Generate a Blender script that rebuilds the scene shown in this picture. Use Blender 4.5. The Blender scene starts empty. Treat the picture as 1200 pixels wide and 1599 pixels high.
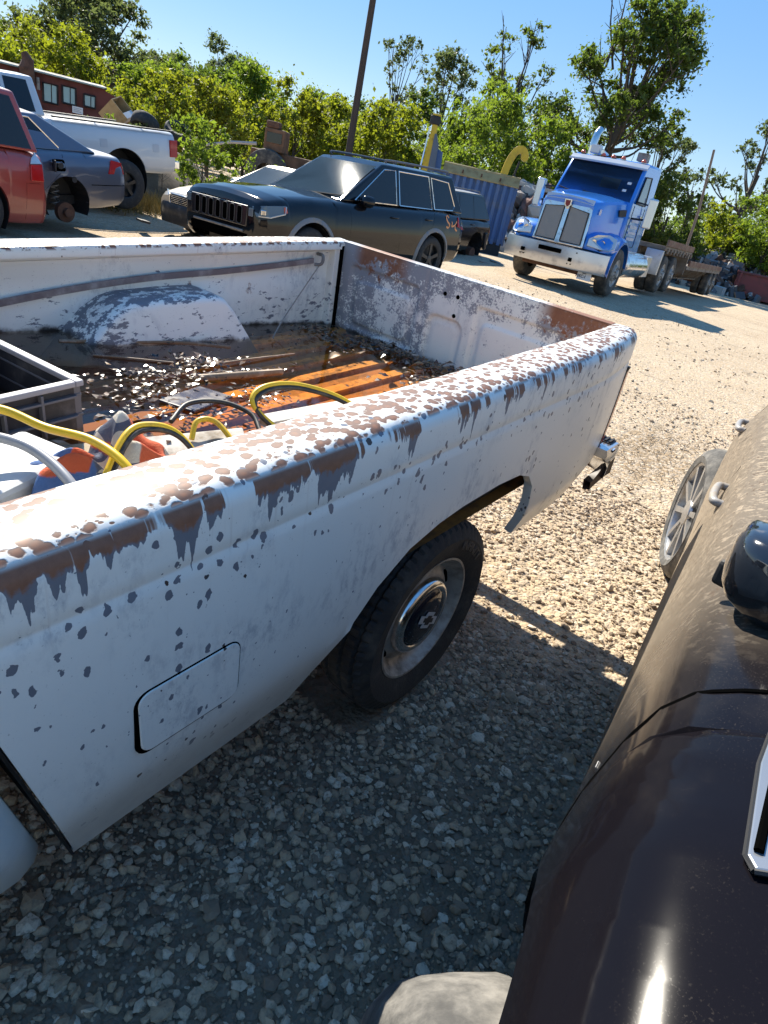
import bpy, math, random
import numpy as np
from mathutils import Vector, Matrix, Euler

random.seed(7)
rng = np.random.default_rng(11)
S = bpy.context.scene
COL = S.collection
rad = math.radians

# ------------------------------------------------------------------ camera, sky, sun, exposure
cam_d = bpy.data.cameras.new('camera')
cam = bpy.data.objects.new('camera', cam_d)
COL.objects.link(cam)
RIGHT = Vector((0.60575525, -0.77011358, 0.19996412))
DOWN = Vector((-0.23976319, -0.41631973, -0.87703563))
FWD = Vector((0.75866606, 0.4833249, -0.43683275))
m = Matrix.Identity(4)
for i in range(3):
    m[i][0] = RIGHT[i]; m[i][1] = -DOWN[i]; m[i][2] = -FWD[i]
m[0][3], m[1][3], m[2][3] = -0.40635901, -0.64446038, 1.39717184
cam.matrix_world = m
cam_d.sensor_fit = 'HORIZONTAL'
cam_d.sensor_width = 36.0
cam_d.lens = 36.0 * 1019.3 / 1200.0
cam_d.clip_start = 0.02
cam_d.clip_end = 2000
S.camera = cam

SUN_AZ, SUN_EL = 64.0, 41.0
W_ = bpy.data.worlds.new('World'); S.world = W_; W_.use_nodes = True
wn = W_.node_tree; wn.nodes.clear()
sky = wn.nodes.new('ShaderNodeTexSky'); sky.sky_type = 'NISHITA'; sky.sun_disc = False
sky.sun_elevation = rad(SUN_EL); sky.sun_rotation = rad(90 - SUN_AZ)
sky.altitude = 300; sky.air_density = 1.0; sky.dust_density = 0.0; sky.ozone_density = 4.5
bg = wn.nodes.new('ShaderNodeBackground'); bg.inputs['Strength'].default_value = 0.123
wo = wn.nodes.new('ShaderNodeOutputWorld')
hs_ = wn.nodes.new('ShaderNodeHueSaturation'); hs_.inputs['Saturation'].default_value = 2.4; hs_.inputs['Hue'].default_value = 0.512
gm_ = wn.nodes.new('ShaderNodeGamma'); gm_.inputs[1].default_value = 0.32
wn.links.new(sky.outputs[0], gm_.inputs[0]); wn.links.new(gm_.outputs[0], hs_.inputs['Color']); wn.links.new(hs_.outputs[0], bg.inputs[0]); wn.links.new(bg.outputs[0], wo.inputs[0])
sd = bpy.data.lights.new('sun', 'SUN'); sd.energy = 2.35; sd.angle = rad(0.53); sd.color = (1.0, 0.93, 0.80)
sun = bpy.data.objects.new('sun', sd); COL.objects.link(sun)
sv = Vector((math.cos(rad(SUN_AZ)) * math.cos(rad(SUN_EL)), math.sin(rad(SUN_AZ)) * math.cos(rad(SUN_EL)), math.sin(rad(SUN_EL))))
sun.rotation_euler = sv.to_track_quat('Z', 'Y').to_euler()
sun.location = (20, 20, 30)
vs_ = S.view_settings
vs_.view_transform = 'Standard'; vs_.look = 'None'; vs_.exposure = 2.15; vs_.gamma = 1.0; vs_.use_curve_mapping = False
S.cycles.max_bounces = 8; S.cycles.transparent_max_bounces = 12; S.cycles.caustics_reflective = False; S.cycles.caustics_refractive = False
S.cycles.sample_clamp_indirect = 6.0

# ------------------------------------------------------------------ mesh collector
class MB:
    def __init__(s): s.v = []; s.f = []
    def add(s, vs, fs):
        o = len(s.v); s.v.extend([tuple(p) for p in vs]); s.f.extend([tuple(i + o for i in f) for f in fs]); return s
    def box(s, c, d, rot=None):
        hx, hy, hz = d[0] / 2, d[1] / 2, d[2] / 2
        P = [Vector((x, y, z)) for x in (-hx, hx) for y in (-hy, hy) for z in (-hz, hz)]
        if rot is not None:
            R = rot if isinstance(rot, Matrix) else Euler(rot).to_matrix()
            P = [R @ p for p in P]
        c = Vector(c)
        return s.add([p + c for p in P], [(0, 1, 3, 2), (4, 6, 7, 5), (0, 4, 5, 1), (2, 3, 7, 6), (0, 2, 6, 4), (1, 5, 7, 3)])
    def bx(s, x0, x1, y0, y1, z0, z1):
        return s.box(((x0 + x1) / 2, (y0 + y1) / 2, (z0 + z1) / 2), (abs(x1 - x0), abs(y1 - y0), abs(z1 - z0)))
    def grid(s, rows, close=False, flip=False):
        n = len(rows); k = len(rows[0]); vs = [p for r in rows for p in r]; fs = []
        for i in range(n - 1):
            for j in range(k if close else k - 1):
                a, b = i * k + j, i * k + (j + 1) % k
                q = (a, b, b + k, a + k)
                fs.append(q[::-1] if flip else q)
        return s.add(vs, fs)
    def tube(s, pts, r, n=8, cap=True):
        pts = [Vector(p) for p in pts]
        if not hasattr(r, '__len__'): r = [r] * len(pts)
        up = None; rows = []
        for i, p in enumerate(pts):
            t = (pts[min(i + 1, len(pts) - 1)] - pts[max(i - 1, 0)])
            t = t.normalized() if t.length > 1e-9 else Vector((0, 0, 1))
            if up is None:
                up = Vector((0, 0, 1)) if abs(t.z) < 0.9 else Vector((1, 0, 0))
            a = t.cross(up)
            if a.length < 1e-6: a = t.cross(Vector((0.3, 1, 0.2)))
            a.normalize(); b = a.cross(t).normalized(); up = b
            rows.append([p + a * (r[i] * math.cos(2 * math.pi * k / n)) + b * (r[i] * math.sin(2 * math.pi * k / n)) for k in range(n)])
        o = len(s.v); s.grid(rows, close=True)
        if cap:
            s.f.append(tuple(o + k for k in range(n))); e = o + (len(pts) - 1) * n
            s.f.append(tuple(e + k for k in reversed(range(n))))
        return s
    def cyl(s, p0, p1, r, n=16, r1=None):
        return s.tube([p0, p1], [r, r if r1 is None else r1], n)
    def lathe(s, prof, c=(0, 0, 0), axis='y', n=32, ph=0.0):
        # prof: (along axis, radius)
        rows = []
        for h, r in prof:
            row = []
            for k in range(n):
                t = 2 * math.pi * k / n + ph; a, b = r * math.cos(t), r * math.sin(t)
                p = (a, h, b) if axis == 'y' else ((a, b, h) if axis == 'z' else (h, a, b))
                row.append((p[0] + c[0], p[1] + c[1], p[2] + c[2]))
            rows.append(row)
        return s.grid(rows, close=True)
    def prism(s, poly, axis, a0, a1):
        # poly of 2D points in the two other axes (order x,y,z without axis)
        def P(q, a):
            return {'x': (a, q[0], q[1]), 'y': (q[0], a, q[1]), 'z': (q[0], q[1], a)}[axis]
        n = len(poly); vs = [P(q, a0) for q in poly] + [P(q, a1) for q in poly]
        fs = [tuple(range(n))[::-1], tuple(range(n, 2 * n))] + [(i, (i + 1) % n, n + (i + 1) % n, n + i) for i in range(n)]
        return s.add(vs, fs)
    def poly(s, pts): return s.add(pts, [tuple(range(len(pts)))])
    def slab(s, pts, nrm, t):
        n = len(pts); nrm = Vector(nrm)
        vs = [Vector(p) for p in pts] + [Vector(p) + nrm * t for p in pts]
        return s.add(vs, [tuple(range(n))[::-1], tuple(range(n, 2 * n))] + [(i, (i + 1) % n, n + (i + 1) % n, n + i) for i in range(n)])

def mesh(name, mb, mat, smooth=None):
    me = bpy.data.meshes.new(name); me.from_pydata(mb.v, [], mb.f); me.update()
    if mat: me.materials.append(mat)
    import bmesh
    b = bmesh.new(); b.from_mesh(me); bmesh.ops.recalc_face_normals(b, faces=b.faces); b.to_mesh(me); b.free()
    if smooth is not None:
        me.shade_smooth()
        if smooth < 179: me.set_sharp_from_angle(angle=rad(smooth))
    return me
def ob(name, mb, mat, parent=None, smooth=None, bevel=0, seg=2, loc=None, rot=None, sub=0):
    me = mb if isinstance(mb, bpy.types.Mesh) else mesh(name, mb, mat, smooth)
    o = bpy.data.objects.new(name, me); COL.objects.link(o)
    if parent is not None: o.parent = parent
    if loc is not None: o.location = loc
    if rot is not None: o.rotation_euler = rot
    if bevel:
        b = o.modifiers.new('bevel', 'BEVEL'); b.width = bevel; b.segments = seg; b.limit_method = 'ANGLE'; b.angle_limit = rad(35)
    if sub:
        b = o.modifiers.new('sub', 'SUBSURF'); b.levels = sub; b.render_levels = sub
    return o
def tag(o, label=None, cat=None, group=None, kind=None):
    if label: o['label'] = label
    if cat: o['category'] = cat
    if group: o['group'] = group
    if kind: o['kind'] = kind
    return o
def thing(name, label, cat, loc=(0, 0, 0), rot=(0, 0, 0), group=None, matrix=None):
    o = bpy.data.objects.new(name, None); COL.objects.link(o); o.empty_display_size = 0.2
    if matrix is not None: o.matrix_world = matrix
    else: o.location = loc; o.rotation_euler = rot
    return tag(o, label, cat, group)
def copy_tree(o, parent=None):
    c = o.copy(); COL.objects.link(c)
    if parent is not None: c.parent = parent
    for ch in [k for k in bpy.data.objects if k.parent == o]: copy_tree(ch, c)
    return c
def text_mesh(body, size, depth=0.002, bold=0.0):
    cu = bpy.data.curves.new('lettering', 'FONT'); cu.body = body; cu.size = size; cu.extrude = depth; cu.offset = bold
    cu.align_x = 'CENTER'; cu.align_y = 'CENTER'; cu.resolution_u = 3
    t = bpy.data.objects.new('lettering', cu); COL.objects.link(t)
    dg = bpy.context.evaluated_depsgraph_get(); dg.update()
    me = bpy.data.meshes.new_from_object(t.evaluated_get(dg)); bpy.data.objects.remove(t)
    return me
def mesh_xf(me, fn):
    for v in me.vertices: v.co = fn(v.co)
    me.update(); return me
def rrect(x0, x1, z0, z1, r, n=5):
    out = []
    for cx, cz, a in ((x1 - r, z1 - r, 0), (x0 + r, z1 - r, 90), (x0 + r, z0 + r, 180), (x1 - r, z0 + r, 270)):
        for k in range(n + 1):
            t = rad(a + 90 * k / n); out.append((cx + r * math.cos(t), cz + r * math.sin(t)))
    return out
def spline(pts, n=8):
    P = [Vector(p) for p in pts]; P = [P[0] * 2 - P[1]] + P + [P[-1] * 2 - P[-2]]; out = []
    for i in range(1, len(P) - 2):
        for k in range(n):
            t = k / n; a, b, c, d = P[i - 1], P[i], P[i + 1], P[i + 2]
            out.append(0.5 * ((2 * b) + (c - a) * t + (2 * a - 5 * b + 4 * c - d) * t * t + (3 * b - a - 3 * c + d) * t ** 3))
    out.append(P[-2]); return out

# ------------------------------------------------------------------ materials
class G:
    def __init__(s, name):
        s.m = bpy.data.materials.new(name); s.m.use_nodes = True; s.t = s.m.node_tree
        s.b = s.t.nodes['Principled BSDF']; s.out = s.t.nodes['Material Output']
    def set(s, node, key, v):
        if isinstance(v, bpy.types.NodeSocket): s.t.links.new(v, node.inputs[key])
        else:
            if isinstance(v, tuple) and len(v) == 3 and node.inputs[key].type == 'RGBA': v = v + (1,)
            node.inputs[key].default_value = v
    def n(s, ty, props=None, **kw):
        nd = s.t.nodes.new(ty)
        for k, v in (props or {}).items(): setattr(nd, k, v)
        for k, v in kw.items(): s.set(nd, k, v)
        return nd
    def P(s, out='Object'): return s.n('ShaderNodeTexCoord').outputs[out]
    def math(s, op, a, b=0.0, c=None, clamp=False):
        nd = s.t.nodes.new('ShaderNodeMath'); nd.operation = op; nd.use_clamp = clamp
        s.set(nd, 0, a); s.set(nd, 1, b)
        if c is not None: s.set(nd, 2, c)
        return nd.outputs[0]
    def sep(s, v):
        nd = s.n('ShaderNodeSeparateXYZ'); s.set(nd, 0, v); return nd.outputs[0], nd.outputs[1], nd.outputs[2]
    def comb(s, x, y, z):
        nd = s.n('ShaderNodeCombineXYZ'); s.set(nd, 0, x); s.set(nd, 1, y); s.set(nd, 2, z); return nd.outputs[0]
    def scale(s, v, sc):
        nd = s.n('ShaderNodeMapping'); s.set(nd, 'Vector', v); nd.inputs['Scale'].default_value = sc if hasattr(sc, '__len__') else (sc,) * 3; return nd.outputs[0]
    def noise(s, v, sc, det=3.0, rough=0.55, dist=0.0):
        nd = s.n('ShaderNodeTexNoise'); s.set(nd, 'Vector', v); s.set(nd, 'Scale', sc); s.set(nd, 'Detail', det); s.set(nd, 'Roughness', rough); s.set(nd, 'Distortion', dist); return nd.outputs[0]
    def voro(s, v, sc, feature='F1', rnd=1.0):
        nd = s.n('ShaderNodeTexVoronoi', {'feature': feature}); s.set(nd, 'Vector', v); s.set(nd, 'Scale', sc); s.set(nd, 'Randomness', rnd); return nd
    def step(s, x, a, b):
        nd = s.n('ShaderNodeMapRange', {'interpolation_type': 'SMOOTHSTEP'}); s.set(nd, 0, x); s.set(nd, 1, a); s.set(nd, 2, b); s.set(nd, 3, 0.0); s.set(nd, 4, 1.0); return nd.outputs[0]
    def mix(s, f, a, b, ty='MIX'):
        nd = s.t.nodes.new('ShaderNodeMix'); nd.data_type = 'RGBA'; nd.blend_type = ty
        s.set(nd, 0, f); s.set(nd, 6, a); s.set(nd, 7, b); return nd.outputs[2]
    def ramp(s, f, stops):
        nd = s.n('ShaderNodeValToRGB'); s.set(nd, 0, f); cr = nd.color_ramp
        while len(cr.elements) < len(stops): cr.elements.new(0.5)
        for e, (p, c) in zip(cr.elements, stops): e.position = p; e.color = tuple(c) + (1,)
        return nd.outputs[0]
    def bump(s, h, st=0.3, d=0.01):
        nd = s.n('ShaderNodeBump'); s.set(nd, 'Height', h); s.set(nd, 'Strength', st); s.set(nd, 'Distance', d); s.set(s.b, 'Normal', nd.outputs[0])
    def fin(s, col=None, rough=None, metal=None, **kw):
        if col is not None: s.set(s.b, 'Base Color', col)
        if rough is not None: s.set(s.b, 'Roughness', rough)
        if metal is not None: s.set(s.b, 'Metallic', metal)
        for k, v in kw.items(): s.set(s.b, k.replace('_', ' '), v)
        return s.m
def pm(name, col, rough=0.5, metal=0.0, dirt=None, amt=0.35, sc=3.0, coat=0.0, bump=0.0, bsc=40.0, **kw):
    g = G(name); c = col; p = g.P()
    if dirt is not None:
        f = g.noise(p, sc, 5.0, 0.65); f2 = g.step(f, 0.62 - amt * 0.5, 0.80)
        c = g.mix(f2, col, dirt)
        rr = g.math('MULTIPLY_ADD', f2, 0.35, rough, clamp=True)
    else:
        f = g.noise(p, sc, 4.0, 0.6)
        c = g.mix(f, tuple(x * 0.86 for x in col), tuple(min(1, x * 1.12) for x in col)); rr = g.math('MULTIPLY_ADD', f, 0.12, max(rough - 0.06, 0.02))
    if bump: g.bump(g.noise(p, bsc, 4.0, 0.6), bump, 0.01)
    g.fin(c, rr, metal, **kw)
    if coat: g.set(g.b, 'Coat Weight', coat); g.set(g.b, 'Coat Roughness', 0.06)
    return g.m
DUST = (0.30, 0.24, 0.17)
BLACK = pm('black_plastic', (0.018, 0.018, 0.019), 0.55, dirt=(0.08, 0.07, 0.06), amt=0.2, sc=8)
GAP = pm('dark_gap', (0.002, 0.002, 0.002), 0.9, Specular_IOR_Level=0.0)
RUBBER = pm('tyre_rubber', (0.022, 0.022, 0.023), 0.75, dirt=(0.10, 0.09, 0.075), amt=0.35, sc=14, bump=0.3, bsc=120)
DUSTY_RUBBER = pm('dusty_rubber', (0.045, 0.043, 0.04), 0.85, dirt=(0.21, 0.18, 0.14), amt=0.5, sc=5)
CHROME = pm('worn_chrome', (0.72, 0.72, 0.72), 0.14, 1.0, dirt=(0.42, 0.40, 0.37), amt=0.3, sc=9)
ALLOY = pm('alloy_wheel', (0.50, 0.50, 0.50), 0.35, 0.8, dirt=(0.25, 0.22, 0.18), amt=0.4, sc=12)
STEEL_GREY = pm('grey_steel', (0.24, 0.235, 0.225), 0.5, 0.4, dirt=(0.13, 0.09, 0.06), amt=0.4, sc=10)
RUSTY = pm('rusty_steel', (0.13, 0.065, 0.04), 0.85, dirt=(0.06, 0.035, 0.025), amt=0.5, sc=6, bump=0.4, bsc=30)
def glass(name, tint=(0.008, 0.010, 0.013), rough=0.03, alpha=1.0):
    g = G(name); g.fin(g.mix(g.noise(g.P(), 2.0), tint, tuple(x * 1.4 for x in tint)), rough, 0.0)
    g.set(g.b, 'Specular IOR Level', 0.5); g.set(g.b, 'Coat Weight', 0.1); g.set(g.b, 'Coat Roughness', 0.02)
    return g.m
GLASS = glass('tinted_glass')
GLASS_PALE = glass('pale_glass', (0.10, 0.13, 0.15), 0.05)
RED_LENS = pm('red_lens', (0.42, 0.012, 0.012), 0.15, coat=0.6)
CLEAR_LENS = pm('clear_lens', (0.55, 0.58, 0.60), 0.12, 0.5, coat=0.6)
AMBER = pm('amber_lens', (0.60, 0.12, 0.05), 0.2, coat=0.4)

# ------------------------------------------------------------------ ground
def hgt(x, y):
    h = 0.0
    for cx, cy, a, s in ((17.5, 5.6, 0.19, 4.5), (17.6, 10.1, 0.10, 2.0), (7.2, 12.4, -0.09, 3.0), (5.0, 9.8, -0.16, 2.2), (9.9, 7.1, 0.0, 2.0)):
        h = h + a * np.exp(-((x - cx) ** 2 + (y - cy) ** 2) / (2 * s * s))
    return h
def build_ground():
    R = np.concatenate([np.linspace(0.0, 8, 60), np.geomspace(8.2, 900, 80)])
    th = np.linspace(0, 2 * np.pi, 181)[:-1]
    X = 0.8 + R[:, None] * np.cos(th); Y = 0.4 + R[:, None] * np.sin(th)
    Z = hgt(X, Y)
    near = np.exp(-(R[:, None] / 40) ** 2)
    Z = Z + near * (0.012 * np.sin(X * 1.7 + 0.6 * Y) * np.sin(Y * 1.3 + 1.0) * np.clip((R[:, None] - 4) / 4, 0, 1))
    mb = MB(); n, k = X.shape
    vs = np.stack([X, Y, Z], -1).reshape(-1, 3)
    fs = [(i * k + j, i * k + (j + 1) % k, (i + 1) * k + (j + 1) % k, (i + 1) * k + j) for i in range(n - 1) for j in range(k)]
    mb.v = vs.tolist(); mb.f = fs
    g = G('gravel_ground'); p = g.P()
    big = g.noise(p, 0.35, 4, 0.6); mid = g.noise(p, 2.2, 5, 0.65); fine = g.noise(p, 38, 4, 0.7)
    v1 = g.voro(p, 34); v2 = g.voro(p, 75)
    base = g.mix(g.step(big, 0.35, 0.68), (0.46, 0.345, 0.225), (0.55, 0.43, 0.29))
    base = g.mix(g.step(mid, 0.52, 0.75), base, (0.25, 0.195, 0.135))
    px, py, pz = g.sep(p); dd = g.math('SQRT', g.math('ADD', g.math('POWER', g.math('MULTIPLY', g.math('SUBTRACT', px, 4.7), 0.75), 2.0), g.math('POWER', g.math('MULTIPLY', g.math('SUBTRACT', py, 0.45), 1.9), 2.0)))
    stain = g.math('SUBTRACT', 1.0, g.step(g.math('ADD', dd, g.math('MULTIPLY', g.math('SUBTRACT', mid, 0.5), 1.6)), 0.35, 1.1))
    base = g.mix(g.math('MULTIPLY', stain, 0.7), base, (0.22, 0.15, 0.085))
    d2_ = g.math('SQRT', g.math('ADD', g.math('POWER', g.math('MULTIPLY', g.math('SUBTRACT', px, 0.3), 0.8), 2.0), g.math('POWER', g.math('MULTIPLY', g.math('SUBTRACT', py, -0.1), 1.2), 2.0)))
    soil_shade = g.math('SUBTRACT', 1.0, g.step(g.math('ADD', d2_, g.math('MULTIPLY', g.math('SUBTRACT', mid, 0.5), 1.5)), 0.6, 1.3))  # dark soil by the pickup, also painting shaded gaps between stones
    sh = g.n('ShaderNodeSeparateColor'); g.set(sh, 0, v1.outputs['Color'])
    st = g.mix(sh.outputs[0], (0.35, 0.28, 0.205), (0.63, 0.525, 0.40))
    c = g.mix(g.math('MULTIPLY', g.step(sh.outputs[1], 0.35, 0.6), 0.75), base, st)
    c = g.mix(g.step(fine, 0.55, 0.75), c, (0.14, 0.115, 0.085))
    c = g.mix(g.math('MULTIPLY', soil_shade, 0.62), c, (0.10, 0.08, 0.06))
    h = g.math('SUBTRACT', 1.0, v1.outputs['Distance']); h2 = g.math('SUBTRACT', 1.0, v2.outputs['Distance'])
    hh = g.math('ADD', g.math('ADD', h, g.math('MULTIPLY', h2, 0.5)), g.math('MULTIPLY', fine, 0.8))
    g.bump(hh, 0.75, 0.018); g.fin(c, 0.95)
    g.set(g.b, 'Specular IOR Level', 0.15)
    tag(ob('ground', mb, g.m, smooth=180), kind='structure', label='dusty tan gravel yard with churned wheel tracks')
build_ground()

def ico():
    import bmesh
    b = bmesh.new(); bmesh.ops.create_icosphere(b, subdivisions=1, radius=1.0); b.verts.ensure_lookup_table()
    v = np.array([x.co[:] for x in b.verts]); f = np.array([[q.index for q in x.verts] for x in b.faces]); b.free(); return v, f
ICO_V, ICO_F = ico()
def np_mesh(name, V, F, mat, smooth=False):
    me = bpy.data.meshes.new(name); nf = len(F); k = F.shape[1]
    me.vertices.add(len(V)); me.vertices.foreach_set('co', V.astype(np.float32).ravel())
    me.loops.add(nf * k); me.loops.foreach_set('vertex_index', F.astype(np.int32).ravel())
    me.polygons.add(nf); me.polygons.foreach_set('loop_start', np.arange(0, nf * k, k, dtype=np.int32))
    me.polygons.foreach_set('use_smooth', np.full(nf, smooth))
    me.update(calc_edges=True); me.validate()
    if mat: me.materials.append(mat)
    return me
def stones(P, size, flat=0.6):
    n = len(P); base = ICO_V[None] * (1 + rng.uniform(-0.33, 0.33, (n, 12, 1)))
    sc = size[:, None, None] * np.stack([rng.uniform(0.75, 1.35, n), rng.uniform(0.65, 1.1, n), rng.uniform(flat * 0.6, flat * 1.4, n)], -1)[:, None, :]
    v = base * sc; a = rng.uniform(0, 2 * np.pi, n); t = rng.normal(0, 0.35, n)
    ca, sa, ct, st = np.cos(a)[:, None], np.sin(a)[:, None], np.cos(t)[:, None], np.sin(t)[:, None]
    x, y, z = v[..., 0], v[..., 1], v[..., 2]
    y, z = y * ct - z * st, y * st + z * ct
    x, y = x * ca - y * sa, x * sa + y * ca
    V = np.stack([x, y, z], -1) + P[:, None, :]
    F = ICO_F[None] + (np.arange(n) * 12)[:, None, None]
    return V.reshape(-1, 3), F.reshape(-1, 3)
def stone_mat():
    g = G('crushed_stone'); geo = g.n('ShaderNodeNewGeometry'); r = geo.outputs['Random Per Island']
    c = g.ramp(r, [(0.0, (0.19, 0.14, 0.10)), (0.3, (0.39, 0.30, 0.205)), (0.6, (0.52, 0.385, 0.25)), (0.85, (0.60, 0.48, 0.345)), (1.0, (0.72, 0.62, 0.48))])
    f = g.noise(g.P(), 90, 4, 0.65)
    c = g.mix(g.step(f, 0.45, 0.75), c, (0.25, 0.20, 0.15)); g.bump(f, 0.4, 0.003)
    g.fin(c, 0.88); g.set(g.b, 'Specular IOR Level', 0.25); return g.m
STONE = stone_mat()
def scatter():
    # density by distance from the spot between the two cars
    def field(n, x0, x1, y0, y1, s0, s1, pw):
        P = np.stack([rng.uniform(x0, x1, n), rng.uniform(y0, y1, n)], -1)
        s = s0 + (s1 - s0) * rng.random(n) ** pw
        return P, s
    Ps, Ss = [], []
    for a in ((36000, -0.55, 1.6, -0.75, 1.0, 0.0035, 0.0155, 3.0), (19000, 1.3, 3.6, -0.9, 1.3, 0.0035, 0.0155, 3.4),
              (8000, 3.4, 7.0, -1.5, 2.6, 0.004, 0.017, 3.8), (4000, 6.5, 15, -2.0, 6.5, 0.005, 0.026, 4.5), (230, -0.6, 2.5, -0.75, 0.7, 0.013, 0.026, 1.8), (90, 2.5, 7.5, -1, 2, 0.016, 0.032, 1.8)):
        p, s = field(*a); Ps.append(p); Ss.append(s)
    P = np.concatenate(Ps); s = np.concatenate(Ss)
    # patchiness: thin out where a slow wave says so
    w = 0.5 + 0.5 * np.sin(P[:, 0] * 2.3 + 1.3 * np.sin(P[:, 1] * 2.9)) * np.sin(P[:, 1] * 3.1 + 0.7)
    st_ = ((P[:, 0] - 4.7) * 0.75) ** 2 + ((P[:, 1] - 0.45) * 1.9) ** 2
    keep = (rng.random(len(P)) < 0.35 + 0.65 * w - 0.5 * np.exp(-st_ * 2)) & ~((P[:, 0] > 0.8) & (P[:, 0] < 1.35) & (P[:, 1] > 0.05) & (P[:, 1] < 0.3))
    P, s = P[keep], s[keep]
    z = hgt(P[:, 0], P[:, 1]) + s * 0.25
    V, F = stones(np.concatenate([P, z[:, None]], 1), s)
    o = bpy.data.objects.new('gravel', np_mesh('gravel', V, F, STONE)); COL.objects.link(o)
    tag(o, kind='stuff', label='loose grey crushed stone lying on the yard', cat='gravel')
scatter()
def twigs_ground():
    g = G('dry_stalk'); g.fin(g.mix(g.noise(g.P(), 20), (0.10, 0.06, 0.03), (0.22, 0.15, 0.08)), 0.9); mb = MB()
    for i in range(230):
        x = rng.uniform(2.6, 7.0); y = rng.uniform(-0.4, 1.6) + (x - 4) * 0.1
        if i > 60: x = rng.normal(4.6, 0.6); y = rng.normal(0.35, 0.25)
        a = rng.normal(0.5, 0.5); L = rng.uniform(0.02, 0.10)
        mb.tube([(x, y, 0.008), (x + L * math.cos(a) * 0.5, y + L * math.sin(a) * 0.5, 0.018), (x + L * math.cos(a), y + L * math.sin(a), 0.008)], 0.0022, 4)
    tag(ob('dry_stalks', mb, g.m), kind='stuff', label='dry brown plant bits strewn over the sunlit gravel', cat='debris')
    g2 = G('dry_weed'); g2.fin(g2.mix(g2.noise(g2.P(), 30), (0.12, 0.05, 0.025), (0.20, 0.12, 0.05)), 0.9)
    for k, (x, y, lab) in enumerate(((3.05, 0.47, 'small dry reddish weed tuft in sunlit gravel nearest the pickup arch'), (3.6, 0.62, 'small dry weed tuft behind the pickup bumper'), (3.75, 0.22, 'small spidery dry weed between bumper and dark sedan wheel'))):
        mb = MB()
        for j in range(14):
            a = rng.uniform(0, 6.28); L = rng.uniform(0.02, 0.05)
            mb.tube([(0, 0, 0.0), (L * math.cos(a) * 0.6, L * math.sin(a) * 0.6, 0.02), (L * math.cos(a), L * math.sin(a), 0.012)], [0.003, 0.002, 0.001], 4)
        tag(ob('dry_weed', mb, g2.m, loc=(x, y, 0.006)), lab, 'weed', 'dry weed tufts in the gravel')
twigs_ground()
# ------------------------------------------------------------------ the white pickup (own axes: x to the rear, y to the far side, z up; nose a little low)
TR = Matrix(((0.99662104, -0.00107501, -0.08213, 0), (0.0, 0.99991435, -0.01308798, 0), (0.08213704, 0.01304376, 0.99653568, 0), (0, 0, 0, 1)))
AX, WID, ZR, LEN, ZC, ZF, WR = 1.071, 1.573, 1.051, 2.126, 0.942, 0.655, 0.312
TRM = Matrix.Translation((AX, 0.1, 0)) @ TR @ Matrix.Translation((-AX, -0.1, 0))
pick = thing('pickup_truck', 'old white pickup with rust speckled bed rails and flooded bed', 'pickup truck', matrix=TRM)

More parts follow.
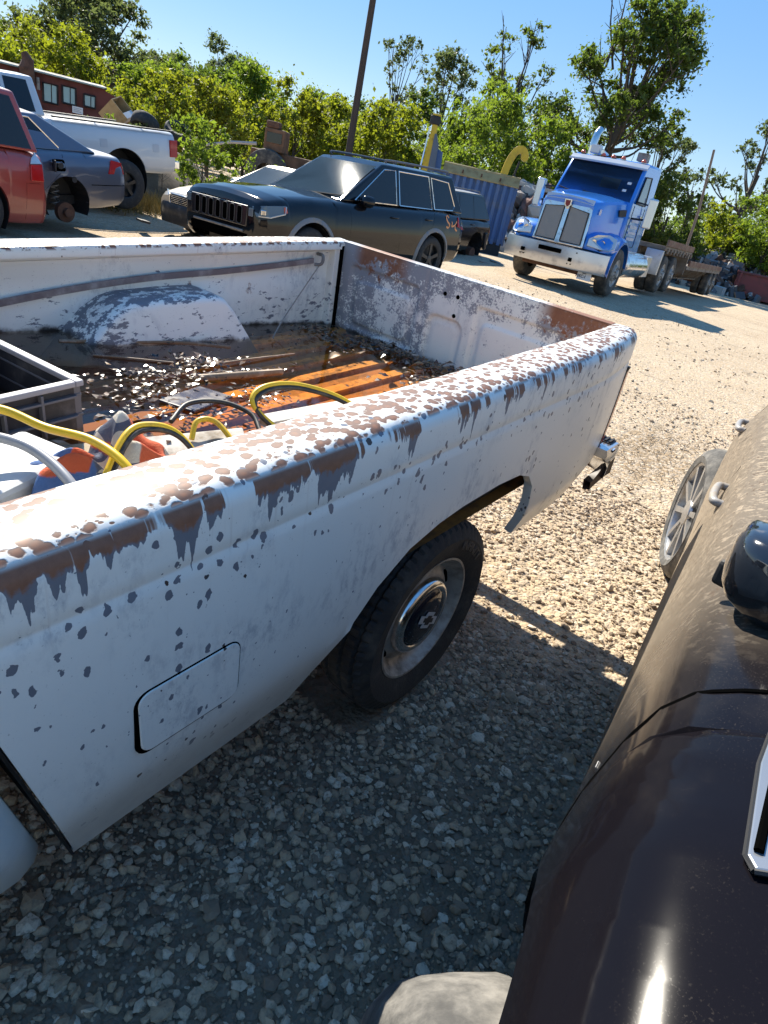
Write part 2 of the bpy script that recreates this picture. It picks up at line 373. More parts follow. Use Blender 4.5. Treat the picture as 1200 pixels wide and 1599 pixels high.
def peel(name, side='outer'):
    g = G(name); p = g.P(); x, y, z = g.sep(p)
    n_lo = g.noise(p, 2.4, 4, 0.6); n_mid = g.noise(p, 16, 5, 0.65); n_hi = g.noise(p, 90, 4, 0.65)
    white = g.mix(n_lo, (0.75, 0.77, 0.73), (0.83, 0.82, 0.77))
    # dull chalky patches and fine dark speckle
    pz = g.scale(p, (1.0, 1.0, 0.5)); sp = g.noise(pz, 34, 5, 0.75)
    patch = g.math('MULTIPLY', g.step(g.noise(p, 3.6, 3, 0.6), 0.47, 0.66), g.step(sp, 0.44, 0.66))
    c = g.mix(g.math('MULTIPLY', patch, 0.62), white, (0.33, 0.35, 0.38))
    gritty = g.math('MULTIPLY', g.step(g.noise(p, 210, 2, 0.5), 0.66, 0.72), g.step(n_mid, 0.42, 0.65))
    c = g.mix(g.math('MULTIPLY', gritty, 0.5), c, (0.20, 0.19, 0.19))
    primer = g.mix(g.noise(p, 40, 3), (0.135, 0.15, 0.185), (0.185, 0.195, 0.225))
    rust = g.mix(g.noise(p, 55, 4, 0.7), (0.15, 0.058, 0.03), (0.30, 0.135, 0.075))
    dark = (0.05, 0.035, 0.03)
    if side == 'outer':
        # drips: bare streaks run down from the rail shoulder, their length wandering along x
        xs = g.comb(g.math('MULTIPLY', x, 1.0), 0.0, g.math('MULTIPLY', z, 0.10))
        d1 = g.step(g.noise(xs, 9.0, 2.0, 0.55), 0.44, 0.62); d2 = g.noise(xs, 34.0, 3.0, 0.65)
        fade = g.math('SUBTRACT', 1.25, g.math('MULTIPLY', x, 0.42))
        dl = g.math('MULTIPLY', g.math('MULTIPLY', g.math('MULTIPLY_ADD', d1, 1.0, 0.10), fade), g.math('MULTIPLY', g.math('MAXIMUM', g.math('SUBTRACT', d2, 0.40), 0.0), 0.36))
        dl = g.math('SUBTRACT', dl, 0.006)
        wob = g.math('MULTIPLY', g.math('SUBTRACT', g.noise(p, 60, 3, 0.6), 0.5), 0.03)
        depth = g.math('SUBTRACT', ZR - 0.028, g.math('ADD', z, wob))       # metres below the shoulder
        outer_ = g.step(g.math('ABSOLUTE', g.math('SUBTRACT', y, WID / 2)), WID / 2 - 0.075, WID / 2 - 0.065)
        drip = g.math('MULTIPLY', g.math('MULTIPLY', g.step(g.math('SUBTRACT', dl, depth), -0.0015, 0.0015), g.step(dl, -0.001, 0.003)), outer_)
        # leopard rust on the flat of the rail
        pw = g.n('ShaderNodeVectorMath', {'operation': 'MULTIPLY_ADD'}); nn = g.n('ShaderNodeTexNoise'); g.set(nn, 'Vector', p); g.set(nn, 'Scale', 26.0)
        g.set(pw, 0, nn.outputs[1]); pw.inputs[1].default_value = (0.016,) * 3; g.set(pw, 2, g.scale(p, (0.85, 1.15, 1.0)))
        v = g.voro(pw.outputs[0], 50.0); v2 = g.voro(pw.outputs[0], 105.0)
        thr = g.math('MULTIPLY_ADD', n_lo, 0.24, 0.36)
        sp1 = g.step(g.math('SUBTRACT', g.math('ADD', thr, g.math('ADD', g.math('MULTIPLY', g.math('SUBTRACT', n_hi, 0.5), 0.34), g.math('MULTIPLY', g.math('SUBTRACT', g.noise(p, 24, 3, 0.6), 0.5), 0.75))), v.outputs['Distance']), -0.06, 0.06)
        sp2 = g.math('MULTIPLY', g.step(g.math('SUBTRACT', 0.30, v2.outputs['Distance']), -0.03, 0.03), g.step(n_mid, 0.5, 0.56))
        spots = g.math('MAXIMUM', sp1, sp2)
        top = g.step(z, ZR - 0.016, ZR - 0.007)
        bare = g.math('MAXIMUM', g.math('MULTIPLY', spots, top), g.math('MULTIPLY', drip, g.math('SUBTRACT', 1.0, top)))
        rusty = g.step(g.math('SUBTRACT', g.math('MULTIPLY_ADD', dl, 0.22, 0.004), depth), -0.004, 0.008)
        rim = g.step(v.outputs['Distance'], 0.10, 0.40)
        barec = g.mix(rusty, primer, g.mix(g.math('MULTIPLY', rim, top), rust, (0.15, 0.075, 0.05)))
        # chips down the side: sparse, larger and rustier along the pressed line
        cw = g.n('ShaderNodeVectorMath', {'operation': 'MULTIPLY_ADD'}); cn = g.n('ShaderNodeTexNoise'); g.set(cn, 'Vector', p); g.set(cn, 'Scale', 70.0); g.set(cw, 0, cn.outputs[1]); cw.inputs[1].default_value = (0.012,) * 3; g.set(cw, 2, g.scale(p, (1.0, 1.0, 0.72)))
        vc = g.voro(cw.outputs[0], 56.0); rc = g.n('ShaderNodeSeparateColor'); g.set(rc, 0, vc.outputs['Color'])
        area = g.step(g.noise(p, 2.6, 2, 0.5), 0.46, 0.62)
        near = g.math('SUBTRACT', 1.0, g.step(g.math('ABSOLUTE', g.math('SUBTRACT', z, ZC - 0.012)), 0.012, 0.035))
        sz = g.math('MINIMUM', g.math('MULTIPLY', g.math('POWER', rc.outputs[0], 3.0), g.math('ADD', g.math('MULTIPLY', area, 0.36), g.math('ADD', g.math('MULTIPLY_ADD', near, 0.26, 0.16), g.math('MULTIPLY', g.math('SUBTRACT', 1.0, g.step(x, 0.15, 0.6)), 0.16)))), 0.40)
        chip = g.step(g.math('SUBTRACT', sz, g.math('ADD', vc.outputs['Distance'], g.math('MULTIPLY', g.math('SUBTRACT', n_hi, 0.5), 0.18))), -0.008, 0.008)
        chip = g.math('MULTIPLY', chip, g.step(z, 0.46, 0.56))
        chipc = g.mix(g.step(rc.outputs[1], 0.70, 0.74), primer, g.mix(g.step(vc.outputs['Distance'], 0.05, 0.12), rust, dark))
        halo = g.math('MULTIPLY', g.step(v.outputs['Distance'], 0.75, 0.30), g.math('MULTIPLY', top, g.step(n_mid, 0.38, 0.62)))
        c = g.mix(g.math('MULTIPLY', halo, 0.35), c, (0.48, 0.33, 0.24))
        run = g.math('MULTIPLY', g.step(g.noise(g.comb(x, 0.0, g.math('MULTIPLY', z, 0.04)), 55, 3, 0.6), 0.58, 0.72), g.math('SUBTRACT', 1.0, g.step(depth, 0.02, 0.26)))
        c = g.mix(g.math('MULTIPLY', run, 0.22), c, (0.36, 0.24, 0.17))
        c = g.mix(chip, c, chipc); c = g.mix(bare, c, barec)
        h = g.math('SUBTRACT', 1.0, g.math('MAXIMUM', bare, chip)); hs = 0.22
        # road film low down
        c = g.mix(g.math('MULTIPLY', g.math('SUBTRACT', 1.0, g.step(z, 0.42, 0.66)), g.math('MULTIPLY', n_mid, 0.55)), c, (0.30, 0.27, 0.24))
        g.fin(c, g.math('MULTIPLY_ADD', g.math('MAXIMUM', bare, patch), 0.30, 0.34)); g.set(g.b, 'Coat Weight', 0.15); g.set(g.b, 'Coat Roughness', 0.25)
    elif side == 'gate':
        hv = g.math('ADD', g.math('MULTIPLY', g.noise(p, 130, 4, 0.7), 0.55), g.math('MULTIPLY', g.noise(p, 22, 4, 0.6), 0.45))
        bias = g.math('MULTIPLY', g.step(g.noise(p, 3.0, 2, 0.5), 0.38, 0.62), 0.10)
        left = g.math('MULTIPLY', g.step(y, 0.86, 1.0), 0.085)
        up = g.math('MULTIPLY', g.step(z, 0.90, 0.97), 0.09)
        bare = g.step(g.math('ADD', hv, g.math('ADD', bias, g.math('ADD', left, up))), 0.60, 0.66)
        mid = g.math('MULTIPLY', g.step(y, 0.70, 0.76), g.math('SUBTRACT', 1.0, g.step(y, 0.88, 0.94)))
        bare = g.math('MULTIPLY', bare, g.math('SUBTRACT', 1.0, g.math('MULTIPLY', mid, g.math('SUBTRACT', 1.0, g.step(z, 0.90, 0.96)))))
        c = g.mix(bare, c, g.mix(0.6, primer, (0.34, 0.35, 0.38)))
        e1 = g.math('MULTIPLY', g.step(y, 1.02, 1.12), g.math('SUBTRACT', 1.0, g.step(y, 1.30, 1.38)))
        e2 = g.math('SUBTRACT', 1.0, g.step(y, 0.36, 0.46))
        rm = g.math('MULTIPLY', g.math('MAXIMUM', e1, e2), g.step(g.math('ADD', g.math('MULTIPLY', g.math('SUBTRACT', z, 0.93), 2.4), g.noise(p, 26, 5, 0.7)), 0.56, 0.68))
        c = g.mix(rm, c, g.mix(n_hi, (0.17, 0.06, 0.03), (0.28, 0.12, 0.06)))
        low = g.math('SUBTRACT', 1.0, g.step(g.math('ADD', z, g.math('MULTIPLY', n_mid, 0.06)), 0.695, 0.725))
        c = g.mix(low, c, (0.03, 0.022, 0.018)); h = g.math('SUBTRACT', 1.0, bare); hs = 0.2
        g.fin(c, 0.6)
    else:
        s2 = g.scale(p, (0.55, 1.0, 1.5)); hv = g.noise(s2, 30, 6, 0.72)
        low = g.math('MULTIPLY', g.math('SUBTRACT', 1.0, g.step(z, 0.74, 0.92)), 0.075)
        arch = 0.0
        if side == 'arch':
            arch = g.math('ADD', g.math('MULTIPLY', g.step(z, 0.86, 0.895), 0.17), g.math('MULTIPLY', g.math('SUBTRACT', 1.0, g.step(x, 0.86, 0.98)), 0.12))
        bare = g.step(g.math('ADD', g.math('ADD', hv, low), arch), 0.635, 0.66)
        c = g.mix(bare, c, primer)
        rs = g.math('MULTIPLY', g.step(g.noise(p, 11, 4, 0.7), 0.66, 0.74), 0.7); c = g.mix(rs, c, rust)
        low2 = g.math('SUBTRACT', 1.0, g.step(g.math('ADD', g.math('ADD', z, g.math('MULTIPLY', x, 0.082)), g.math('MULTIPLY', n_mid, 0.05)), 0.862, 0.885))
        c = g.mix(low2, c, (0.02, 0.017, 0.015)); h = g.math('SUBTRACT', 1.0, bare); hs = 0.2
        g.fin(c, 0.5)
    g.bump(g.math('ADD', h, g.math('MULTIPLY', n_hi, 0.15)), hs, 0.004)
    return g.m
PEEL = peel('peeling_white_paint'); PEEL_GATE = peel('flaking_gate_paint', 'gate'); PEEL_IN = peel('flaking_bed_paint', 'inner'); PEEL_ARCH = peel('flaking_wheelhouse_paint', 'arch')
FADED = pm('faded_white_paint', (0.62, 0.68, 0.68), 0.38, dirt=(0.42, 0.44, 0.44), amt=0.25, sc=4, coat=0.2)

ARCH = [(0.50, 0.39), (0.544, 0.468), (0.609, 0.569), (0.69, 0.655), (0.79, 0.715), (0.90, 0.742), (1.0, 0.753), (1.18, 0.757), (1.30, 0.749), (1.375, 0.722), (1.425, 0.672), (1.45, 0.60), (1.46, 0.53), (1.465, 0.468)]
def zbot(x):
    if x <= ARCH[0][0]: return 0.39
    if x >= ARCH[-1][0]: return 0.468
    for (x0, z0), (x1, z1) in zip(ARCH, ARCH[1:]):
        if x0 <= x <= x1: return z0 + (z1 - z0) * (x - x0) / (x1 - x0)
def side_y(x, z):
    y = 0.0
    if z < 0.578: y = (0.578 - z) * 0.33
    if 0.578 <= z: y = 0.006 * ((z - 0.76) / 0.2) ** 2 * (1 if z < 0.76 else 0.3)
    d = abs(z - ZC)
    if d < 0.007: y += 0.004 * (1 - d / 0.007)
    if x > LEN - 0.5: y += ((x - LEN + 0.5) / 0.5) ** 2 * 0.047
    if z < 0.56 and 0.50 < x < 1.47: y -= 0.0
    return y
def rake(x, z): return -0.24 * max(0.0, z - 0.42) * max(0.0, 1 - x / 0.5)
def bedside(flip):
    xs = sorted(set([round(t, 4) for t in np.linspace(0, LEN, 86)] + [a for a, b in ARCH] + [a + 0.004 for a, b in ARCH[:4]]))
    f = (lambda y: WID - y) if flip else (lambda y: y)
    rows = []
    for x in xs:
        zb = zbot(x); row = []; tp = side_y(x, 0.99)
        for y, z in ((0.132, ZR - 0.035), (0.135, ZR - 0.012), (0.130, ZR - 0.002), (0.122, ZR), (0.10, ZR + 0.001), (0.07, ZR + 0.0015)):
            row.append((x, f(y + tp * 0.3), z))
        r = 0.040
        for k in range(7):
            t = rad(90 * k / 6); row.append((x, f(r - r * math.sin(t) + tp + 0.0), ZR - r + r * math.cos(t)))
        for z in (0.99, 0.97, ZC + 0.0075, ZC + 0.003, ZC - 0.003, ZC - 0.0075, 0.915, 0.88, 0.84, 0.80, 0.77):
            row.append((x, f(side_y(x, z)), z))
        zs = [0.758 + (zb - 0.758) * k / 10 for k in range(11)]
        if zb < 0.57: # keep a row on the pressed lower line
            i = min(range(1, 10), key=lambda k: abs(zs[k] - 0.578)); zs[i] = 0.578
        for z in zs: row.append((x, f(side_y(x, z)), z))
        row.append((x, f(side_y(x, zb) + 0.012), zb - 0.001)); row.append((x, f(side_y(x, zb) + 0.028), zb + 0.004))
        rows.append([(q[0] + rake(x, q[2]), q[1], q[2]) for q in row])
    mb = MB(); mb.grid(rows, flip=not flip)
    # returned edges at the front and rear
    for x, sgn in ((0.0, 1), (LEN, -1)):
        a = rows[0] if sgn > 0 else rows[-1]
        a = [q for q in a[5:-1]]; b = [(q[0] + sgn * 0.004, f((WID - q[1] if flip else q[1]) + 0.05), q[2] - 0.012) for q in a]
        mb.grid([a, b], flip=(sgn > 0) == flip)
    return mb
for k, fl in enumerate((False, True)):
    bs = ob('bed_side', bedside(fl), PEEL, pick, smooth=40)
    bs['label'] = 'far white bed side with rusty rail' if fl else 'near white bed side with peeling paint and rust speckled rail'
# fuel door and its shut line
fp = rrect(0.094, 0.292, 0.614, 0.743, 0.022)
gp = rrect(0.0905, 0.2955, 0.6105, 0.7465, 0.026); 
mbg = MB().prism(gp, 'y', 0.012, -0.0006); ob('fuel_door_gap', mbg, GAP, pick)
fd = ob('fuel_door', MB().prism([(x + (0.0012 if x > 0.2 else 0.0060 - 0.035 * (z - 0.614) * 0.6), z) for x, z in fp], 'y', 0.01, -0.0030), PEEL, pick, bevel=0.002)
# inner walls
def inner(flip):
    f = (lambda y: y) if flip else (lambda y: WID - y)
    prof = [(0.128, ZR - 0.03), (0.122, ZR - 0.042), (0.104, ZR - 0.05), (0.102, ZR - 0.062), (0.099, ZR - 0.068), (0.099, 0.962), (0.096, 0.955), (0.094, 0.90), (0.099, 0.885), (0.099, 0.80), (0.097, 0.72), (0.094, 0.63)]
    rows = []
    for x in np.linspace(0.02, LEN - 0.04, 70):
        dent = 0.006 * math.exp(-((x - 1.27) / 0.10) ** 2)
        rows.append([(x + rake(x, z), f(y - dent * math.exp(-((z - 0.96) / 0.05) ** 2) + 0.002 * math.sin(x * 9 + z * 20)), z) for y, z in prof])
    return MB().grid(rows, flip=flip)
iw = ob('bed_inner_wall', inner(False), PEEL_IN, pick, smooth=35); ob('bed_inner_wall', inner(True), PEEL_IN, pick, smooth=35)
# corner post of the far side beside the gate, bolt holes and tie hook
mb = MB().bx(LEN - 0.075, LEN - 0.04, WID - 0.135, WID - 0.09, 0.64, ZR - 0.034); ob('corner_post', mb, PEEL_IN, pick, bevel=0.006)
mb = MB().bx(LEN - 0.075, LEN - 0.04, 0.09, 0.135, 0.64, ZR - 0.034); ob('corner_post', mb, PEEL_IN, pick, bevel=0.006)
hook = MB().tube(spline([(1.965, 1.465, 0.992), (1.965, 1.435, 0.992), (1.96, 1.425, 0.97), (1.95, 1.43, 0.955), (1.935, 1.45, 0.952)], 5), 0.007, 8)
ob('tie_hook', hook, STEEL_GREY, pick, smooth=60)
# front wall, floor, wheelhouses
mb = MB(); rows = []
for y in np.linspace(0.10, WID - 0.10, 50):
    w = 0.006 * (1 if (y * 6) % 1 < 0.5 else 0); rows.append([(0.028 + w, y, ZR - 0.02), (0.028 + w, y, 0.62)])
mb.grid(rows); mb.bx(0.004, 0.026, 0.06, WID - 0.06, 0.50, ZR - 0.001); mb.v = [(a + rake(0, c), b, c) for a, b, c in mb.v]; ob('bed_front_wall', mb, PEEL_IN, pick)
mb = MB().bx(-0.004, 0.001, 0.05, WID - 0.05, 0.405, 0.99); mb.v = [(a + rake(0, c), b, c) for a, b, c in mb.v]; ob('gap_shade_panel', mb, pm('shade_black', (0.012, 0.012, 0.013), 0.7), pick)  # flat black sheet painting the deep shade between cab and bed
g = G('rusty_bed_floor'); p = g.P(); x, y, z = g.sep(p); n1 = g.noise(g.scale(p, (0.6, 1.6, 1)), 8, 5, 0.65); n2 = g.noise(p, 70, 4, 0.6)
top = g.step(z, ZF + 0.006, ZF + 0.014)
c = g.mix(top, (0.34, 0.125, 0.02), (0.70, 0.32, 0.05)); c = g.mix(g.step(g.math('MULTIPLY_ADD', g.noise(p, 34, 4, 0.7), 0.5, g.math('MULTIPLY', n1, 0.6)), 0.50, 0.66), c, (0.12, 0.045, 0.018)); c = g.mix(g.math('MULTIPLY', n2, 0.35), c, (0.5, 0.25, 0.06))
mud = g.math('SUBTRACT', 1.0, g.step(g.math('ADD', x, g.math('MULTIPLY', n1, 0.7)), 1.0, 1.45)); c = g.mix(g.math('MULTIPLY', mud, 0.88), c, (0.055, 0.030, 0.020))
g.fin(c, 0.7); FLOOR = g.m
mb = MB(); prof = []; yy = 0.095
while yy < WID - 0.12:
    prof += [(yy, ZF), (yy + 0.062, ZF), (yy + 0.074, ZF + 0.016), (yy + 0.122, ZF + 0.016), (yy + 0.132, ZF)]; yy += 0.132
prof = [q for q in prof if q[0] < WID - 0.094] + [(WID - 0.093, ZF)]
mb.grid([[(x, y, z) for y, z in prof] for x in np.linspace(0.02, LEN - 0.01, 8)]); mb.grid([[(x, y, ZF - 0.03) for y in (0.06, WID - 0.06)] for x in (0.01, LEN - 0.01)])
ob('bed_floor', mb, FLOOR, pick, smooth=30)
def wheelhouse(flip):
    f = (lambda y: y) if flip else (lambda y: WID - y); rows = []
    # sections along x: height profile, flat front face leaning in a little
    for x0, h in ((0.66, 0.0), (0.70, 0.03), (0.78, 0.115), (0.86, 0.19), (0.92, 0.225), (0.97, 0.237), (1.15, 0.240), (1.30, 0.237), (1.34, 0.225), (1.38, 0.18), (1.43, 0.10), (1.475, 0.02), (1.485, 0.0)):
        zt = ZF + h; d = 0.305
        def py(z): return d - 0.05 * max(0, (z - ZF)) / 0.24
        r = min(0.028, h * 0.4 + 0.002); row = [(x0, f(0.09), zt + 0.002), (x0, f(0.17), zt + 0.002), (x0, f(py(zt) - r), zt)]
        for k in range(1, 5):
            t = rad(90 * k / 4); row.append((x0, f(py(zt) - r + r * math.sin(t)), zt - r + r * math.cos(t)))
        row += [(x0, f(py(ZF + h * 0.5)), ZF + h * 0.45), (x0, f(py(ZF)), ZF - 0.012)]
        rows.append(row)
    return MB().grid(rows, flip=flip)
ob('wheelhouse', wheelhouse(False), PEEL_ARCH, pick, smooth=50)['label'] = 'far wheelhouse with bare bluish primer top'
ob('wheelhouse', wheelhouse(True), PEEL_ARCH, pick, smooth=50)
# tailgate: pressed inner skin
def rb(y, z, y0, y1, z0, z1, r=0.02, e=0.014):
    dx = max(y0 + r - y, y - y1 + r, 0); dz = max(z0 + r - z, z - z1 + r, 0)
    d = math.hypot(dx, dz) - r if (dx or dz) else -min(y - y0, y1 - y, z - z0, z1 - z)
    t = min(1, max(0, 0.5 - d / e)); return t * t * (3 - 2 * t)
Y0, Y1, Z0, Z1 = 0.142, WID - 0.138, 0.655, ZR - 0.006
rows = []
for y in np.linspace(Y0, Y1, 170):
    row = []
    for z in np.linspace(Z0, Z1, 72):
        d = 0.0
        d += 0.010 * rb(y, z, 0.985, 1.37, 0.69, 0.962) - 0.008 * rb(y, z, 1.02, 1.335, 0.715, 0.905, 0.03)
        d += 0.012 * rb(y, z, 0.742, 0.916, 0.60, 0.876, 0.045) - 0.003 * rb(y, z, 0.77, 0.89, 0.60, 0.85, 0.035)
        d += 0.010 * rb(y, z, 0.21, 0.69, 0.69, 0.962) - 0.009 * rb(y, z, 0.24, 0.655, 0.715, 0.905, 0.03)
        d += 0.004 * math.exp(-((y - 0.948) / 0.006) ** 2)
        row.append((LEN - 0.032 + d, y, z))
    rows.append(row)
mb = MB().grid(rows)
tg = ob('tailgate', mb, PEEL_GATE, pick, smooth=60)
mb = MB(); mb.bx(LEN - 0.031, LEN + 0.012, Y0 + 0.001, Y1 - 0.001, Z1 - 0.003, Z1 + 0.006); mb.bx(LEN + 0.004, LEN + 0.014, Y0, Y1, Z0 - 0.05, Z1 - 0.004); mb.bx(LEN - 0.03, LEN + 0.003, Y0, Y0 + 0.012, Z0, Z1 - 0.004); mb.bx(LEN - 0.03, LEN + 0.003, Y1 - 0.012, Y1, Z0, Z1 - 0.004)
ob('outer_skin', mb, PEEL_GATE, tg, bevel=0.004)
for q in (0.126, WID - 0.147): ob('gate_seal', MB().bx(LEN - 0.045, LEN + 0.001, q, q + 0.021, 0.60, ZR - 0.02), GAP, tg)
ob('latch_handle', MB().bx(LEN + 0.014, LEN + 0.024, 0.72, 0.88, 0.93, 0.98), BLACK, tg, bevel=0.004)
for yy, zz in ((0.853, 0.971), (0.789, 0.973), (0.790, 0.896)):
    mb = MB().cyl((LEN - 0.034, yy, zz), (LEN - 0.026, yy, zz), 0.0085, 14); ob('bolt_hole', mb, GAP, tg)
# tail lamps, bumper
for sgn in (0, 1):
    f = (lambda y: y) if sgn == 0 else (lambda y: WID - y)
    mb = MB(); prof = []
    for z in np.linspace(0.615, 0.915, 9): prof.append(z)
    rows = [[(LEN + 0.002, f(side_y(LEN, z) - 0.003), z) for z in prof], [(LEN + 0.022, f(side_y(LEN, z) - 0.002), z) for z in prof], [(LEN + 0.024, f(side_y(LEN, z) + 0.03), z) for z in prof], [(LEN + 0.020, f(0.135), z) for z in prof], [(LEN + 0.002, f(0.137), z) for z in prof]]
    mb.grid(rows); tl = ob('tail_lamp', mb, RED_LENS, pick, smooth=40)
    fr = MB().tube([(LEN + 0.001, f(side_y(LEN, z) + 0.001), z) for z in (0.605, 0.70, 0.80, 0.90, 0.922)], [0.004, 0.0035, 0.0035, 0.005, 0.012], 8); ob('lamp_frame', fr, BLACK, tl, smooth=60)
mb = MB(); rows = []
for t in np.linspace(0, 1, 25):
    y = -0.005 + t * (WID + 0.01); e = min(y + 0.006, WID + 0.006 - y); k = max(0, 1 - e / 0.14); xo = -0.085 * k ** 2
    rows.append([(LEN + 0.07 + xo * 0.4, y, 0.603), (LEN + 0.095 + xo, y, 0.60), (LEN + 0.108 + xo, y, 0.585), (LEN + 0.108 + xo, y, 0.50), (LEN + 0.095 + xo, y, 0.475), (LEN + 0.10 + xo, y, 0.49), (LEN + 0.10 + xo, y, 0.58), (LEN + 0.07 + xo * 0.4, y, 0.585)])
mb.grid(rows, close=True); n = len(mb.v); mb.f.append(tuple(range(8))); mb.f.append(tuple(range(n - 8, n))[::-1])
bm_ = ob('rear_bumper', mb, CHROME, pick, smooth=35)
be = MB(); rows = []
for x, h, w in ((LEN - 0.03, 0.02, 0.006), (LEN + 0.0, 0.034, 0.010), (LEN + 0.04, 0.040, 0.013), (LEN + 0.08, 0.036, 0.011), (LEN + 0.098, 0.024, 0.006)):
    rows.append([(x, 0.006 - w, 0.60 - h * 0.25), (x, 0.006, 0.606), (x, 0.05, 0.606), (x, 0.05, 0.60 - h * 1.5), (x, 0.006 - w * 0.6, 0.60 - h * 1.5), (x, 0.004 - w, 0.60 - h)])
be.grid(rows, close=True); be.f.append(tuple(range(6))); be.f.append(tuple(range(24, 30))[::-1]); ob('bumper_end', be, pm('bright_chrome', (0.80, 0.80, 0.80), 0.22, 0.9), bm_, smooth=45)
br = MB(); rows = []
for t in np.linspace(0, 1, 9):
    x = LEN + 0.09 - 0.13 * t; z = 0.495 - 0.045 * t ** 1.5; rows.append([(x, 0.0 + 0.02 * t, z + 0.10 * (1 - t) ** 1.5 + 0.015), (x, 0.03 + 0.02 * t, z + 0.015), (x - 0.01, 0.02 + 0.02 * t, z - 0.02), (x, -0.004 + 0.02 * t, z - 0.015)])
br.grid(rows, close=True); ob('bumper_end_trim', br, pm('brown_black_trim', (0.035, 0.022, 0.016), 0.5), bm_, smooth=50)
for q in (0.02, 1.48):
    mb = MB().bx(LEN + 0.045, LEN + 0.105, q, q + 0.075, 0.604, 0.610)
    for k in range(4): mb.bx(LEN + 0.05, LEN + 0.10, q + 0.006 + k * 0.018, q + 0.014 + k * 0.018, 0.611, 0.616)
    ob('step_pad', mb, BLACK, bm_)
# running gear
mb = MB()
for yy in (0.36, WID - 0.36): mb.bx(-2.6, LEN + 0.04, yy - 0.03, yy + 0.03, 0.46, 0.57)
mb.cyl((AX, 0.2, WR), (AX, WID - 0.2, WR), 0.045, 12); mb.lathe([(-0.13, 0.03), (-0.09, 0.11), (0.09, 0.11), (0.13, 0.03)], (AX, WID / 2, WR), 'y', 16)
for yy in (0.36, WID - 0.36): mb.tube(spline([(0.5, yy, 0.43), (AX, yy, WR + 0.05), (1.75, yy, 0.45)], 6), 0.025, 6)
ob('chassis_frame', mb, RUSTY, pick)
ob('hanging_rod', MB().tube([(1.34, 0.30, 0.70), (1.345, 0.27, 0.52), (1.36, 0.25, 0.36)], 0.0045, 6), RUSTY, pick)
def pickup_wheel(x, y, z, sg, name='wheel'):
    # y: outer face; sg -1 faces the near side
    tz = 64; rows = []
    prof = [(0.150, 0.185), (0.150, 0.205), (0.168, 0.245), (0.160, 0.288), (0.142, 0.302), (0.120, 0.309), (0.112, 0.302), (0.105, 0.310), (0.072, 0.312), (0.066, 0.302), (0.058, 0.312), (0.032, 0.312), (0.026, 0.302), (0.018, 0.310), (0.002, 0.300), (-0.012, 0.27), (0.0, 0.215), (0.012, 0.196)]
    N = 240
    for a, r in prof:
        row = []
        for k in range(N):
            t = 2 * math.pi * k / N; rr = r
            if r > 0.2985 and (k % 4) in ((0,) if a > 0.06 else (2,)): rr -= 0.0075
            row.append((x + rr * math.cos(t), y - sg * a, z + rr * math.sin(t)))
        rows.append(row)
    mb = MB().grid(rows, close=True); w = ob(name, mb, RUBBER, pick, smooth=35)
    mb = MB().lathe([(0.012, 0.1975), (0.006, 0.201), (0.006, 0.194), (0.016, 0.188), (0.030, 0.181), (0.046, 0.172), (0.050, 0.160), (0.040, 0.142), (0.036, 0.128), (0.040, 0.118), (0.06, 0.115)], (0, 0, 0), 'y', 64)
    # vent slots in the dished steel
    rm = mb; rm.v = [(x + a, y - sg * b, z + c) for a, b, c in rm.v]
    rim = ob('rim', rm, ALLOY_DULL, w, smooth=45)
    for k in range(4):
        t = rad(28 + 90 * k); d = [(0.1545 + 0.010 * math.sin(q * 2 * math.pi / 12), 0.034 * math.cos(q * 2 * math.pi / 12)) for q in range(12)]
        vs = []
        for r, s in d:
            a = t + s / 0.155; vs.append((x + r * math.cos(a), y - sg * (0.0445 if r < 0.16 else 0.0475) , z + r * math.sin(a)))
        vs = [(p[0], p[1] + sg * 0.002, p[2]) for p in vs]
        ob('vent_slot', MB().slab(vs, (0, -sg, 0), 0.004), GAP, w)
    mb = MB().lathe([(0.040, 0.126), (0.024, 0.124), (0.014, 0.118), (0.008, 0.108), (0.010, 0.097), (0.013, 0.094)], (x, 0, z), 'y', 56)
    mb.v = [(a, y - sg * b, c) for a, b, c in mb.v]; ob('hub_cap', mb, CHROME, w, smooth=50)
    mb = MB().lathe([(0.013, 0.0945), (0.006, 0.090), (0.003, 0.06), (0.001, 0.0005)], (x, 0, z), 'y', 48)
    mb.v = [(a, y - sg * b, c) for a, b, c in mb.v]; ob('hub_cap_centre', mb, pm('black_cap', (0.012, 0.013, 0.02), 0.12, dirt=(0.10, 0.10, 0.10), amt=0.15, sc=60), w, smooth=60)
    # bow-tie emblem, outline with dark middle
    def bow(s):
        q = [(-0.050, -0.010), (-0.021, -0.010), (-0.025, -0.021), (0.020, -0.021), (0.024, -0.010), (0.053, -0.010), (0.050, 0.010), (0.021, 0.010), (0.025, 0.021), (-0.020, 0.021), (-0.024, 0.010), (-0.053, 0.010)]
        ca, sa = math.cos(0.5), math.sin(0.5); o = []
        for u, v in q:
            u *= s; v *= s; u = u * 0.82
            o.append((x + (u * ca + v * sa) * 1.0, z + (-u * sa + v * ca) * 1.0))
        return o
    ob('emblem', MB().prism(bow(1.25), 'y', y + sg * 0.0012, y + sg * 0.0035), pm('emblem_silver', (0.62, 0.62, 0.62), 0.35, 0.3), w)
    ob('emblem_centre', MB().prism(bow(0.72), 'y', y + sg * 0.003, y + sg * 0.0045), BLACK, w)
    return w
ALLOY_DULL = pm('dirty_steel_wheel', (0.46, 0.44, 0.40), 0.5, 0.5, dirt=(0.15, 0.125, 0.10), amt=0.6, sc=16)
w1 = pickup_wheel(AX, 0.055, WR, -1)
w1['label'] = 'near rear wheel with chrome hub ring and black cap'
pickup_wheel(AX, WID - 0.055, WR, 1)
pickup_wheel(-1.68, 0.055, WR + 0.17, -1); pickup_wheel(-1.68, WID - 0.055, WR + 0.17, 1)
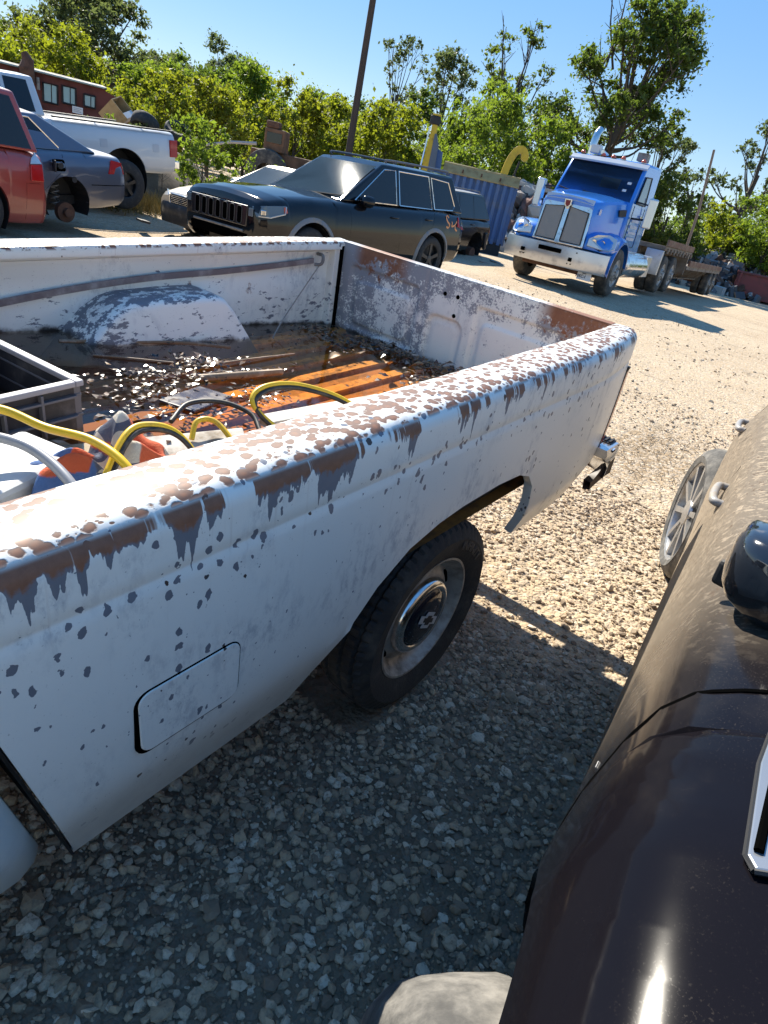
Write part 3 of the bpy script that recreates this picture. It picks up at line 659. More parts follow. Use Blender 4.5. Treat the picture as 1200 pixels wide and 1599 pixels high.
# raised lettering on the near rear tyre
tm = text_mesh('INFINITY', 0.040, 0.0012, 0.0005)
def bend(c):
    a = rad(62) - c.x / 0.250; r = 0.246 + c.y
    return Vector((AX + r * math.cos(a), 0.055 - 0.1695 + c.z * 0 + 0.169 - 0.168 * 0 - 0.0, WR + r * math.sin(a)))
def bend2(c):
    a = rad(52) + (-c.x) / 0.250; r = 0.248 + c.y
    # sidewall outer surface near r .25 bulges to y about .067 outward of the rim face
    return Vector((AX + r * math.cos(a), 0.055 - 0.0105 - c.z, WR + r * math.sin(a)))
tm = mesh_xf(tm, bend2); tm.materials.append(pm('raised_letter', (0.05, 0.05, 0.05), 0.6)); ob('tyre_lettering', tm, None, w1)
# the cab ahead of the bed: rear corner in view, the rest follows
def cab():
    mb = MB(); rows = []
    def zb(x): return 0.40 + (0.30 * math.sqrt(max(0, 1 - ((x + 1.68) / 0.42) ** 2)) if abs(x + 1.68) < 0.42 else 0)
    xs = sorted(list(np.linspace(-2.62, -0.035, 60)) + [-2.1, -2.095, -1.26, -1.265, -0.037, -0.041, -0.05])
    for x in xs:
        e = 0.0; top = 0.985 if x > -1.45 else 0.96 - 0.07 * ((-1.45 - x) / 1.15)
        k = max(0, 1 - (-0.03 - x) / 0.05); e = 0.035 * k ** 2
        k2 = max(0, (-2.35 - x) / 0.27); e += 0.10 * k2 ** 2
        b = zb(x); row = []
        for t in (0, .08, .2, .33, .5, .7, .85, .95):
            z = b + (top - 0.06 - b) * t; row.append((x, side_y(0.2, z) + e + 0.02 * max(0, (0.5 - (z - 0.05)) / 0.12) ** 2 * 0.4, z))
        row += [(x, 0.02 + e, top - 0.02), (x, 0.06 + e, top), (x, 0.40, top + 0.02), (x, WID / 2, top + 0.03)]
        row = [(q[0] - 0.24 * max(0.0, q[2] - 0.42) * max(0, 1 + x / 1.2), q[1], q[2]) for q in row]
        rows.append(row + [(q[0], WID - q[1], q[2]) for q in reversed(row[:-1])])
    mb.grid(rows); n = len(rows[0]); mb.f.append(tuple(range(n))); mb.f.append(tuple(range(len(mb.v) - n, len(mb.v)))[::-1])
    return mb
cb = ob('cab', cab(), FADED, pick, smooth=40)
mb = MB(); zb_, zt_ = 1.0, 1.62  # out-of-view cab roof, raised to cast shade on the dark sedan
def hexa(mb, base, top):
    return mb.add(base + top, [(3, 2, 1, 0), (4, 5, 6, 7), (0, 1, 5, 4), (1, 2, 6, 5), (2, 3, 7, 6), (3, 0, 4, 7)])
hexa(mb, [(-1.55, 0.06, zb_), (-0.20, 0.06, zb_), (-0.20, WID - 0.06, zb_), (-1.55, WID - 0.06, zb_)], [(-1.0, 0.14, zt_), (-0.30, 0.14, zt_), (-0.30, WID - 0.14, zt_), (-1.0, WID - 0.14, zt_)])
ob('cab_roof', mb, FADED, cb, bevel=0.04, seg=3, smooth=40)
def lerp(a, b, t): return a + (b - a) * t
def pane(P, u0, u1, v0, v1, off, t=0.006):
    # P: quad corners p00,p10,p11,p01
    P = [Vector(q) for q in P]
    def at(u, v): return (P[0] * (1 - u) + P[1] * u) * (1 - v) + (P[3] * (1 - u) + P[2] * u) * v
    q = [at(u0, v0), at(u1, v0), at(u1, v1), at(u0, v1)]; n = (q[1] - q[0]).cross(q[3] - q[0]).normalized() * off
    return [a + n for a in q], n.normalized()
for sg, yb, yt in ((1, 0.06, 0.14), (-1, WID - 0.06, WID - 0.14)):
    q, n = pane([(-1.55, yb, zb_), (-0.20, yb, zb_), (-0.30, yt, zt_), (-1.0, yt, zt_)], 0.12, 0.88, 0.06, 0.86, 0.002 * sg); ob('window', MB().slab(q, n * (1 if True else 1), 0.004), GLASS, pick)
q, n = pane([(-0.20, WID - 0.06, zb_), (-0.20, 0.06, zb_), (-0.30, 0.14, zt_), (-0.30, WID - 0.14, zt_)], 0.1, 0.9, 0.1, 0.85, -0.002); ob('rear_window', MB().slab(q, n, 0.004), GLASS, pick)
q, n = pane([(-1.55, 0.06, zb_), (-1.55, WID - 0.06, zb_), (-1.0, WID - 0.14, zt_), (-1.0, 0.14, zt_)], 0.06, 0.94, 0.06, 0.9, -0.002); ob('windshield', MB().slab(q, n, 0.004), GLASS, pick)

# ------------------------------------------------------------------ things lying in the bed
def T(p): return TRM @ Vector(p)
HW = 0.863
def wz(x, y): return HW - 0.0824 * x - 0.0131 * y
g = G('tea_brown_rainwater'); p = g.P('Generated')
tb = g.n('ShaderNodeBsdfTransparent'); tb.inputs[0].default_value = (0.96, 0.90, 0.80, 1)
gl = g.n('ShaderNodeBsdfGlossy'); gl.inputs['Roughness'].default_value = 0.03
po = g.P(); bmp = g.n('ShaderNodeBump'); g.set(bmp, 'Height', g.noise(g.scale(po, (1, 2.0, 1)), 9, 3, 0.5)); bmp.inputs['Strength'].default_value = 0.10; bmp.inputs['Distance'].default_value = 0.01
g.set(gl, 'Normal', bmp.outputs[0])
fr = g.n('ShaderNodeFresnel'); fr.inputs[0].default_value = 1.33; mx = g.n('ShaderNodeMixShader'); g.set(mx, 0, g.math('MULTIPLY', fr.outputs[0], g.math('SUBTRACT', 1.0, g.n('ShaderNodeNewGeometry').outputs['Backfacing']))); g.set(mx, 1, tb.outputs[0]); g.set(mx, 2, gl.outputs[0])
g.t.links.new(mx.outputs[0], g.out.inputs['Surface'])
va = g.n('ShaderNodeVolumeAbsorption'); va.inputs[0].default_value = (0.95, 0.68, 0.20, 1); va.inputs[1].default_value = 4.5
g.t.links.new(va.outputs[0], g.out.inputs['Volume'])
xa, xb, ya, yb = 0.034, LEN - 0.036, 0.098, WID - 0.098
mb = MB().add([(xa, ya, 0.64), (xb, ya, 0.64), (xb, yb, 0.64), (xa, yb, 0.64), (xa, ya, wz(xa, ya)), (xb, ya, wz(xb, ya)), (xb, yb, wz(xb, yb)), (xa, yb, wz(xa, yb))],
    [(3, 2, 1, 0), (4, 5, 6, 7), (0, 1, 5, 4), (1, 2, 6, 5), (2, 3, 7, 6), (3, 0, 4, 7)])
wt = ob('water', mb, g.m); wt.matrix_world = TRM; tag(wt, 'tea brown rainwater standing in the pickup bed', kind='structure')

g = G('wet_leaf_litter'); r = g.n('ShaderNodeNewGeometry').outputs['Random Per Island']
g.fin(g.ramp(r, [(0, (0.022, 0.012, 0.008)), (0.45, (0.07, 0.035, 0.018)), (0.75, (0.16, 0.085, 0.035)), (0.93, (0.22, 0.16, 0.11)), (1, (0.40, 0.34, 0.28))]), 0.22); LITTER = g.m
g.set(g.b, 'Specular IOR Level', 0.7)
mb = MB()
def flake(c, s, mb=mb):
    a = random.uniform(0, 6.28); R = Euler((random.gauss(0, 0.16), random.gauss(0, 0.16), a)).to_matrix(); q_ = random.random() ** 2; L = s * (0.6 + 1.5 * q_); w = s * random.uniform(0.35, 0.9); k = s * random.uniform(-0.2, 0.35)
    P = [(-L / 2, 0, 0), (0, -w / 2, k), (L / 2, 0, k * 0.2), (0, w / 2, k)]
    mb.add([R @ Vector(q) + Vector(c) for q in P], [(0, 1, 3), (1, 2, 3)])
for cx, cy, sx, sy, n, s, dz in ((1.02, 1.07, 0.06, 0.05, 150, 0.024, 0.010), (1.06, 0.93, 0.12, 0.02, 130, 0.020, 0.006), (0.80, 0.98, 0.09, 0.05, 190, 0.017, 0.003), (0.70, 0.86, 0.10, 0.03, 120, 0.017, 0.003), (1.98, 0.98, 0.04, 0.15, 330, 0.030, 0.020), (1.86, 1.15, 0.08, 0.07, 150, 0.028, 0.010),
        (1.99, 0.62, 0.04, 0.18, 300, 0.032, 0.025), (1.80, 0.66, 0.09, 0.06, 110, 0.026, 0.006), (1.0, 0.74, 0.05, 0.04, 170, 0.016, 0.008), (0.66, 0.70, 0.10, 0.07, 120, 0.018, 0.005), (1.35, 1.12, 0.30, 0.12, 45, 0.018, 0.002), (1.92, 1.38, 0.08, 0.04, 70, 0.026, 0.004), (0.45, 0.45, 0.2, 0.14, 120, 0.02, 0.006)):
    for i in range(int(n * 0.75)):
        x, y = random.gauss(cx, sx), random.gauss(cy, sy)
        if 0.06 < x < LEN - 0.06 and 0.13 < y < WID - 0.12:
            d = math.exp(-(((x - cx) / sx) ** 2 + ((y - cy) / sy) ** 2) / 2); flake((x, y, wz(x, y) + random.uniform(0, 0.006 + dz * d * 2)), s)
lt = ob('leaf_litter', mb, LITTER); lt.matrix_world = TRM; tag(lt, 'sodden dead leaves floating in the pickup bed water', kind='stuff', cat='leaf litter')
g = G('dry_leaf'); g.fin(g.mix(g.noise(g.P(), 30), (0.26, 0.13, 0.05), (0.42, 0.26, 0.12)), 0.6); LEAF = g.m
def leaf_mesh(s):
    rows = []
    for u in np.linspace(0, 1, 7):
        w = s * 0.36 * math.sin(math.pi * min(1, u * 0.92 + 0.06)) ** 0.8; rows.append([((u - 0.5) * s, v * w, 0.10 * s * v * v + 0.12 * s * math.sin(u * 4)) for v in (-1, -0.5, 0, 0.5, 1)])
    return mesh('leaf', MB().grid(rows), LEAF, 60)
lm_ = leaf_mesh(0.06)
for k, (x, y, a, lab) in enumerate(((1.78, 0.86, 0.4, 'broad orange leaf floating over the yellow ribs in the pickup bed'), (1.90, 0.80, 1.9, 'curled brown leaf in the litter before the tailgate'), (1.99, 0.70, 2.6, 'dark red leaf leaning on the litter below the tailgate centre panel'), (1.60, 0.98, 2.9, 'brown leaf lying across the middle floor rib'))):
    o = ob('dead_leaf', lm_, None); o.matrix_world = TRM @ Matrix.Translation((x, y, wz(x, y) + 0.012)) @ Euler((random.gauss(0, .3), random.gauss(0, .3), a)).to_matrix().to_4x4(); tag(o, lab, 'leaf', 'large leaves in the pickup bed')
BARK = pm('bare_twig', (0.22, 0.14, 0.08), 0.6, dirt=(0.45, 0.38, 0.3), amt=0.3, sc=30)
for pts, r, lab in (([(0.72, 1.36, 0), (0.95, 1.30, 0.004), (1.12, 1.28, 0.0), (1.27, 1.20, 0.0)], 0.006, 'long brown stick floating in shade beside the crate'),
                    ([(0.98, 1.02, 0.004), (1.2, 1.04, 0.008), (1.48, 1.08, 0.0)], 0.004, 'thin pale stick across the middle of the water'),
                    ([(0.92, 0.93, 0.004), (1.05, 0.90, 0.012), (1.22, 0.88, 0.016)], 0.011, 'thick pale leafy stick lying in the water'),
                    ([(0.74, 1.20, 0.003), (0.84, 1.14, 0.004), (0.94, 1.08, 0.003)], 0.003, 'short thin twig right of the crate rim')):
    o = ob('stick', MB().tube(spline([(x, y, wz(x, y) + z) for x, y, z in pts], 5), r, 6), BARK, smooth=60); o.matrix_world = TRM; tag(o, lab, 'stick', 'sticks in the pickup bed')
# plank and scraps
WOOD = pm('weathered_board', (0.50, 0.46, 0.40), 0.7, dirt=(0.2, 0.15, 0.1), amt=0.4, sc=12)
o = ob('board', MB().box((0, 0, 0), (0.42, 0.075, 0.05)), WOOD, bevel=0.003); o.matrix_world = TRM @ Matrix.Translation((0.50, 0.545, 0.80)) @ Euler((0.2, -0.10, -0.52)).to_matrix().to_4x4(); tag(o, 'pale weathered board end beside the checkered quilt', 'board')
o = ob('board', MB().box((0, 0, 0), (0.50, 0.05, 0.03)), pm('old_white_lath', (0.6, 0.56, 0.48), 0.6, dirt=(0.3, 0.2, 0.12), amt=0.4, sc=9), bevel=0.003); o.matrix_world = TRM @ Matrix.Translation((1.12, 0.57, 0.765)) @ Euler((0.1, 0.06, -0.03)).to_matrix().to_4x4(); tag(o, 'long off white board lying in the water under the rail', 'board')
o = ob('plastic_sheet', MB().box((0, 0, 0), (0.20, 0.11, 0.008)), pm('grey_blue_sheet', (0.045, 0.045, 0.07), 0.2, dirt=(0.10, 0.07, 0.05), amt=0.5, sc=12), bevel=0.003); o.matrix_world = TRM @ Matrix.Translation((0.80, 0.78, 0.790)) @ Euler((0.02, 0.10, 0.35)).to_matrix().to_4x4(); tag(o, 'flat dark slate coloured panel half sunk in the water', 'panel')
o = ob('plastic_tub', MB().box((0, 0, 0), (0.30, 0.16, 0.16)), pm('dirty_white_plastic', (0.55, 0.56, 0.57), 0.5, dirt=(0.25, 0.2, 0.17), amt=0.4, sc=8), bevel=0.012); o.matrix_world = TRM @ Matrix.Translation((0.14, 0.52, 0.80)) @ Euler((0.0, -0.06, 0.25)).to_matrix().to_4x4(); tag(o, 'dirty white plastic tub under the grey hose', 'tub')
# crate
CR = pm('grey_crate_plastic', (0.025, 0.024, 0.03), 0.5, dirt=(0.16, 0.14, 0.13), amt=0.3, sc=10)
CR_RIM = pm('sunlit_rim', (0.36, 0.34, 0.36), 0.5)  # rim coloured lighter than the crate for sunlight on its edges
cm = TRM @ Matrix.Translation((0.235, 0.855, 0.655)) @ Euler((0, 0, 0.10)).to_matrix().to_4x4()
crate = thing('plastic_crate', 'grey ribbed plastic crate standing in the flooded pickup bed', 'crate', matrix=cm)
LX, LY, HZ = 0.345, 0.325, 0.275
mb = MB()
for sx in (-1, 1): mb.box((sx * (LX / 2 - 0.006), 0, HZ / 2), (0.004, LY - 0.018, HZ - 0.01))
for sy in (-1, 1): mb.box((0, sy * (LY / 2 - 0.006), HZ / 2), (LX - 0.008, 0.004, HZ - 0.012))
mb.box((0, 0, 0.004), (LX - 0.02, LY - 0.022, 0.006)); ob('wall_panel', mb, CR, crate)
mb = MB(); nb = 6
for sx in (-1, 1):
    for k in range(nb): mb.box((sx * (LX / 2), 0, 0.01 + k * (HZ - 0.04) / (nb - 1)), (0.017, LY, 0.006))
    for k in range(5): mb.box((sx * (LX / 2 + 0.0005), -LY / 2 + 0.006 + k * (LY - 0.012) / 4, HZ / 2 - 0.004), (0.0165, 0.006, HZ - 0.012))
for sy in (-1, 1):
    for k in range(nb): mb.box((0, sy * (LY / 2), 0.0105 + k * (HZ - 0.04) / (nb - 1)), (LX - 0.014, 0.017, 0.0055))
    for k in (1, 2, 3): mb.box((-LX / 2 + 0.006 + k * (LX - 0.012) / 4, sy * (LY / 2 + 0.0005), HZ / 2 - 0.004), (0.006, 0.0165, HZ - 0.013))
ob('rib_grid', mb, pm('crate_rib_plastic', (0.14, 0.135, 0.15), 0.5), crate, bevel=0.001)
mb = MB()
for sx in (-1, 1): mb.box((sx * (LX / 2), 0, HZ), (0.020, LY + 0.02, 0.014))
for sy in (-1, 1): mb.box((0, sy * (LY / 2), HZ), (LX - 0.0205, 0.020, 0.0135))
ob('rim', mb, CR_RIM, crate, bevel=0.003)
o = ob('paper_scrap', MB().box((0, 0, 0), (0.03, 0.02, 0.08)), pm('white_scrap', (0.7, 0.68, 0.65), 0.6)); o.matrix_world = cm @ Matrix.Translation((0.10, 0.06, 0.06)) @ Euler((0.3, 0.4, 0.2)).to_matrix().to_4x4(); tag(o, 'white scrap standing inside the grey crate', 'scrap')
# jumper cables
YEL = pm('yellow_cable', (0.72, 0.46, 0.012), 0.35, dirt=(0.35, 0.22, 0.05), amt=0.3, sc=14)
BLK = pm('black_cable', (0.025, 0.022, 0.02), 0.45, dirt=(0.15, 0.12, 0.08), amt=0.3, sc=20)
def cable(lab, pts, r=0.007, both=True, off=0.95, mat=None):
    t = thing('jumper_cable', lab, 'cable', group='yellow and black jumper cables in the pickup bed', matrix=TRM); sp = spline(pts, 9)
    ob('yellow_lead', MB().tube(sp, r, 9), mat or YEL, t, smooth=60)
    if both:
        ob('black_lead', MB().tube([p + Vector((0.3 * r, -1.4 * r, -1.25 * r)) * off for p in sp], r * 0.92, 9), BLK, t, smooth=60)
    return t
cable('thick yellow cable running from the crate down to the near rail', [(0.10, 0.62, 0.985), (0.199, 0.576, 0.965), (0.245, 0.505, 0.945), (0.285, 0.415, 0.945), (0.30, 0.33, 0.925), (0.30, 0.265, 0.87), (0.30, 0.25, 0.80)], 0.0085, False)
cable('thin arching yellow and black cable over the checkered quilt', [(0.21, 0.30, 0.82), (0.255, 0.345, 0.88), (0.34, 0.40, 0.945), (0.40, 0.415, 0.95), (0.45, 0.385, 0.93), (0.475, 0.32, 0.86), (0.48, 0.28, 0.80)], 0.0062)
cable('looped yellow and black cable standing above the near rail', [(0.86, 0.36, 0.78), (0.80, 0.47, 0.83), (0.775, 0.53, 0.88), (0.83, 0.545, 0.905), (0.93, 0.52, 0.90), (1.02, 0.43, 0.87), (1.07, 0.32, 0.80)], 0.0068)
cable('short double bend of yellow cable beside the pale board', [(0.57, 0.50, 0.84), (0.60, 0.52, 0.87), (0.635, 0.50, 0.87), (0.64, 0.44, 0.84), (0.63, 0.38, 0.80)], 0.0065, False)
cable('flat dark cable coiled on the water behind the yellow bend', [(0.60, 0.62, 0.83), (0.68, 0.66, 0.845), (0.76, 0.63, 0.845), (0.80, 0.56, 0.83), (0.78, 0.50, 0.81)], 0.0065, False, mat=BLK)
o = ob('grey_hose', MB().tube(spline([(0.08, 0.64, 0.93), (0.166, 0.50, 0.945), (0.20, 0.42, 0.93), (0.205, 0.33, 0.90), (0.20, 0.26, 0.83)], 9), 0.0095, 10), pm('grey_rubber_hose', (0.27, 0.28, 0.31), 0.4), smooth=60); o.matrix_world = TRM; tag(o, 'grey rubber hose bending down beside the checkered quilt', 'hose')
# strap along the far wall, with a thin string hanging from the hook
STR = pm('faded_strap', (0.17, 0.13, 0.13), 0.7, dirt=(0.42, 0.38, 0.36), amt=0.35, sc=8)
pts = spline([(0.30, 1.455, 0.845), (0.61, 1.462, 0.886), (0.87, 1.463, 0.915), (1.14, 1.464, 0.933), (1.45, 1.465, 0.940), (1.75, 1.464, 0.953), (1.93, 1.455, 0.966)], 8)
mb = MB().grid([[(p.x, p.y, p.z + 0.012), (p.x, p.y - 0.005, p.z + 0.010), (p.x, p.y - 0.005, p.z - 0.010), (p.x, p.y, p.z - 0.012)] for p in pts], close=True)
o = ob('tie_strap', mb, STR); o.matrix_world = TRM; tag(o, 'faded brown strap stretched along the far bed wall to a hook', 'strap')
o = ob('string', MB().tube(spline([(1.955, 1.435, 0.955), (1.85, 1.42, 0.86), (1.70, 1.37, 0.765), (1.55, 1.27, 0.735), (1.50, 1.22, 0.742)], 8), 0.0028, 5), pm('grey_string', (0.30, 0.27, 0.24), 0.8)); o.matrix_world = TRM; tag(o, 'thin grey string hanging from the hook into the water', 'string')
# quilt
g = G('checkered_quilt'); p = g.P(); x, y, z = g.sep(p)
ck = g.n('ShaderNodeTexChecker'); g.set(ck, 'Vector', g.scale(p, (1, 1, 1))); ck.inputs['Scale'].default_value = 17.0; ck.inputs[1].default_value = (0.62, 0.58, 0.50, 1); ck.inputs[2].default_value = (0.075, 0.10, 0.16, 1)
n = g.noise(p, 26, 4, 0.6); c = g.mix(g.step(g.noise(p, 7.5, 1.0, 0.4), 0.54, 0.56), ck.outputs[0], (0.13, 0.035, 0.03))
c = g.mix(g.step(g.math('ADD', x, g.math('MULTIPLY', n, 0.02)), -0.045, -0.04), (0.05, 0.14, 0.36), c)
c = g.mix(g.math('MULTIPLY', g.step(g.math('ADD', z, g.math('MULTIPLY', n, 0.03)), 0.128, 0.133), g.step(g.noise(p, 9.0, 1, 0.4), 0.40, 0.43)), c, (0.62, 0.10, 0.03))
g.fin(g.mix(g.math('MULTIPLY', n, 0.4), c, (0.12, 0.08, 0.06)), 0.9); g.bump(g.noise(p, 240, 3, 0.6), 0.5, 0.003)
rows = []
for u in np.linspace(-0.17, 0.17, 54):
    row = []
    for v in np.linspace(-1, 1, 40):
        e = 1 - (abs(u) / 0.185) ** 3
        h = (0.135 + 0.030 * math.sin(u * 38 + v * 1.5) + 0.014 * math.sin(v * 9 + u * 21) + 0.018 * math.sin(u * 75)) * (1 - abs(v) ** 3.2) * e
        row.append((u + 0.012 * math.sin(v * 8), v * 0.10 + 0.014 * math.sin(u * 50), h))
    rows.append(row)
o = ob('quilt', MB().grid(rows), g.m, smooth=180); o.matrix_world = TRM @ Matrix.Translation((0.335, 0.44, 0.775)) @ Euler((0, 0, -0.12)).to_matrix().to_4x4(); tag(o, 'bunched checkered quilt with orange and blue corners', 'quilt')
# ------------------------------------------------------------------ cars
def smooth_interp(tab, x):
    # tab: sorted list of (x, v...) ; cosine-free linear with softening
    if x <= tab[0][0]: return tab[0][1:]
    if x >= tab[-1][0]: return tab[-1][1:]
    for a, b in zip(tab, tab[1:]):
        if a[0] <= x <= b[0]:
            t = (x - a[0]) / (b[0] - a[0]); return tuple(p + (q - p) * t for p, q in zip(a[1:], b[1:]))
PROF = [(0.0, 0.90), (0.06, 0.96), (0.18, 0.985), (0.40, 1.0), (0.60, 0.997), (0.78, 0.985), (0.90, 0.955), (0.96, 0.915), (0.99, 0.85)]
def fit_pane(P, uv, out, off=0.004):
    q, n = pane(P, *uv, 0.0)
    if n.dot(out) < 0: n = -n
    return [a + n * off for a in q], n
class Car:
    """x forward (0 = rear axle), y left, z up"""
    def __init__(s, root, st, arches, gh, paint, half, prof=PROF, crown=0.03):
        s.root, s.st, s.ar, s.gh, s.half, s.prof, s.crown = root, sorted(st), arches, gh, half, prof, crown
        s.paint = paint
    def low(s, x):
        zl = smooth_interp(s.st, x)[0]
        for ax, az, r in s.ar:
            if abs(x - ax) < r: zl = max(zl, az + math.sqrt(r * r - (x - ax) ** 2))
        return zl
    def y(s, x, z):
        zl, zt, w = smooth_interp(s.st, x); t = min(1, max(0, (z - zl) / (zt - zl))); return s.half * w * smooth_interp(s.prof, t)[0]
    def body(s, name='body', n=70):
        xs = set(np.linspace(s.st[0][0], s.st[-1][0], n).round(4)) | {round(a[0], 4) for a in s.st}
        for ax, az, r in s.ar:
            for k in range(21): xs.add(round(ax - r * math.cos(math.pi * k / 20), 4))
            xs.add(round(ax - r - 0.002, 4)); xs.add(round(ax + r + 0.002, 4))
        xs = sorted(x for x in xs if s.st[0][0] <= x <= s.st[-1][0]); rows = []
        for x in xs:
            zl, zt, w = smooth_interp(s.st, x); zb = s.low(x); row = []
            row.append((x, s.y(x, zb) - 0.06, zb + 0.001))
            zs = [zl + (zt - zl) * t for t, k in s.prof]
            for i, z in enumerate(zs):
                z2 = zb + (zt - zb) * (i / (len(zs) - 1)) * 0.999 if zb > zl + 1e-4 else z
                z2 = max(z2, min(zb, zt)); row.append((x, s.y(x, z2), z2))
            yy = s.half * w
            row += [(x, yy * 0.70, zt + s.crown * 0.3), (x, yy * 0.4, zt + s.crown * 0.75), (x, 0, zt + s.crown)]
            rows.append(row + [(q[0], -q[1], q[2]) for q in reversed(row[:-1])])
        mb = MB().grid(rows); k = len(rows[0]); mb.f.append(tuple(range(k))); mb.f.append(tuple(range(len(mb.v) - k, len(mb.v)))[::-1])
        s.b = ob(name, mb, s.paint, s.root, smooth=38)
        # wheel housings, dark
        mb = MB()
        for ax, az, r in s.ar:
            for sg in (1, -1):
                yo = s.y(ax, az + r) - 0.035
                rr = [[(ax + (r - 0.002) * math.cos(t), sg * yy, az + (r - 0.002) * math.sin(t)) for t in np.linspace(-0.5, math.pi + 0.5, 17)] for yy in (yo, yo - 0.42)]
                mb.grid(rr); o = len(mb.v) - 17; mb.f.append(tuple(range(o, o + 17)))
        xs0, xs1 = s.st[0][0] + 0.25, s.st[-1][0] - 0.25; zf = min(a[1] for a in s.st) + 0.03
        mb.bx(xs0, xs1, -s.half * 0.55, s.half * 0.55, zf, zf + 0.12)
        ob('underbody', mb, BLACK, s.root)
        return s.b
    def flare(s, mat, name='arch_trim', wid=0.06):
        for ax, az, r in s.ar:
            for sg in (1, -1):
                rows = []
                for t in np.linspace(-0.25, math.pi + 0.25, 21):
                    row = []
                    for rr, off in ((r - 0.004, -0.01), (r - 0.002, 0.022), (r + wid * 0.6, 0.02), (r + wid, 0.0)):
                        x, z = ax + rr * math.cos(t), az + rr * math.sin(t); row.append((x, sg * (s.y(x, max(z, 0.3)) + off), z))
                    rows.append(row)
                ob(name, MB().grid(rows), mat, s.root, smooth=40)
    def glasshouse(s, wins, glass=None, trim=None, bevel=0.03, name='roof', ws=(0.05, 0.95, 0.05, 0.92), rw=(0.1, 0.9, 0.12, 0.88)):
        (xa, za), (xb, zb), (xc, zc), (xd, zd), yb, yt = s.gh; glass = glass or GLASS
        def P(sg): return [(xd, sg * yb, zd), (xa, sg * yb, za), (xb, sg * yt, zb), (xc, sg * yt, zc)]
        L, R_ = P(1), P(-1); mb = MB()
        # roof crown built in
        mid = [((xb * 0.97 + xc * 0.03), 0, zb + 0.035), ((xc * 0.97 + xb * 0.03), 0, zc + 0.035)]
        ym = [(xb - 0.10, yt * 0.55, zb + 0.028), (xc + 0.05, yt * 0.55, zc + 0.028), (xb - 0.10, -yt * 0.55, zb + 0.028), (xc + 0.05, -yt * 0.55, zc + 0.028)]
        vs = L + R_ + mid + ym
        fs = [(0, 1, 2, 3), (7, 6, 5, 4), (3, 2, 10, 11), (11, 10, 8, 9), (9, 8, 12, 13), (13, 12, 6, 7), (1, 5, 6, 12, 8, 10, 2), (4, 0, 3, 11, 9, 13, 7), (0, 4, 5, 1)]
        mb.add(vs, fs); s.r = ob(name, mb, s.paint, s.root, bevel=bevel, seg=3, smooth=38)
        ln = (Vector(L[2]) - Vector(L[1])).normalized()
        def side(sg, x, z):
            t = (z - za) / (zb - za); return sg * (yb + (yt - yb) * t)
        nrm = Vector((0, zb - za, yb - yt)).normalized()
        for poly in wins:
            for sg in (1, -1):
                n = Vector((0, sg * nrm.y, nrm.z)); pts = [Vector((x, side(sg, x, z), z)) + n * 0.002 for x, z in poly]
                w = ob('window', MB().slab(pts, n, 0.004), glass, s.root)
                if trim is not None:
                    ob('window_trim', MB().tube([p + n * 0.004 for p in pts + [pts[0]]], 0.011, 5, cap=False), trim, w)
        q, nn = fit_pane([(xa, yb, za), (xa, -yb, za), (xb, -yt, zb + 0.012), (xb, yt, zb + 0.012)], ws, Vector((1, 0, 0)))
        s.wsq, s.wsn = q, nn; s.ws = ob('windshield', MB().slab(q, nn, 0.004), glass, s.root)
        q, nn = fit_pane([(xd, yb, zd), (xd, -yb, zd), (xc, -yt, zc + 0.012), (xc, yt, zc + 0.012)], rw, Vector((-1, 0, 0)))
        ob('rear_window', MB().slab(q, nn, 0.004), glass, s.root)
    def seam(s, lines, name='door_seam', w=0.007):
        # each line: list of (x,z) on both sides
        for ln in lines:
            pts = []
            for (x0, z0), (x1, z1) in zip(ln, ln[1:]):
                for t in np.linspace(0, 1, 7)[:-1]: pts.append((x0 + (x1 - x0) * t, z0 + (z1 - z0) * t))
            pts.append(ln[-1])
            for sg in (1, -1):
                ob(name, MB().tube([(x, sg * (s.y(x, z) - w * 0.42), z) for x, z in pts], w * 0.6, 5), GAP, s.root)
    def handle(s, x, z, mat=None, L=0.17, sides=(1, -1)):
        for sg in sides:
            y = s.y(x, z); ob('door_handle', MB().tube(spline([(x - L / 2, sg * (y - 0.004), z), (x - L / 2 + 0.02, sg * (y + 0.026), z), (x + L / 2 - 0.02, sg * (y + 0.026), z), (x + L / 2, sg * (y - 0.004), z)], 5), 0.013, 8), mat or s.paint, s.root, smooth=60)
    def mirror(s, x, z, y, mat=None, sc=1.0):
        for sg in (1, -1):
            mb = MB(); rows = []
            for u, k in ((-0.06, 0.85), (-0.055, 1.0), (0.0, 1.0), (0.05, 0.82), (0.08, 0.45), (0.09, 0.02)):
                rows.append([(x + u * sc, sg * (y + 0.12 * sc + 0.12 * sc * k * math.cos(t)), z + 0.085 * sc * k * math.sin(t)) for t in np.linspace(0, 2 * math.pi, 15)[:-1]])
            mb.grid(rows, close=True); mb.tube([(x + 0.03, sg * (y - 0.03), z - 0.06 * sc), (x + 0.01, sg * (y + 0.08 * sc), z - 0.03)], 0.022 * sc, 7)
            mm = ob('door_mirror', mb, mat or s.paint, s.root, smooth=50)
            ob('mirror_glass', MB().lathe([(-0.061, 0.0), (-0.0605, 1.0)], (0, 0, 0), 'x', 14), CHROME, mm, loc=(x - 0.0, sg * (y + 0.12 * sc), z)).scale = (1 * sc, 0.10 * sc, 0.07 * sc)
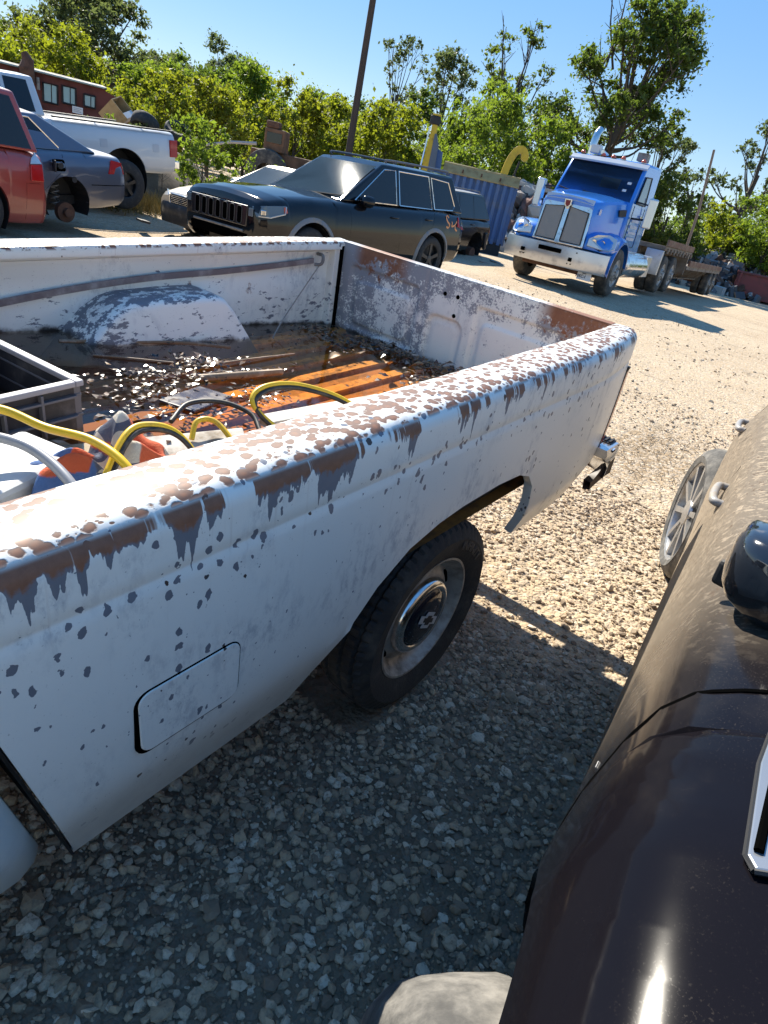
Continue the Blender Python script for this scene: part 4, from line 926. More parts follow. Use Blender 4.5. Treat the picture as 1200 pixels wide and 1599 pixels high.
def car_wheel(root, x, y, z, R, sg, style='spoke', rim_r=None, mat=None, w=0.22, steer=0.0, tyre=None, name='wheel'):
    rr = rim_r or R * 0.66; e = bpy.data.objects.new
    prof = [(0.03, rr - 0.01), (-0.004, rr), (-0.012, rr + 0.03), (-0.010, R - 0.055), (0.004, R - 0.028), (0.03, R - 0.008), (0.06, R - 0.002), (w / 2, R), (w - 0.04, R - 0.002), (w - 0.012, R - 0.02), (w, R - 0.07), (w - 0.01, rr)]
    mb = MB().lathe(prof, (0, 0, 0), 'y', 48); mb.v = [(a, -sg * b, c) for a, b, c in mb.v]
    t = ob(name, mb, tyre or RUBBER, root, smooth=40, loc=(x, y, z), rot=(0, 0, steer))
    if style == 'bare': return t
    mat = mat or ALLOY
    mb = MB().lathe([(-0.003, rr + 0.004), (0.006, rr - 0.012), (0.03, rr - 0.02), (w * 0.8, rr - 0.03)], (0, 0, 0), 'y', 40)
    if style == 'steel':
        mb.lathe([(0.02, rr - 0.012), (0.05, rr - 0.03), (0.065, rr * 0.72), (0.045, rr * 0.62), (0.03, rr * 0.45), (0.02, rr * 0.28), (-0.01, rr * 0.25), (-0.014, 0.001)], (0, 0, 0), 'y', 40)
    elif style == 'truck':
        mb = MB().lathe([(-0.003, rr + 0.004), (0.004, rr - 0.012), (0.02, rr - 0.03), (0.026, rr * 0.62), (-0.02, rr * 0.55), (-0.03, rr * 0.3), (-0.07, rr * 0.26), (-0.075, 0.001)], (0, 0, 0), 'y', 40)
    else:
        ns = {'spoke': 5, 'multi': 10}[style]
        for k in range(ns):
            a = 2 * math.pi * k / ns + 0.3; c, s_ = math.cos(a), math.sin(a); pw = 0.05 if style == 'spoke' else 0.024
            vs = []
            for r, wd, h in ((0.04, pw * 0.9, 0.012), (rr - 0.012, pw * 1.25, 0.004)):
                for q in (-1, 1):
                    for d in (0.0, 0.022): vs.append((r * c - q * wd * s_ * 0.5, h + d, r * s_ + q * wd * c * 0.5))
            mb.add(vs, [(0, 2, 6, 4), (1, 5, 7, 3), (0, 4, 5, 1), (2, 3, 7, 6), (4, 6, 7, 5), (0, 1, 3, 2)])
        mb.lathe([(0.02, 0.065), (0.006, 0.06), (0.002, 0.03), (0.0, 0.001)], (0, 0, 0), 'y', 24)
    mb.v = [(a, -sg * b, c) for a, b, c in mb.v]; ob('rim', mb, mat, t, smooth=35)
    if style in ('spoke', 'multi'):
        d = MB().lathe([(0.075, rr - 0.02), (0.08, 0.001)], (0, 0, 0), 'y', 32); d.v = [(a, -sg * b, c) for a, b, c in d.v]; ob('brake_backing', d, BLACK, t)
    if style == 'truck':
        for k in range(10):
            a = 2 * math.pi * k / 10; r = rr * 0.80; c0 = (r * math.cos(a), -sg * 0.021, r * math.sin(a)); ob('hand_hole', MB().lathe([(0, 0.036), (-0.004 * 1, 0.034), (-0.0045, 0.001)], c0, 'y', 12), GAP, t) if sg > 0 else ob('hand_hole', MB().lathe([(0, 0.036), (0.004, 0.034), (0.0045, 0.001)], c0, 'y', 12), GAP, t)
        nb = MB()
        for k in range(10):
            a = 2 * math.pi * (k + 0.5) / 10; nb.cyl((rr * 0.42 * math.cos(a), sg * 0.02, rr * 0.42 * math.sin(a)), (rr * 0.42 * math.cos(a), sg * 0.05, rr * 0.42 * math.sin(a)), 0.018, 6)
        ob('lug_nuts', nb, STEEL_GREY, t)
    return t
def body_patch(car, pts, off, mat, name, sides=(1, -1), t=0.004, parent=None):
    for sg in sides:
        vs = [(x, sg * (car.y(x, z) + off), z) for x, z in pts]; ob(name, MB().slab(vs, (0, sg, 0), t), mat, parent or car.root)
def paint(name, col, rough=0.25, metal=0.0, coat=1.0, dust=0.3, dsc=2.5, dcol=DUST):
    g = G(name); p = g.P(); x, y, z = g.sep(p); n = g.noise(p, dsc, 5, 0.65); f = g.noise(p, 60, 4, 0.7)
    low = g.math('SUBTRACT', 1.0, g.step(z, 0.25, 0.75)); nrm = g.sep(g.n('ShaderNodeNewGeometry').outputs['Normal'])[2]
    d = g.math('ADD', g.math('MULTIPLY', low, 0.45), g.math('MULTIPLY', g.step(nrm, 0.3, 0.95), 0.35)); d = g.math('MULTIPLY', g.math('ADD', d, 0.25), g.math('MULTIPLY_ADD', n, 0.9, g.math('MULTIPLY', f, 0.35)))
    d = g.math('MULTIPLY', d, dust, clamp=True)
    g.fin(g.mix(d, col, dcol), g.math('MULTIPLY_ADD', d, 0.6, rough, clamp=True), metal)
    if coat: g.set(g.b, 'Coat Weight', g.math('MULTIPLY', g.math('SUBTRACT', 1.0, d), coat)); g.set(g.b, 'Coat Roughness', 0.05)
    else: g.set(g.b, 'Specular IOR Level', 0.5)
    return g.m

# ---- the dark sedan close on the right (x forward = toward the camera)
def dark_sedan():
    root = thing('parked_car', 'dusty black sedan close beside the camera with mirror in view', 'car', loc=(0.303 + 2.75 * 0.9936, -1.52 + 2.75 * 0.113, 0), rot=(0, 0, rad(186.5)))
    g = G('dusty_black_paint'); p = g.P(); x, y, z = g.sep(p)
    n = g.noise(p, 3.2, 5, 0.62); f = g.noise(g.scale(p, (1.6, 1, 0.8)), 46, 5, 0.72); fine = g.noise(p, 330, 3, 0.6)
    back = g.math('SUBTRACT', 1.0, g.step(g.math('ADD', x, g.math('MULTIPLY', n, 0.8)), 1.9, 3.0))                       # road splatter over the rear half; its front limit paints the pickup's shadow edge
    spl = g.math('MULTIPLY', g.step(f, 0.47, 0.60), back)
    film = g.math('MULTIPLY_ADD', n, 0.012, g.math('MULTIPLY', back, 0.75)); film = g.math('MULTIPLY', film, g.math('MULTIPLY_ADD', g.math('SUBTRACT', 1.0, g.step(z, 0.35, 0.8)), 0.5, 0.55))
    speck = g.math('MULTIPLY', g.math('MULTIPLY', g.step(fine, 0.58, 0.72), g.step(n, 0.40, 0.70)), 0.07)
    d = g.math('MAXIMUM', g.math('MULTIPLY', spl, 0.80), g.math('ADD', film, speck), clamp=True)
    mud = g.step(g.noise(g.scale(p, (0.7, 1, 1.25)), 58, 5, 0.72), 0.575, 0.64); mud = g.math('MULTIPLY', mud, back)
    c = g.mix(d, (0.0045, 0.004, 0.006), (0.40, 0.33, 0.25)); c = g.mix(g.math('MULTIPLY', mud, 0.85), c, (0.09, 0.058, 0.040))
    g.fin(c, g.math('MULTIPLY_ADD', d, 0.8, 0.10, clamp=True)); g.set(g.b, 'Specular IOR Level', g.math('MULTIPLY', g.math('SUBTRACT', 1.0, d, clamp=True), 0.11))
    g.bump(g.math('MULTIPLY', g.math('ADD', f, fine), back), 0.12, 0.003); P_ = g.m
    prof = [(0.0, 0.87), (0.08, 0.955), (0.18, 0.99), (0.26, 1.0), (0.40, 0.998), (0.55, 0.988), (0.70, 0.965), (0.80, 0.945), (0.86, 0.915), (0.895, 0.865), (0.93, 0.80), (0.965, 0.73), (0.99, 0.66)]
    st = [(-1.05, 0.45, 0.85, 0.62), (-1.03, 0.36, 0.93, 0.74), (-0.95, 0.27, 1.0, 0.85), (-0.6, 0.22, 1.03, 0.94), (0.0, 0.20, 1.01, 0.978), (0.6, 0.19, 0.99, 0.995), (1.2, 0.19, 0.975, 1.0), (2.0, 0.19, 0.965, 1.0), (2.75, 0.20, 0.955, 0.995), (3.2, 0.21, 0.90, 0.955), (3.45, 0.22, 0.82, 0.86), (3.58, 0.26, 0.72, 0.74), (3.62, 0.34, 0.62, 0.62)]
    car = Car(root, st, [(0.0, 0.33, 0.37), (2.90, 0.33, 0.37)], ((2.35, 0.96), (1.40, 1.42), (-0.05, 1.41), (-0.75, 1.02), 0.665, 0.52), P_, 0.925, prof, 0.05)
    base_y = car.y
    def flared(x, z):
        b = sum(math.exp(-((x - q) / 0.42) ** 2) for q in (0.0, 2.9)); t = min(1, max(0, (0.88 - z) / 0.14)); return base_y(x, z) + 0.038 * b * t * t * (3 - 2 * t) * (1 if z > 0.5 else max(0, (z - 0.2) / 0.3))
    car.y = flared
    car.body(n=110)
    car.glasshouse([[(2.05, 0.985), (1.36, 1.36), (0.95, 1.385), (0.95, 0.985)], [(0.90, 0.985), (0.90, 1.385), (0.1, 1.37), (-0.35, 1.05), (-0.3, 0.99)]], trim=BLACK)
    car.seam([[(2.47, 0.24), (2.475, 0.60), (2.46, 0.78), (2.44, 0.86), (2.425, 0.90), (2.41, 0.93), (2.40, 0.955)], [(0.93, 0.22), (0.93, 0.93)], [(-0.28, 0.75), (-0.2, 0.93)], [(2.47, 0.235), (1.6, 0.225), (0.93, 0.225)], [(0.93, 0.225), (0.42, 0.225)]], w=0.009)
    HM = pm('dusty_handle', (0.30, 0.29, 0.28), 0.4, dirt=DUST, amt=0.4, sc=20)
    car.handle(1.13, 0.76, HM, 0.20); car.handle(0.05, 0.78, HM, 0.20)
    # mirrors: big glossy shells on a foot
    for sg in (-1, 1):
        mb = MB(); rows = []
        cx, cy, cz = 2.19, sg * 0.765, 0.95
        for u, k in ((-0.07, 0.88), (-0.066, 0.98), (-0.04, 1.0), (0.0, 1.0), (0.03, 0.96), (0.05, 0.86), (0.064, 0.62), (0.07, 0.02)):
            row = []
            for t in np.linspace(0, 2 * math.pi, 25)[:-1]:
                c_, s_ = math.cos(t), math.sin(t); e = 3.8; q = (abs(c_) ** e + abs(s_) ** e) ** (-1 / e)
                row.append((cx + u - 0.03 * q * c_ * k, cy + sg * 0.105 * k * q * c_, cz + 0.072 * k * q * s_ + 0.012 * c_ * k))
            rows.append(row)
        mb.grid(rows, close=True); mr = ob('door_mirror', mb, pm('gloss_black_shell', (0.014, 0.015, 0.018), 0.10, coat=1.0, dirt=(0.09, 0.08, 0.07), amt=0.15, sc=30), root, smooth=60)
        mb = MB().tube([(cx + 0.03, sg * 0.62, 0.90), (cx + 0.03, sg * 0.70, 0.905), (cx, sg * 0.76, 0.92)], [0.045, 0.034, 0.03], 10); ob('mirror_foot', mb, BLACK, mr, smooth=50)
        ob('mirror_glass', MB().box((cx - 0.088, cy, cz), (0.004, 0.14, 0.11)), CHROME, mr, bevel=0.02)
        ob('mirror_lip', MB().box((cx - 0.075, cy + sg * 0.085, cz - 0.045), (0.02, 0.05, 0.05), (0, 0, sg * 0.3)), BLACK, mr, bevel=0.008)
    # chrome louvred panel on top of the fender
    fv = [(2.765, 0.768), (2.75, 0.776), (2.60, 0.772), (2.44, 0.752), (2.43, 0.735), (2.44, 0.58), (2.64, 0.60), (2.755, 0.70)]
    for sg in (-1, 1):
        def zt(x, y):
            zl, z1, w = smooth_interp(car.st, x); hh = car.half * w
            pr = [(zl + (z1 - zl) * t, hh * k) for t, k in car.prof] + [(z1 + car.crown * 0.3, hh * 0.66 * 0.999), (z1 + car.crown * 0.75, hh * 0.4), (z1 + car.crown, 0)]
            for (za, ya), (zb, yb) in zip(pr[4:], pr[5:]):
                if min(ya, yb) <= y <= max(ya, yb): return za + (zb - za) * ((y - ya) / (yb - ya) if yb != ya else 0)
            return z1
        ring = [(x, sg * y, zt(x, y)) for x, y in fv]
        fo = ob('fender_louvre', MB().slab([(a, b, c + 0.004) for a, b, c in ring], (0, 0, 1), 0.006), pm('bright_louvre_lens', (0.30, 0.32, 0.35), 0.15, 0.6), root, bevel=0.002)
        ob('louvre_frame', MB().tube([(a, b, c + 0.006) for a, b, c in ring + ring[:1]], 0.0035, 6), BLACK, fo)
        for k in range(7):
            y = 0.762 - 0.016 * k; ob('louvre_bar', MB().tube([(2.745 - 0.012 * k, sg * (y + 0.006), zt(2.745, y + 0.006) + 0.011), (2.45, sg * (y - 0.016), zt(2.45, y - 0.016) + 0.011)], 0.005, 6), CHROME if k % 2 else GAP, fo)
    # lamps and grille ahead, wheels
    body_patch(car, [(3.25, 0.60), (3.52, 0.56), (3.52, 0.66), (3.25, 0.74)], -0.002, CLEAR_LENS, 'headlight')
    body_patch(car, [(-0.98, 0.75), (-0.72, 0.78), (-0.72, 0.90), (-0.98, 0.88)], -0.002, RED_LENS, 'tail_lamp')
    ob('grille', MB().bx(3.615, 3.628, -0.42, 0.42, 0.36, 0.56), BLACK, root, bevel=0.006)
    DR = pm('dusty_sidewall', (0.06, 0.058, 0.055), 0.85, dirt=(0.26, 0.245, 0.22), amt=0.6, sc=13, bump=0.3, bsc=60)
    car_wheel(root, 3.06, -0.875, 0.325, 0.33, -1, 'multi', 0.225, w=0.205, steer=rad(40), tyre=DR)
    car_wheel(root, 2.90, 0.86, 0.325, 0.33, 1, 'multi', 0.225, w=0.215, steer=rad(20), tyre=DR)
    car_wheel(root, 0.10, -0.985, 0.325, 0.33, -1, 'multi', 0.245, w=0.215, steer=rad(13), tyre=DR)
    car_wheel(root, 0.0, 0.90, 0.325, 0.33, 1, 'multi', 0.235, w=0.215, tyre=DR)
    # scuffs: white nicks in the paint near the shut line
    for x, z, a, L in ((2.44, 0.37, 0.3, 0.035), (2.50, 0.47, 0.8, 0.02), (2.40, 0.62, 0.2, 0.02)):
        y = car.y(x, z); dz = 0.02; yy2 = car.y(x + L * math.cos(a), z + L * math.sin(a) * 0.5)
        ob('paint_scuff', MB().tube([(x, -y - 0.0005, z), (x + L * math.cos(a), -yy2 - 0.0005, z + L * math.sin(a) * 0.5)], [0.0035 if L == 0.035 else 0.0012, 0.001], 4), pm('bare_scuff', (0.7, 0.7, 0.7), 0.3, 0.5), root)
    return car
dark_sedan()

# ---- black family SUV with grey arch trim
def veh_matrix(x, y, z, head, pitch=0.0, roll=0.0):
    return Matrix.Translation((x, y, z)) @ Matrix.Rotation(rad(head), 4, 'Z') @ Matrix.Rotation(rad(pitch), 4, 'Y') @ Matrix.Rotation(rad(roll), 4, 'X')
def black_suv():
    root = thing('parked_suv', 'black SUV with seven slot grille and orange paint marks on its tail', 'SUV', matrix=veh_matrix(9.90, 7.06, 0.06, 178.0, 2.5, 1.0))
    P_ = paint('black_suv_paint', (0.003, 0.0035, 0.006), 0.06, coat=0, dust=0.05)
    TRIM = pm('grey_arch_plastic', (0.20, 0.20, 0.205), 0.5, dirt=DUST, amt=0.4, sc=9)
    st = [(-0.98, 0.50, 0.95, 0.84), (-0.95, 0.40, 1.05, 0.90), (-0.8, 0.33, 1.12, 0.955), (-0.3, 0.30, 1.14, 0.985), (0.5, 0.29, 1.13, 1.0), (2.2, 0.29, 1.12, 1.0), (2.35, 0.29, 1.115, 0.995), (2.9, 0.31, 1.10, 0.985), (3.45, 0.33, 1.06, 0.96), (3.68, 0.36, 1.02, 0.90), (3.78, 0.42, 0.97, 0.83), (3.82, 0.48, 0.88, 0.76)]
    car = Car(root, st, [(0.0, 0.38, 0.44), (2.915, 0.38, 0.44)], ((2.28, 1.12), (1.30, 1.68), (-0.62, 1.69), (-0.93, 1.14), 0.81, 0.66), P_, 0.965, crown=0.05)
    car.body(n=80); car.flare(TRIM)
    car.glasshouse([[(1.98, 1.15), (1.26, 1.62), (0.98, 1.63), (0.98, 1.15)], [(0.90, 1.15), (0.90, 1.63), (0.10, 1.63), (0.02, 1.15)], [(-0.06, 1.155), (0.03, 1.62), (-0.48, 1.59), (-0.66, 1.24), (-0.60, 1.17)]], trim=CHROME)
    car.ws.data.materials[0] = glass('sunlit_windshield', (0.05, 0.07, 0.075), 0.022)
    car.seam([[(2.18, 0.36), (2.15, 0.8), (2.18, 1.06)], [(0.95, 0.35), (0.95, 1.09)], [(0.42, 0.6), (0.10, 0.9), (0.02, 1.10)], [(2.18, 0.36), (0.5, 0.36)]])
    car.handle(1.15, 0.98); car.handle(0.22, 1.0)
    car.mirror(1.85, 1.16, 0.80, sc=1.05)
    # grille with seven slots on the front face
    gr = ob('grille', MB().prism([(-0.60, 0.66), (0.60, 0.66), (0.62, 0.92), (-0.62, 0.92)], 'x', 3.79, 3.835), pm('grille_surround', (0.012, 0.012, 0.015), 0.3, coat=0.6), root, bevel=0.01)
    for k in range(7):
        y = (k - 3) * 0.155; ob('grille_slot', MB().prism(rrect(y - 0.045, y + 0.045, 0.685, 0.895, 0.03, 3), 'x', 3.834, 3.840), GAP, gr)
        ob('slot_ring', MB().tube([(3.84, a, b) for a, b in rrect(y - 0.05, y + 0.05, 0.68, 0.90, 0.033, 3) + [(y + 0.05, 0.867)]], 0.006, 5), pm('dark_ring', (0.04, 0.04, 0.042), 0.35), gr)
    for sg in (1, -1):
        def hp(x, z, o=0.006): return (x, sg * (car.y(x, z) + o), z)
        hl = ob('headlight', MB().slab([hp(3.40, 0.90), hp(3.42, 0.985), hp(3.70, 0.955), hp(3.80, 0.925), hp(3.80, 0.81), hp(3.66, 0.81)], (0.35, sg, 0), 0.016), GLASS_PALE, root, bevel=0.005)
        ob('headlight_front', MB().bx(3.818, 3.832, *sorted((sg * 0.635, sg * 0.725)), 0.80, 0.90), GLASS_PALE, hl, bevel=0.006)
        q = hp(3.74, 0.87, 0.02); ob('lamp_bezel', MB().box(q, (0.07, 0.03, 0.07), (0, 0, -sg * 0.5)), CHROME, hl, bevel=0.01)
        ob('bezel_strip', MB().tube([hp(3.42, 0.975, 0.022), hp(3.45, 0.885, 0.022), hp(3.66, 0.822, 0.022), hp(3.79, 0.82, 0.022)], 0.010, 5), pm('satin_strip', (0.55, 0.55, 0.54), 0.3, 0.6), hl)
        ob('side_marker', MB().slab([hp(3.405, 0.905, 0.018), hp(3.42, 0.97, 0.018), hp(3.46, 0.965, 0.018), hp(3.455, 0.89, 0.018)], (0.2, sg, 0), 0.008), AMBER, hl)
        body_patch(car, [(-0.95, 0.88), (-0.66, 0.93), (-0.70, 1.08), (-0.93, 1.06)], 0.004, RED_LENS, 'tail_lamp', (sg,), 0.02)
        ob('roof_rail', MB().tube(spline([(1.15, sg * 0.60, 1.71), (1.05, sg * 0.595, 1.755), (-0.4, sg * 0.595, 1.76), (-0.52, sg * 0.60, 1.715)], 6), 0.017, 8), pm('grey_rail', (0.10, 0.105, 0.12), 0.35), root, smooth=60)
    ob('front_bumper_trim', MB().bx(3.80, 3.85, -0.55, 0.55, 0.585, 0.615), STEEL_GREY, root, bevel=0.01)
    ob('lower_grille', MB().bx(3.80, 3.835, -0.62, 0.62, 0.46, 0.57), GAP, root, bevel=0.01)
    for x, sg in ((0, 1), (0, -1), (2.915, 1), (2.915, -1)): car_wheel(root, x, sg * 0.93, 0.37, 0.375, sg, 'spoke', 0.25, pm('dark_alloy', (0.05, 0.05, 0.052), 0.4, 0.5), w=0.25)
    ob('wiper', MB().tube([tuple(car.wsq[0] * 0.5 + car.wsq[1] * 0.5 + car.wsn * 0.02), tuple(car.wsq[0] * 0.95 + car.wsq[3] * 0.06 + car.wsn * 0.02)], 0.012, 5), BLACK, root)
    # hand painted letters by the tail lamp
    OR = pm('orange_paint_marker', (0.75, 0.33, 0.13), 0.6)
    def stroke(pts, r=0.014):
        P = [(x, car.y(x, z) + 0.004, z) for x, z in pts]; mb = MB()
        sp = spline(P, 5); rows = []
        for i, p in enumerate(sp):
            q = sp[min(i + 1, len(sp) - 1)] - sp[max(i - 1, 0)]; n = Vector((-q.z, 0, q.x)).normalized() * r; rows.append([p + n, p - n])
        mb.grid(rows); return ob('painted_letter', mb, OR, root)
    stroke([(-0.40, 1.06), (-0.36, 1.085), (-0.31, 1.06), (-0.345, 1.0), (-0.41, 0.95), (-0.37, 0.90), (-0.31, 0.92)])
    stroke([(-0.53, 1.10), (-0.50, 0.98), (-0.49, 0.93), (-0.56, 0.94), (-0.62, 0.97)])
    stroke([(-0.66, 1.02), (-0.61, 0.90), (-0.68, 0.86)])
    # stick-on patches of grey and tan film on the doors
    return car
black_suv()

def grey_sedan():
    root = thing('parked_car', 'slate blue sedan on its brake disc with open fuel flap', 'car', matrix=veh_matrix(5.1, 10.35, -0.06, 186, 4.0, 0))
    P_ = paint('slate_paint', (0.10, 0.125, 0.18), 0.25, 0.45, dust=0.5)
    st = [(-1.08, 0.42, 0.70, 0.80), (-1.06, 0.34, 0.90, 0.86), (-0.98, 0.29, 0.97, 0.90), (-0.6, 0.25, 0.99, 0.95), (0.0, 0.23, 0.985, 0.985), (0.8, 0.22, 0.97, 1.0), (2.0, 0.22, 0.95, 1.0), (2.74, 0.23, 0.90, 0.98), (3.3, 0.25, 0.78, 0.90), (3.6, 0.32, 0.66, 0.74)]
    car = Car(root, st, [(0.0, 0.32, 0.36), (2.74, 0.32, 0.36)], ((2.15, 0.95), (1.25, 1.42), (0.2, 1.40), (-0.62, 0.99), 0.74, 0.56), P_, 0.905)
    car.body(); car.glasshouse([[(1.85, 0.97), (1.2, 1.37), (0.98, 1.375), (0.98, 0.97)], [(0.92, 0.97), (0.92, 1.375), (0.34, 1.35), (0.0, 1.02), (0.02, 0.97)]], trim=CHROME)
    car.seam([[(0.95, 0.25), (0.95, 0.95)], [(0.42, 0.45), (0.10, 0.72), (0.02, 0.95)]]); car.handle(1.15, 0.84); car.handle(0.16, 0.85); car.mirror(1.75, 1.0, 0.75)
    for sg in (1, -1):
        ob('tail_lamp', MB().slab([(-0.72, sg * (car.y(-0.72, 0.80) + 0.003), 0.74), (-0.80, sg * (car.y(-0.80, 0.9) + 0.003), 0.93), (-1.00, sg * (car.y(-1.0, 0.88) + 0.003), 0.90), (-1.055, sg * (car.y(-1.05, 0.8) + 0.004), 0.74)], (0, sg, 0), 0.012), RED_LENS, root)
    hl = rrect(0.02, 0.20, 0.74, 0.89, 0.03)
    body_patch(car, hl, 0.001, GAP, 'filler_recess', (1,), 0.003)
    y = car.y(0.2, 0.82); ob('fuel_flap', MB().box((0.24, y + 0.07, 0.815), (0.02, 0.15, 0.15), (0, 0, -0.35)), BLACK, root, bevel=0.006)
    ob('filler_cap', MB().cyl((0.11, car.y(0.11, 0.815), 0.815), (0.11, car.y(0.11, 0.815) + 0.03, 0.815), 0.045, 14), BLACK, root)
    ob('rear_bumper_line', MB().tube([(x, car.y(x, 0.58) + 0.001, 0.58) for x in np.linspace(-1.04, -0.4, 9)], 0.006, 5), GAP, root)
    body_patch(car, rrect(-0.02 - 0.13, 0.06 - 0.13, 0.60, 0.68, 0.035), 0.001, BLACK, 'round_hole', (1,), 0.003)
    # rear hub without a wheel, spring and disc; other wheels kept
    mb = MB().cyl((0, 0.80, 0.18), (0, 0.72, 0.18), 0.14, 24); mb.cyl((0, 0.86, 0.18), (0, 0.70, 0.18), 0.06, 16); ob('brake_disc', mb, RUSTY, root)
    ob('coil_spring', MB().tube([(0.05 + 0.06 * math.cos(t), 0.62 + 0.06 * math.sin(t), 0.20 + t * 0.012) for t in np.linspace(0, 30, 90)], 0.009, 5), STEEL_GREY, root)
    for x, sg in ((0, -1), (2.74, 1), (2.74, -1)): car_wheel(root, x, sg * 0.87, 0.33, 0.32, sg, 'multi')
grey_sedan()

def red_suv():
    root = thing('parked_suv', 'red SUV rear corner with tall clear and red tail lamp', 'SUV', matrix=veh_matrix(4.27, 9.60, -0.19, 190, -0.8, -1.4))
    P_ = paint('red_paint', (0.30, 0.022, 0.018), 0.28, dust=0.5)
    # x measured from the rear bumper
    st = [(-0.06, 0.40, 0.66, 0.80), (-0.04, 0.28, 0.72, 0.90), (0.02, 0.25, 0.735, 0.955), (0.035, 0.25, 1.08, 0.95), (0.3, 0.24, 1.10, 0.985), (1.0, 0.23, 1.09, 1.0), (3.1, 0.24, 1.07, 1.0), (3.9, 0.25, 1.03, 0.98), (4.5, 0.30, 0.96, 0.88), (4.75, 0.40, 0.85, 0.72)]
    car = Car(root, st, [(0.95, 0.36, 0.42), (3.75, 0.36, 0.42)], ((3.2, 1.08), (2.45, 1.72), (0.30, 1.72), (0.08, 1.10), 0.86, 0.70), P_, 0.94)
    car.body(); car.glasshouse([[(2.95, 1.12), (2.35, 1.65), (2.0, 1.66), (2.0, 1.12)], [(1.93, 1.12), (1.93, 1.66), (1.15, 1.66), (1.1, 1.12)], [(1.03, 1.12), (1.08, 1.66), (0.38, 1.66), (0.18, 1.13)]])
    car.seam([[(2.0, 0.3), (2.0, 1.05)], [(1.12, 0.7), (1.1, 1.05)], [(0.30, 0.30), (0.30, 0.74), (0.02, 0.75)]]); car.handle(2.2, 0.98); car.handle(1.3, 1.0); car.mirror(2.8, 1.15, 0.86)
    for sg in (1, -1):
        y0 = 0.003
        def q(x, z): return (x, sg * (car.y(max(x, 0.04), z) + y0), z)
        ob('tail_lamp', MB().slab([q(0.04, 0.78), q(0.24, 0.775), q(0.235, 0.96), q(0.05, 0.98)], (0, sg, 0), 0.02), RED_LENS, root, bevel=0.006)
        ob('clear_lamp', MB().slab([q(0.05, 0.985), q(0.235, 0.965), q(0.20, 1.03), q(0.09, 1.10)], (0, sg, 0), 0.018), CLEAR_LENS, root, bevel=0.006)
    for x, sg in ((0.95, 1), (0.95, -1), (3.75, 1), (3.75, -1)): car_wheel(root, x, sg * 0.91, 0.36, 0.37, sg, 'spoke')
red_suv()

def beige_sedan():
    root = thing('parked_car', 'beige sedan with chrome grille and dark bumper behind the black SUV', 'car', matrix=veh_matrix(10.9, 9.6, -0.05, 180, 1.5, 0))
    P_ = paint('champagne_paint', (0.50, 0.45, 0.36), 0.25, 0.3, dust=0.4)
    st = [(-1.05, 0.40, 0.80, 0.80), (-1.0, 0.30, 0.95, 0.88), (-0.6, 0.25, 0.98, 0.95), (0.8, 0.22, 0.96, 1.0), (2.0, 0.22, 0.94, 1.0), (2.74, 0.23, 0.88, 0.98), (3.2, 0.24, 0.80, 0.93), (3.5, 0.26, 0.72, 0.84), (3.58, 0.30, 0.66, 0.78)]
    car = Car(root, st, [(0.0, 0.32, 0.36), (2.74, 0.32, 0.36)], ((2.2, 0.94), (1.3, 1.40), (0.2, 1.40), (-0.6, 0.98), 0.74, 0.56), P_, 0.90)
    car.body(); car.glasshouse([[(1.95, 0.96), (1.25, 1.35), (0.98, 1.355), (0.98, 0.96)], [(0.92, 0.96), (0.92, 1.355), (0.34, 1.34), (-0.1, 1.0)]], glass=GLASS_PALE)
    car.mirror(1.8, 1.0, 0.75); car.handle(1.15, 0.82); car.handle(0.2, 0.83); car.seam([[(0.95, 0.25), (0.95, 0.93)], [(2.1, 0.3), (2.1, 0.9)]])
    rows = []
    for t in np.linspace(-1, 1, 19):
        y = t * 0.86; e = max(0, abs(t) - 0.6) / 0.4; x = 3.66 - 0.30 * e ** 2; rows.append([(x - 0.12, y * 0.98, 0.22), (x - 0.02, y, 0.24), (x, y, 0.34), (x, y, 0.50), (x - 0.03, y, 0.56), (x - 0.12, y * 0.98, 0.565)])
    mb = MB().grid(rows, close=True); mb.f.append(tuple(range(6))); n = len(mb.v); mb.f.append(tuple(range(n - 6, n))[::-1])
    ob('front_bumper', mb, pm('black_bumper_cover', (0.016, 0.017, 0.02), 0.3, dirt=(0.10, 0.09, 0.08), amt=0.3, sc=6), root, smooth=50)
    g_ = ob('grille', MB().prism(rrect(-0.40, 0.40, 0.555, 0.70, 0.05), 'x', 3.56, 3.60), GAP, root)
    for k in range(5): ob('grille_bar', MB().bx(3.59, 3.615, -0.38, 0.38, 0.572 + k * 0.027, 0.582 + k * 0.027), CHROME, g_, bevel=0.003)
    ob('grille_frame', MB().tube([(3.605, a, b) for a, b in rrect(-0.41, 0.41, 0.55, 0.71, 0.05) + [(0.41, 0.66)]], 0.014, 6), CHROME, g_, smooth=60)
    for sg in (1, -1):
        ob('headlight', MB().slab([(3.57, sg * 0.44, 0.57), (3.58, sg * 0.44, 0.69), (3.40, sg * 0.74, 0.74), (3.30, sg * 0.78, 0.72), (3.36, sg * 0.77, 0.58)], (1, sg * 0.5, 0.1), 0.03), CLEAR_LENS, root, bevel=0.008)
    for x, sg in ((0, 1), (0, -1), (2.74, 1), (2.74, -1)): car_wheel(root, x, sg * 0.87, 0.32, 0.32, sg, 'multi')
beige_sedan()

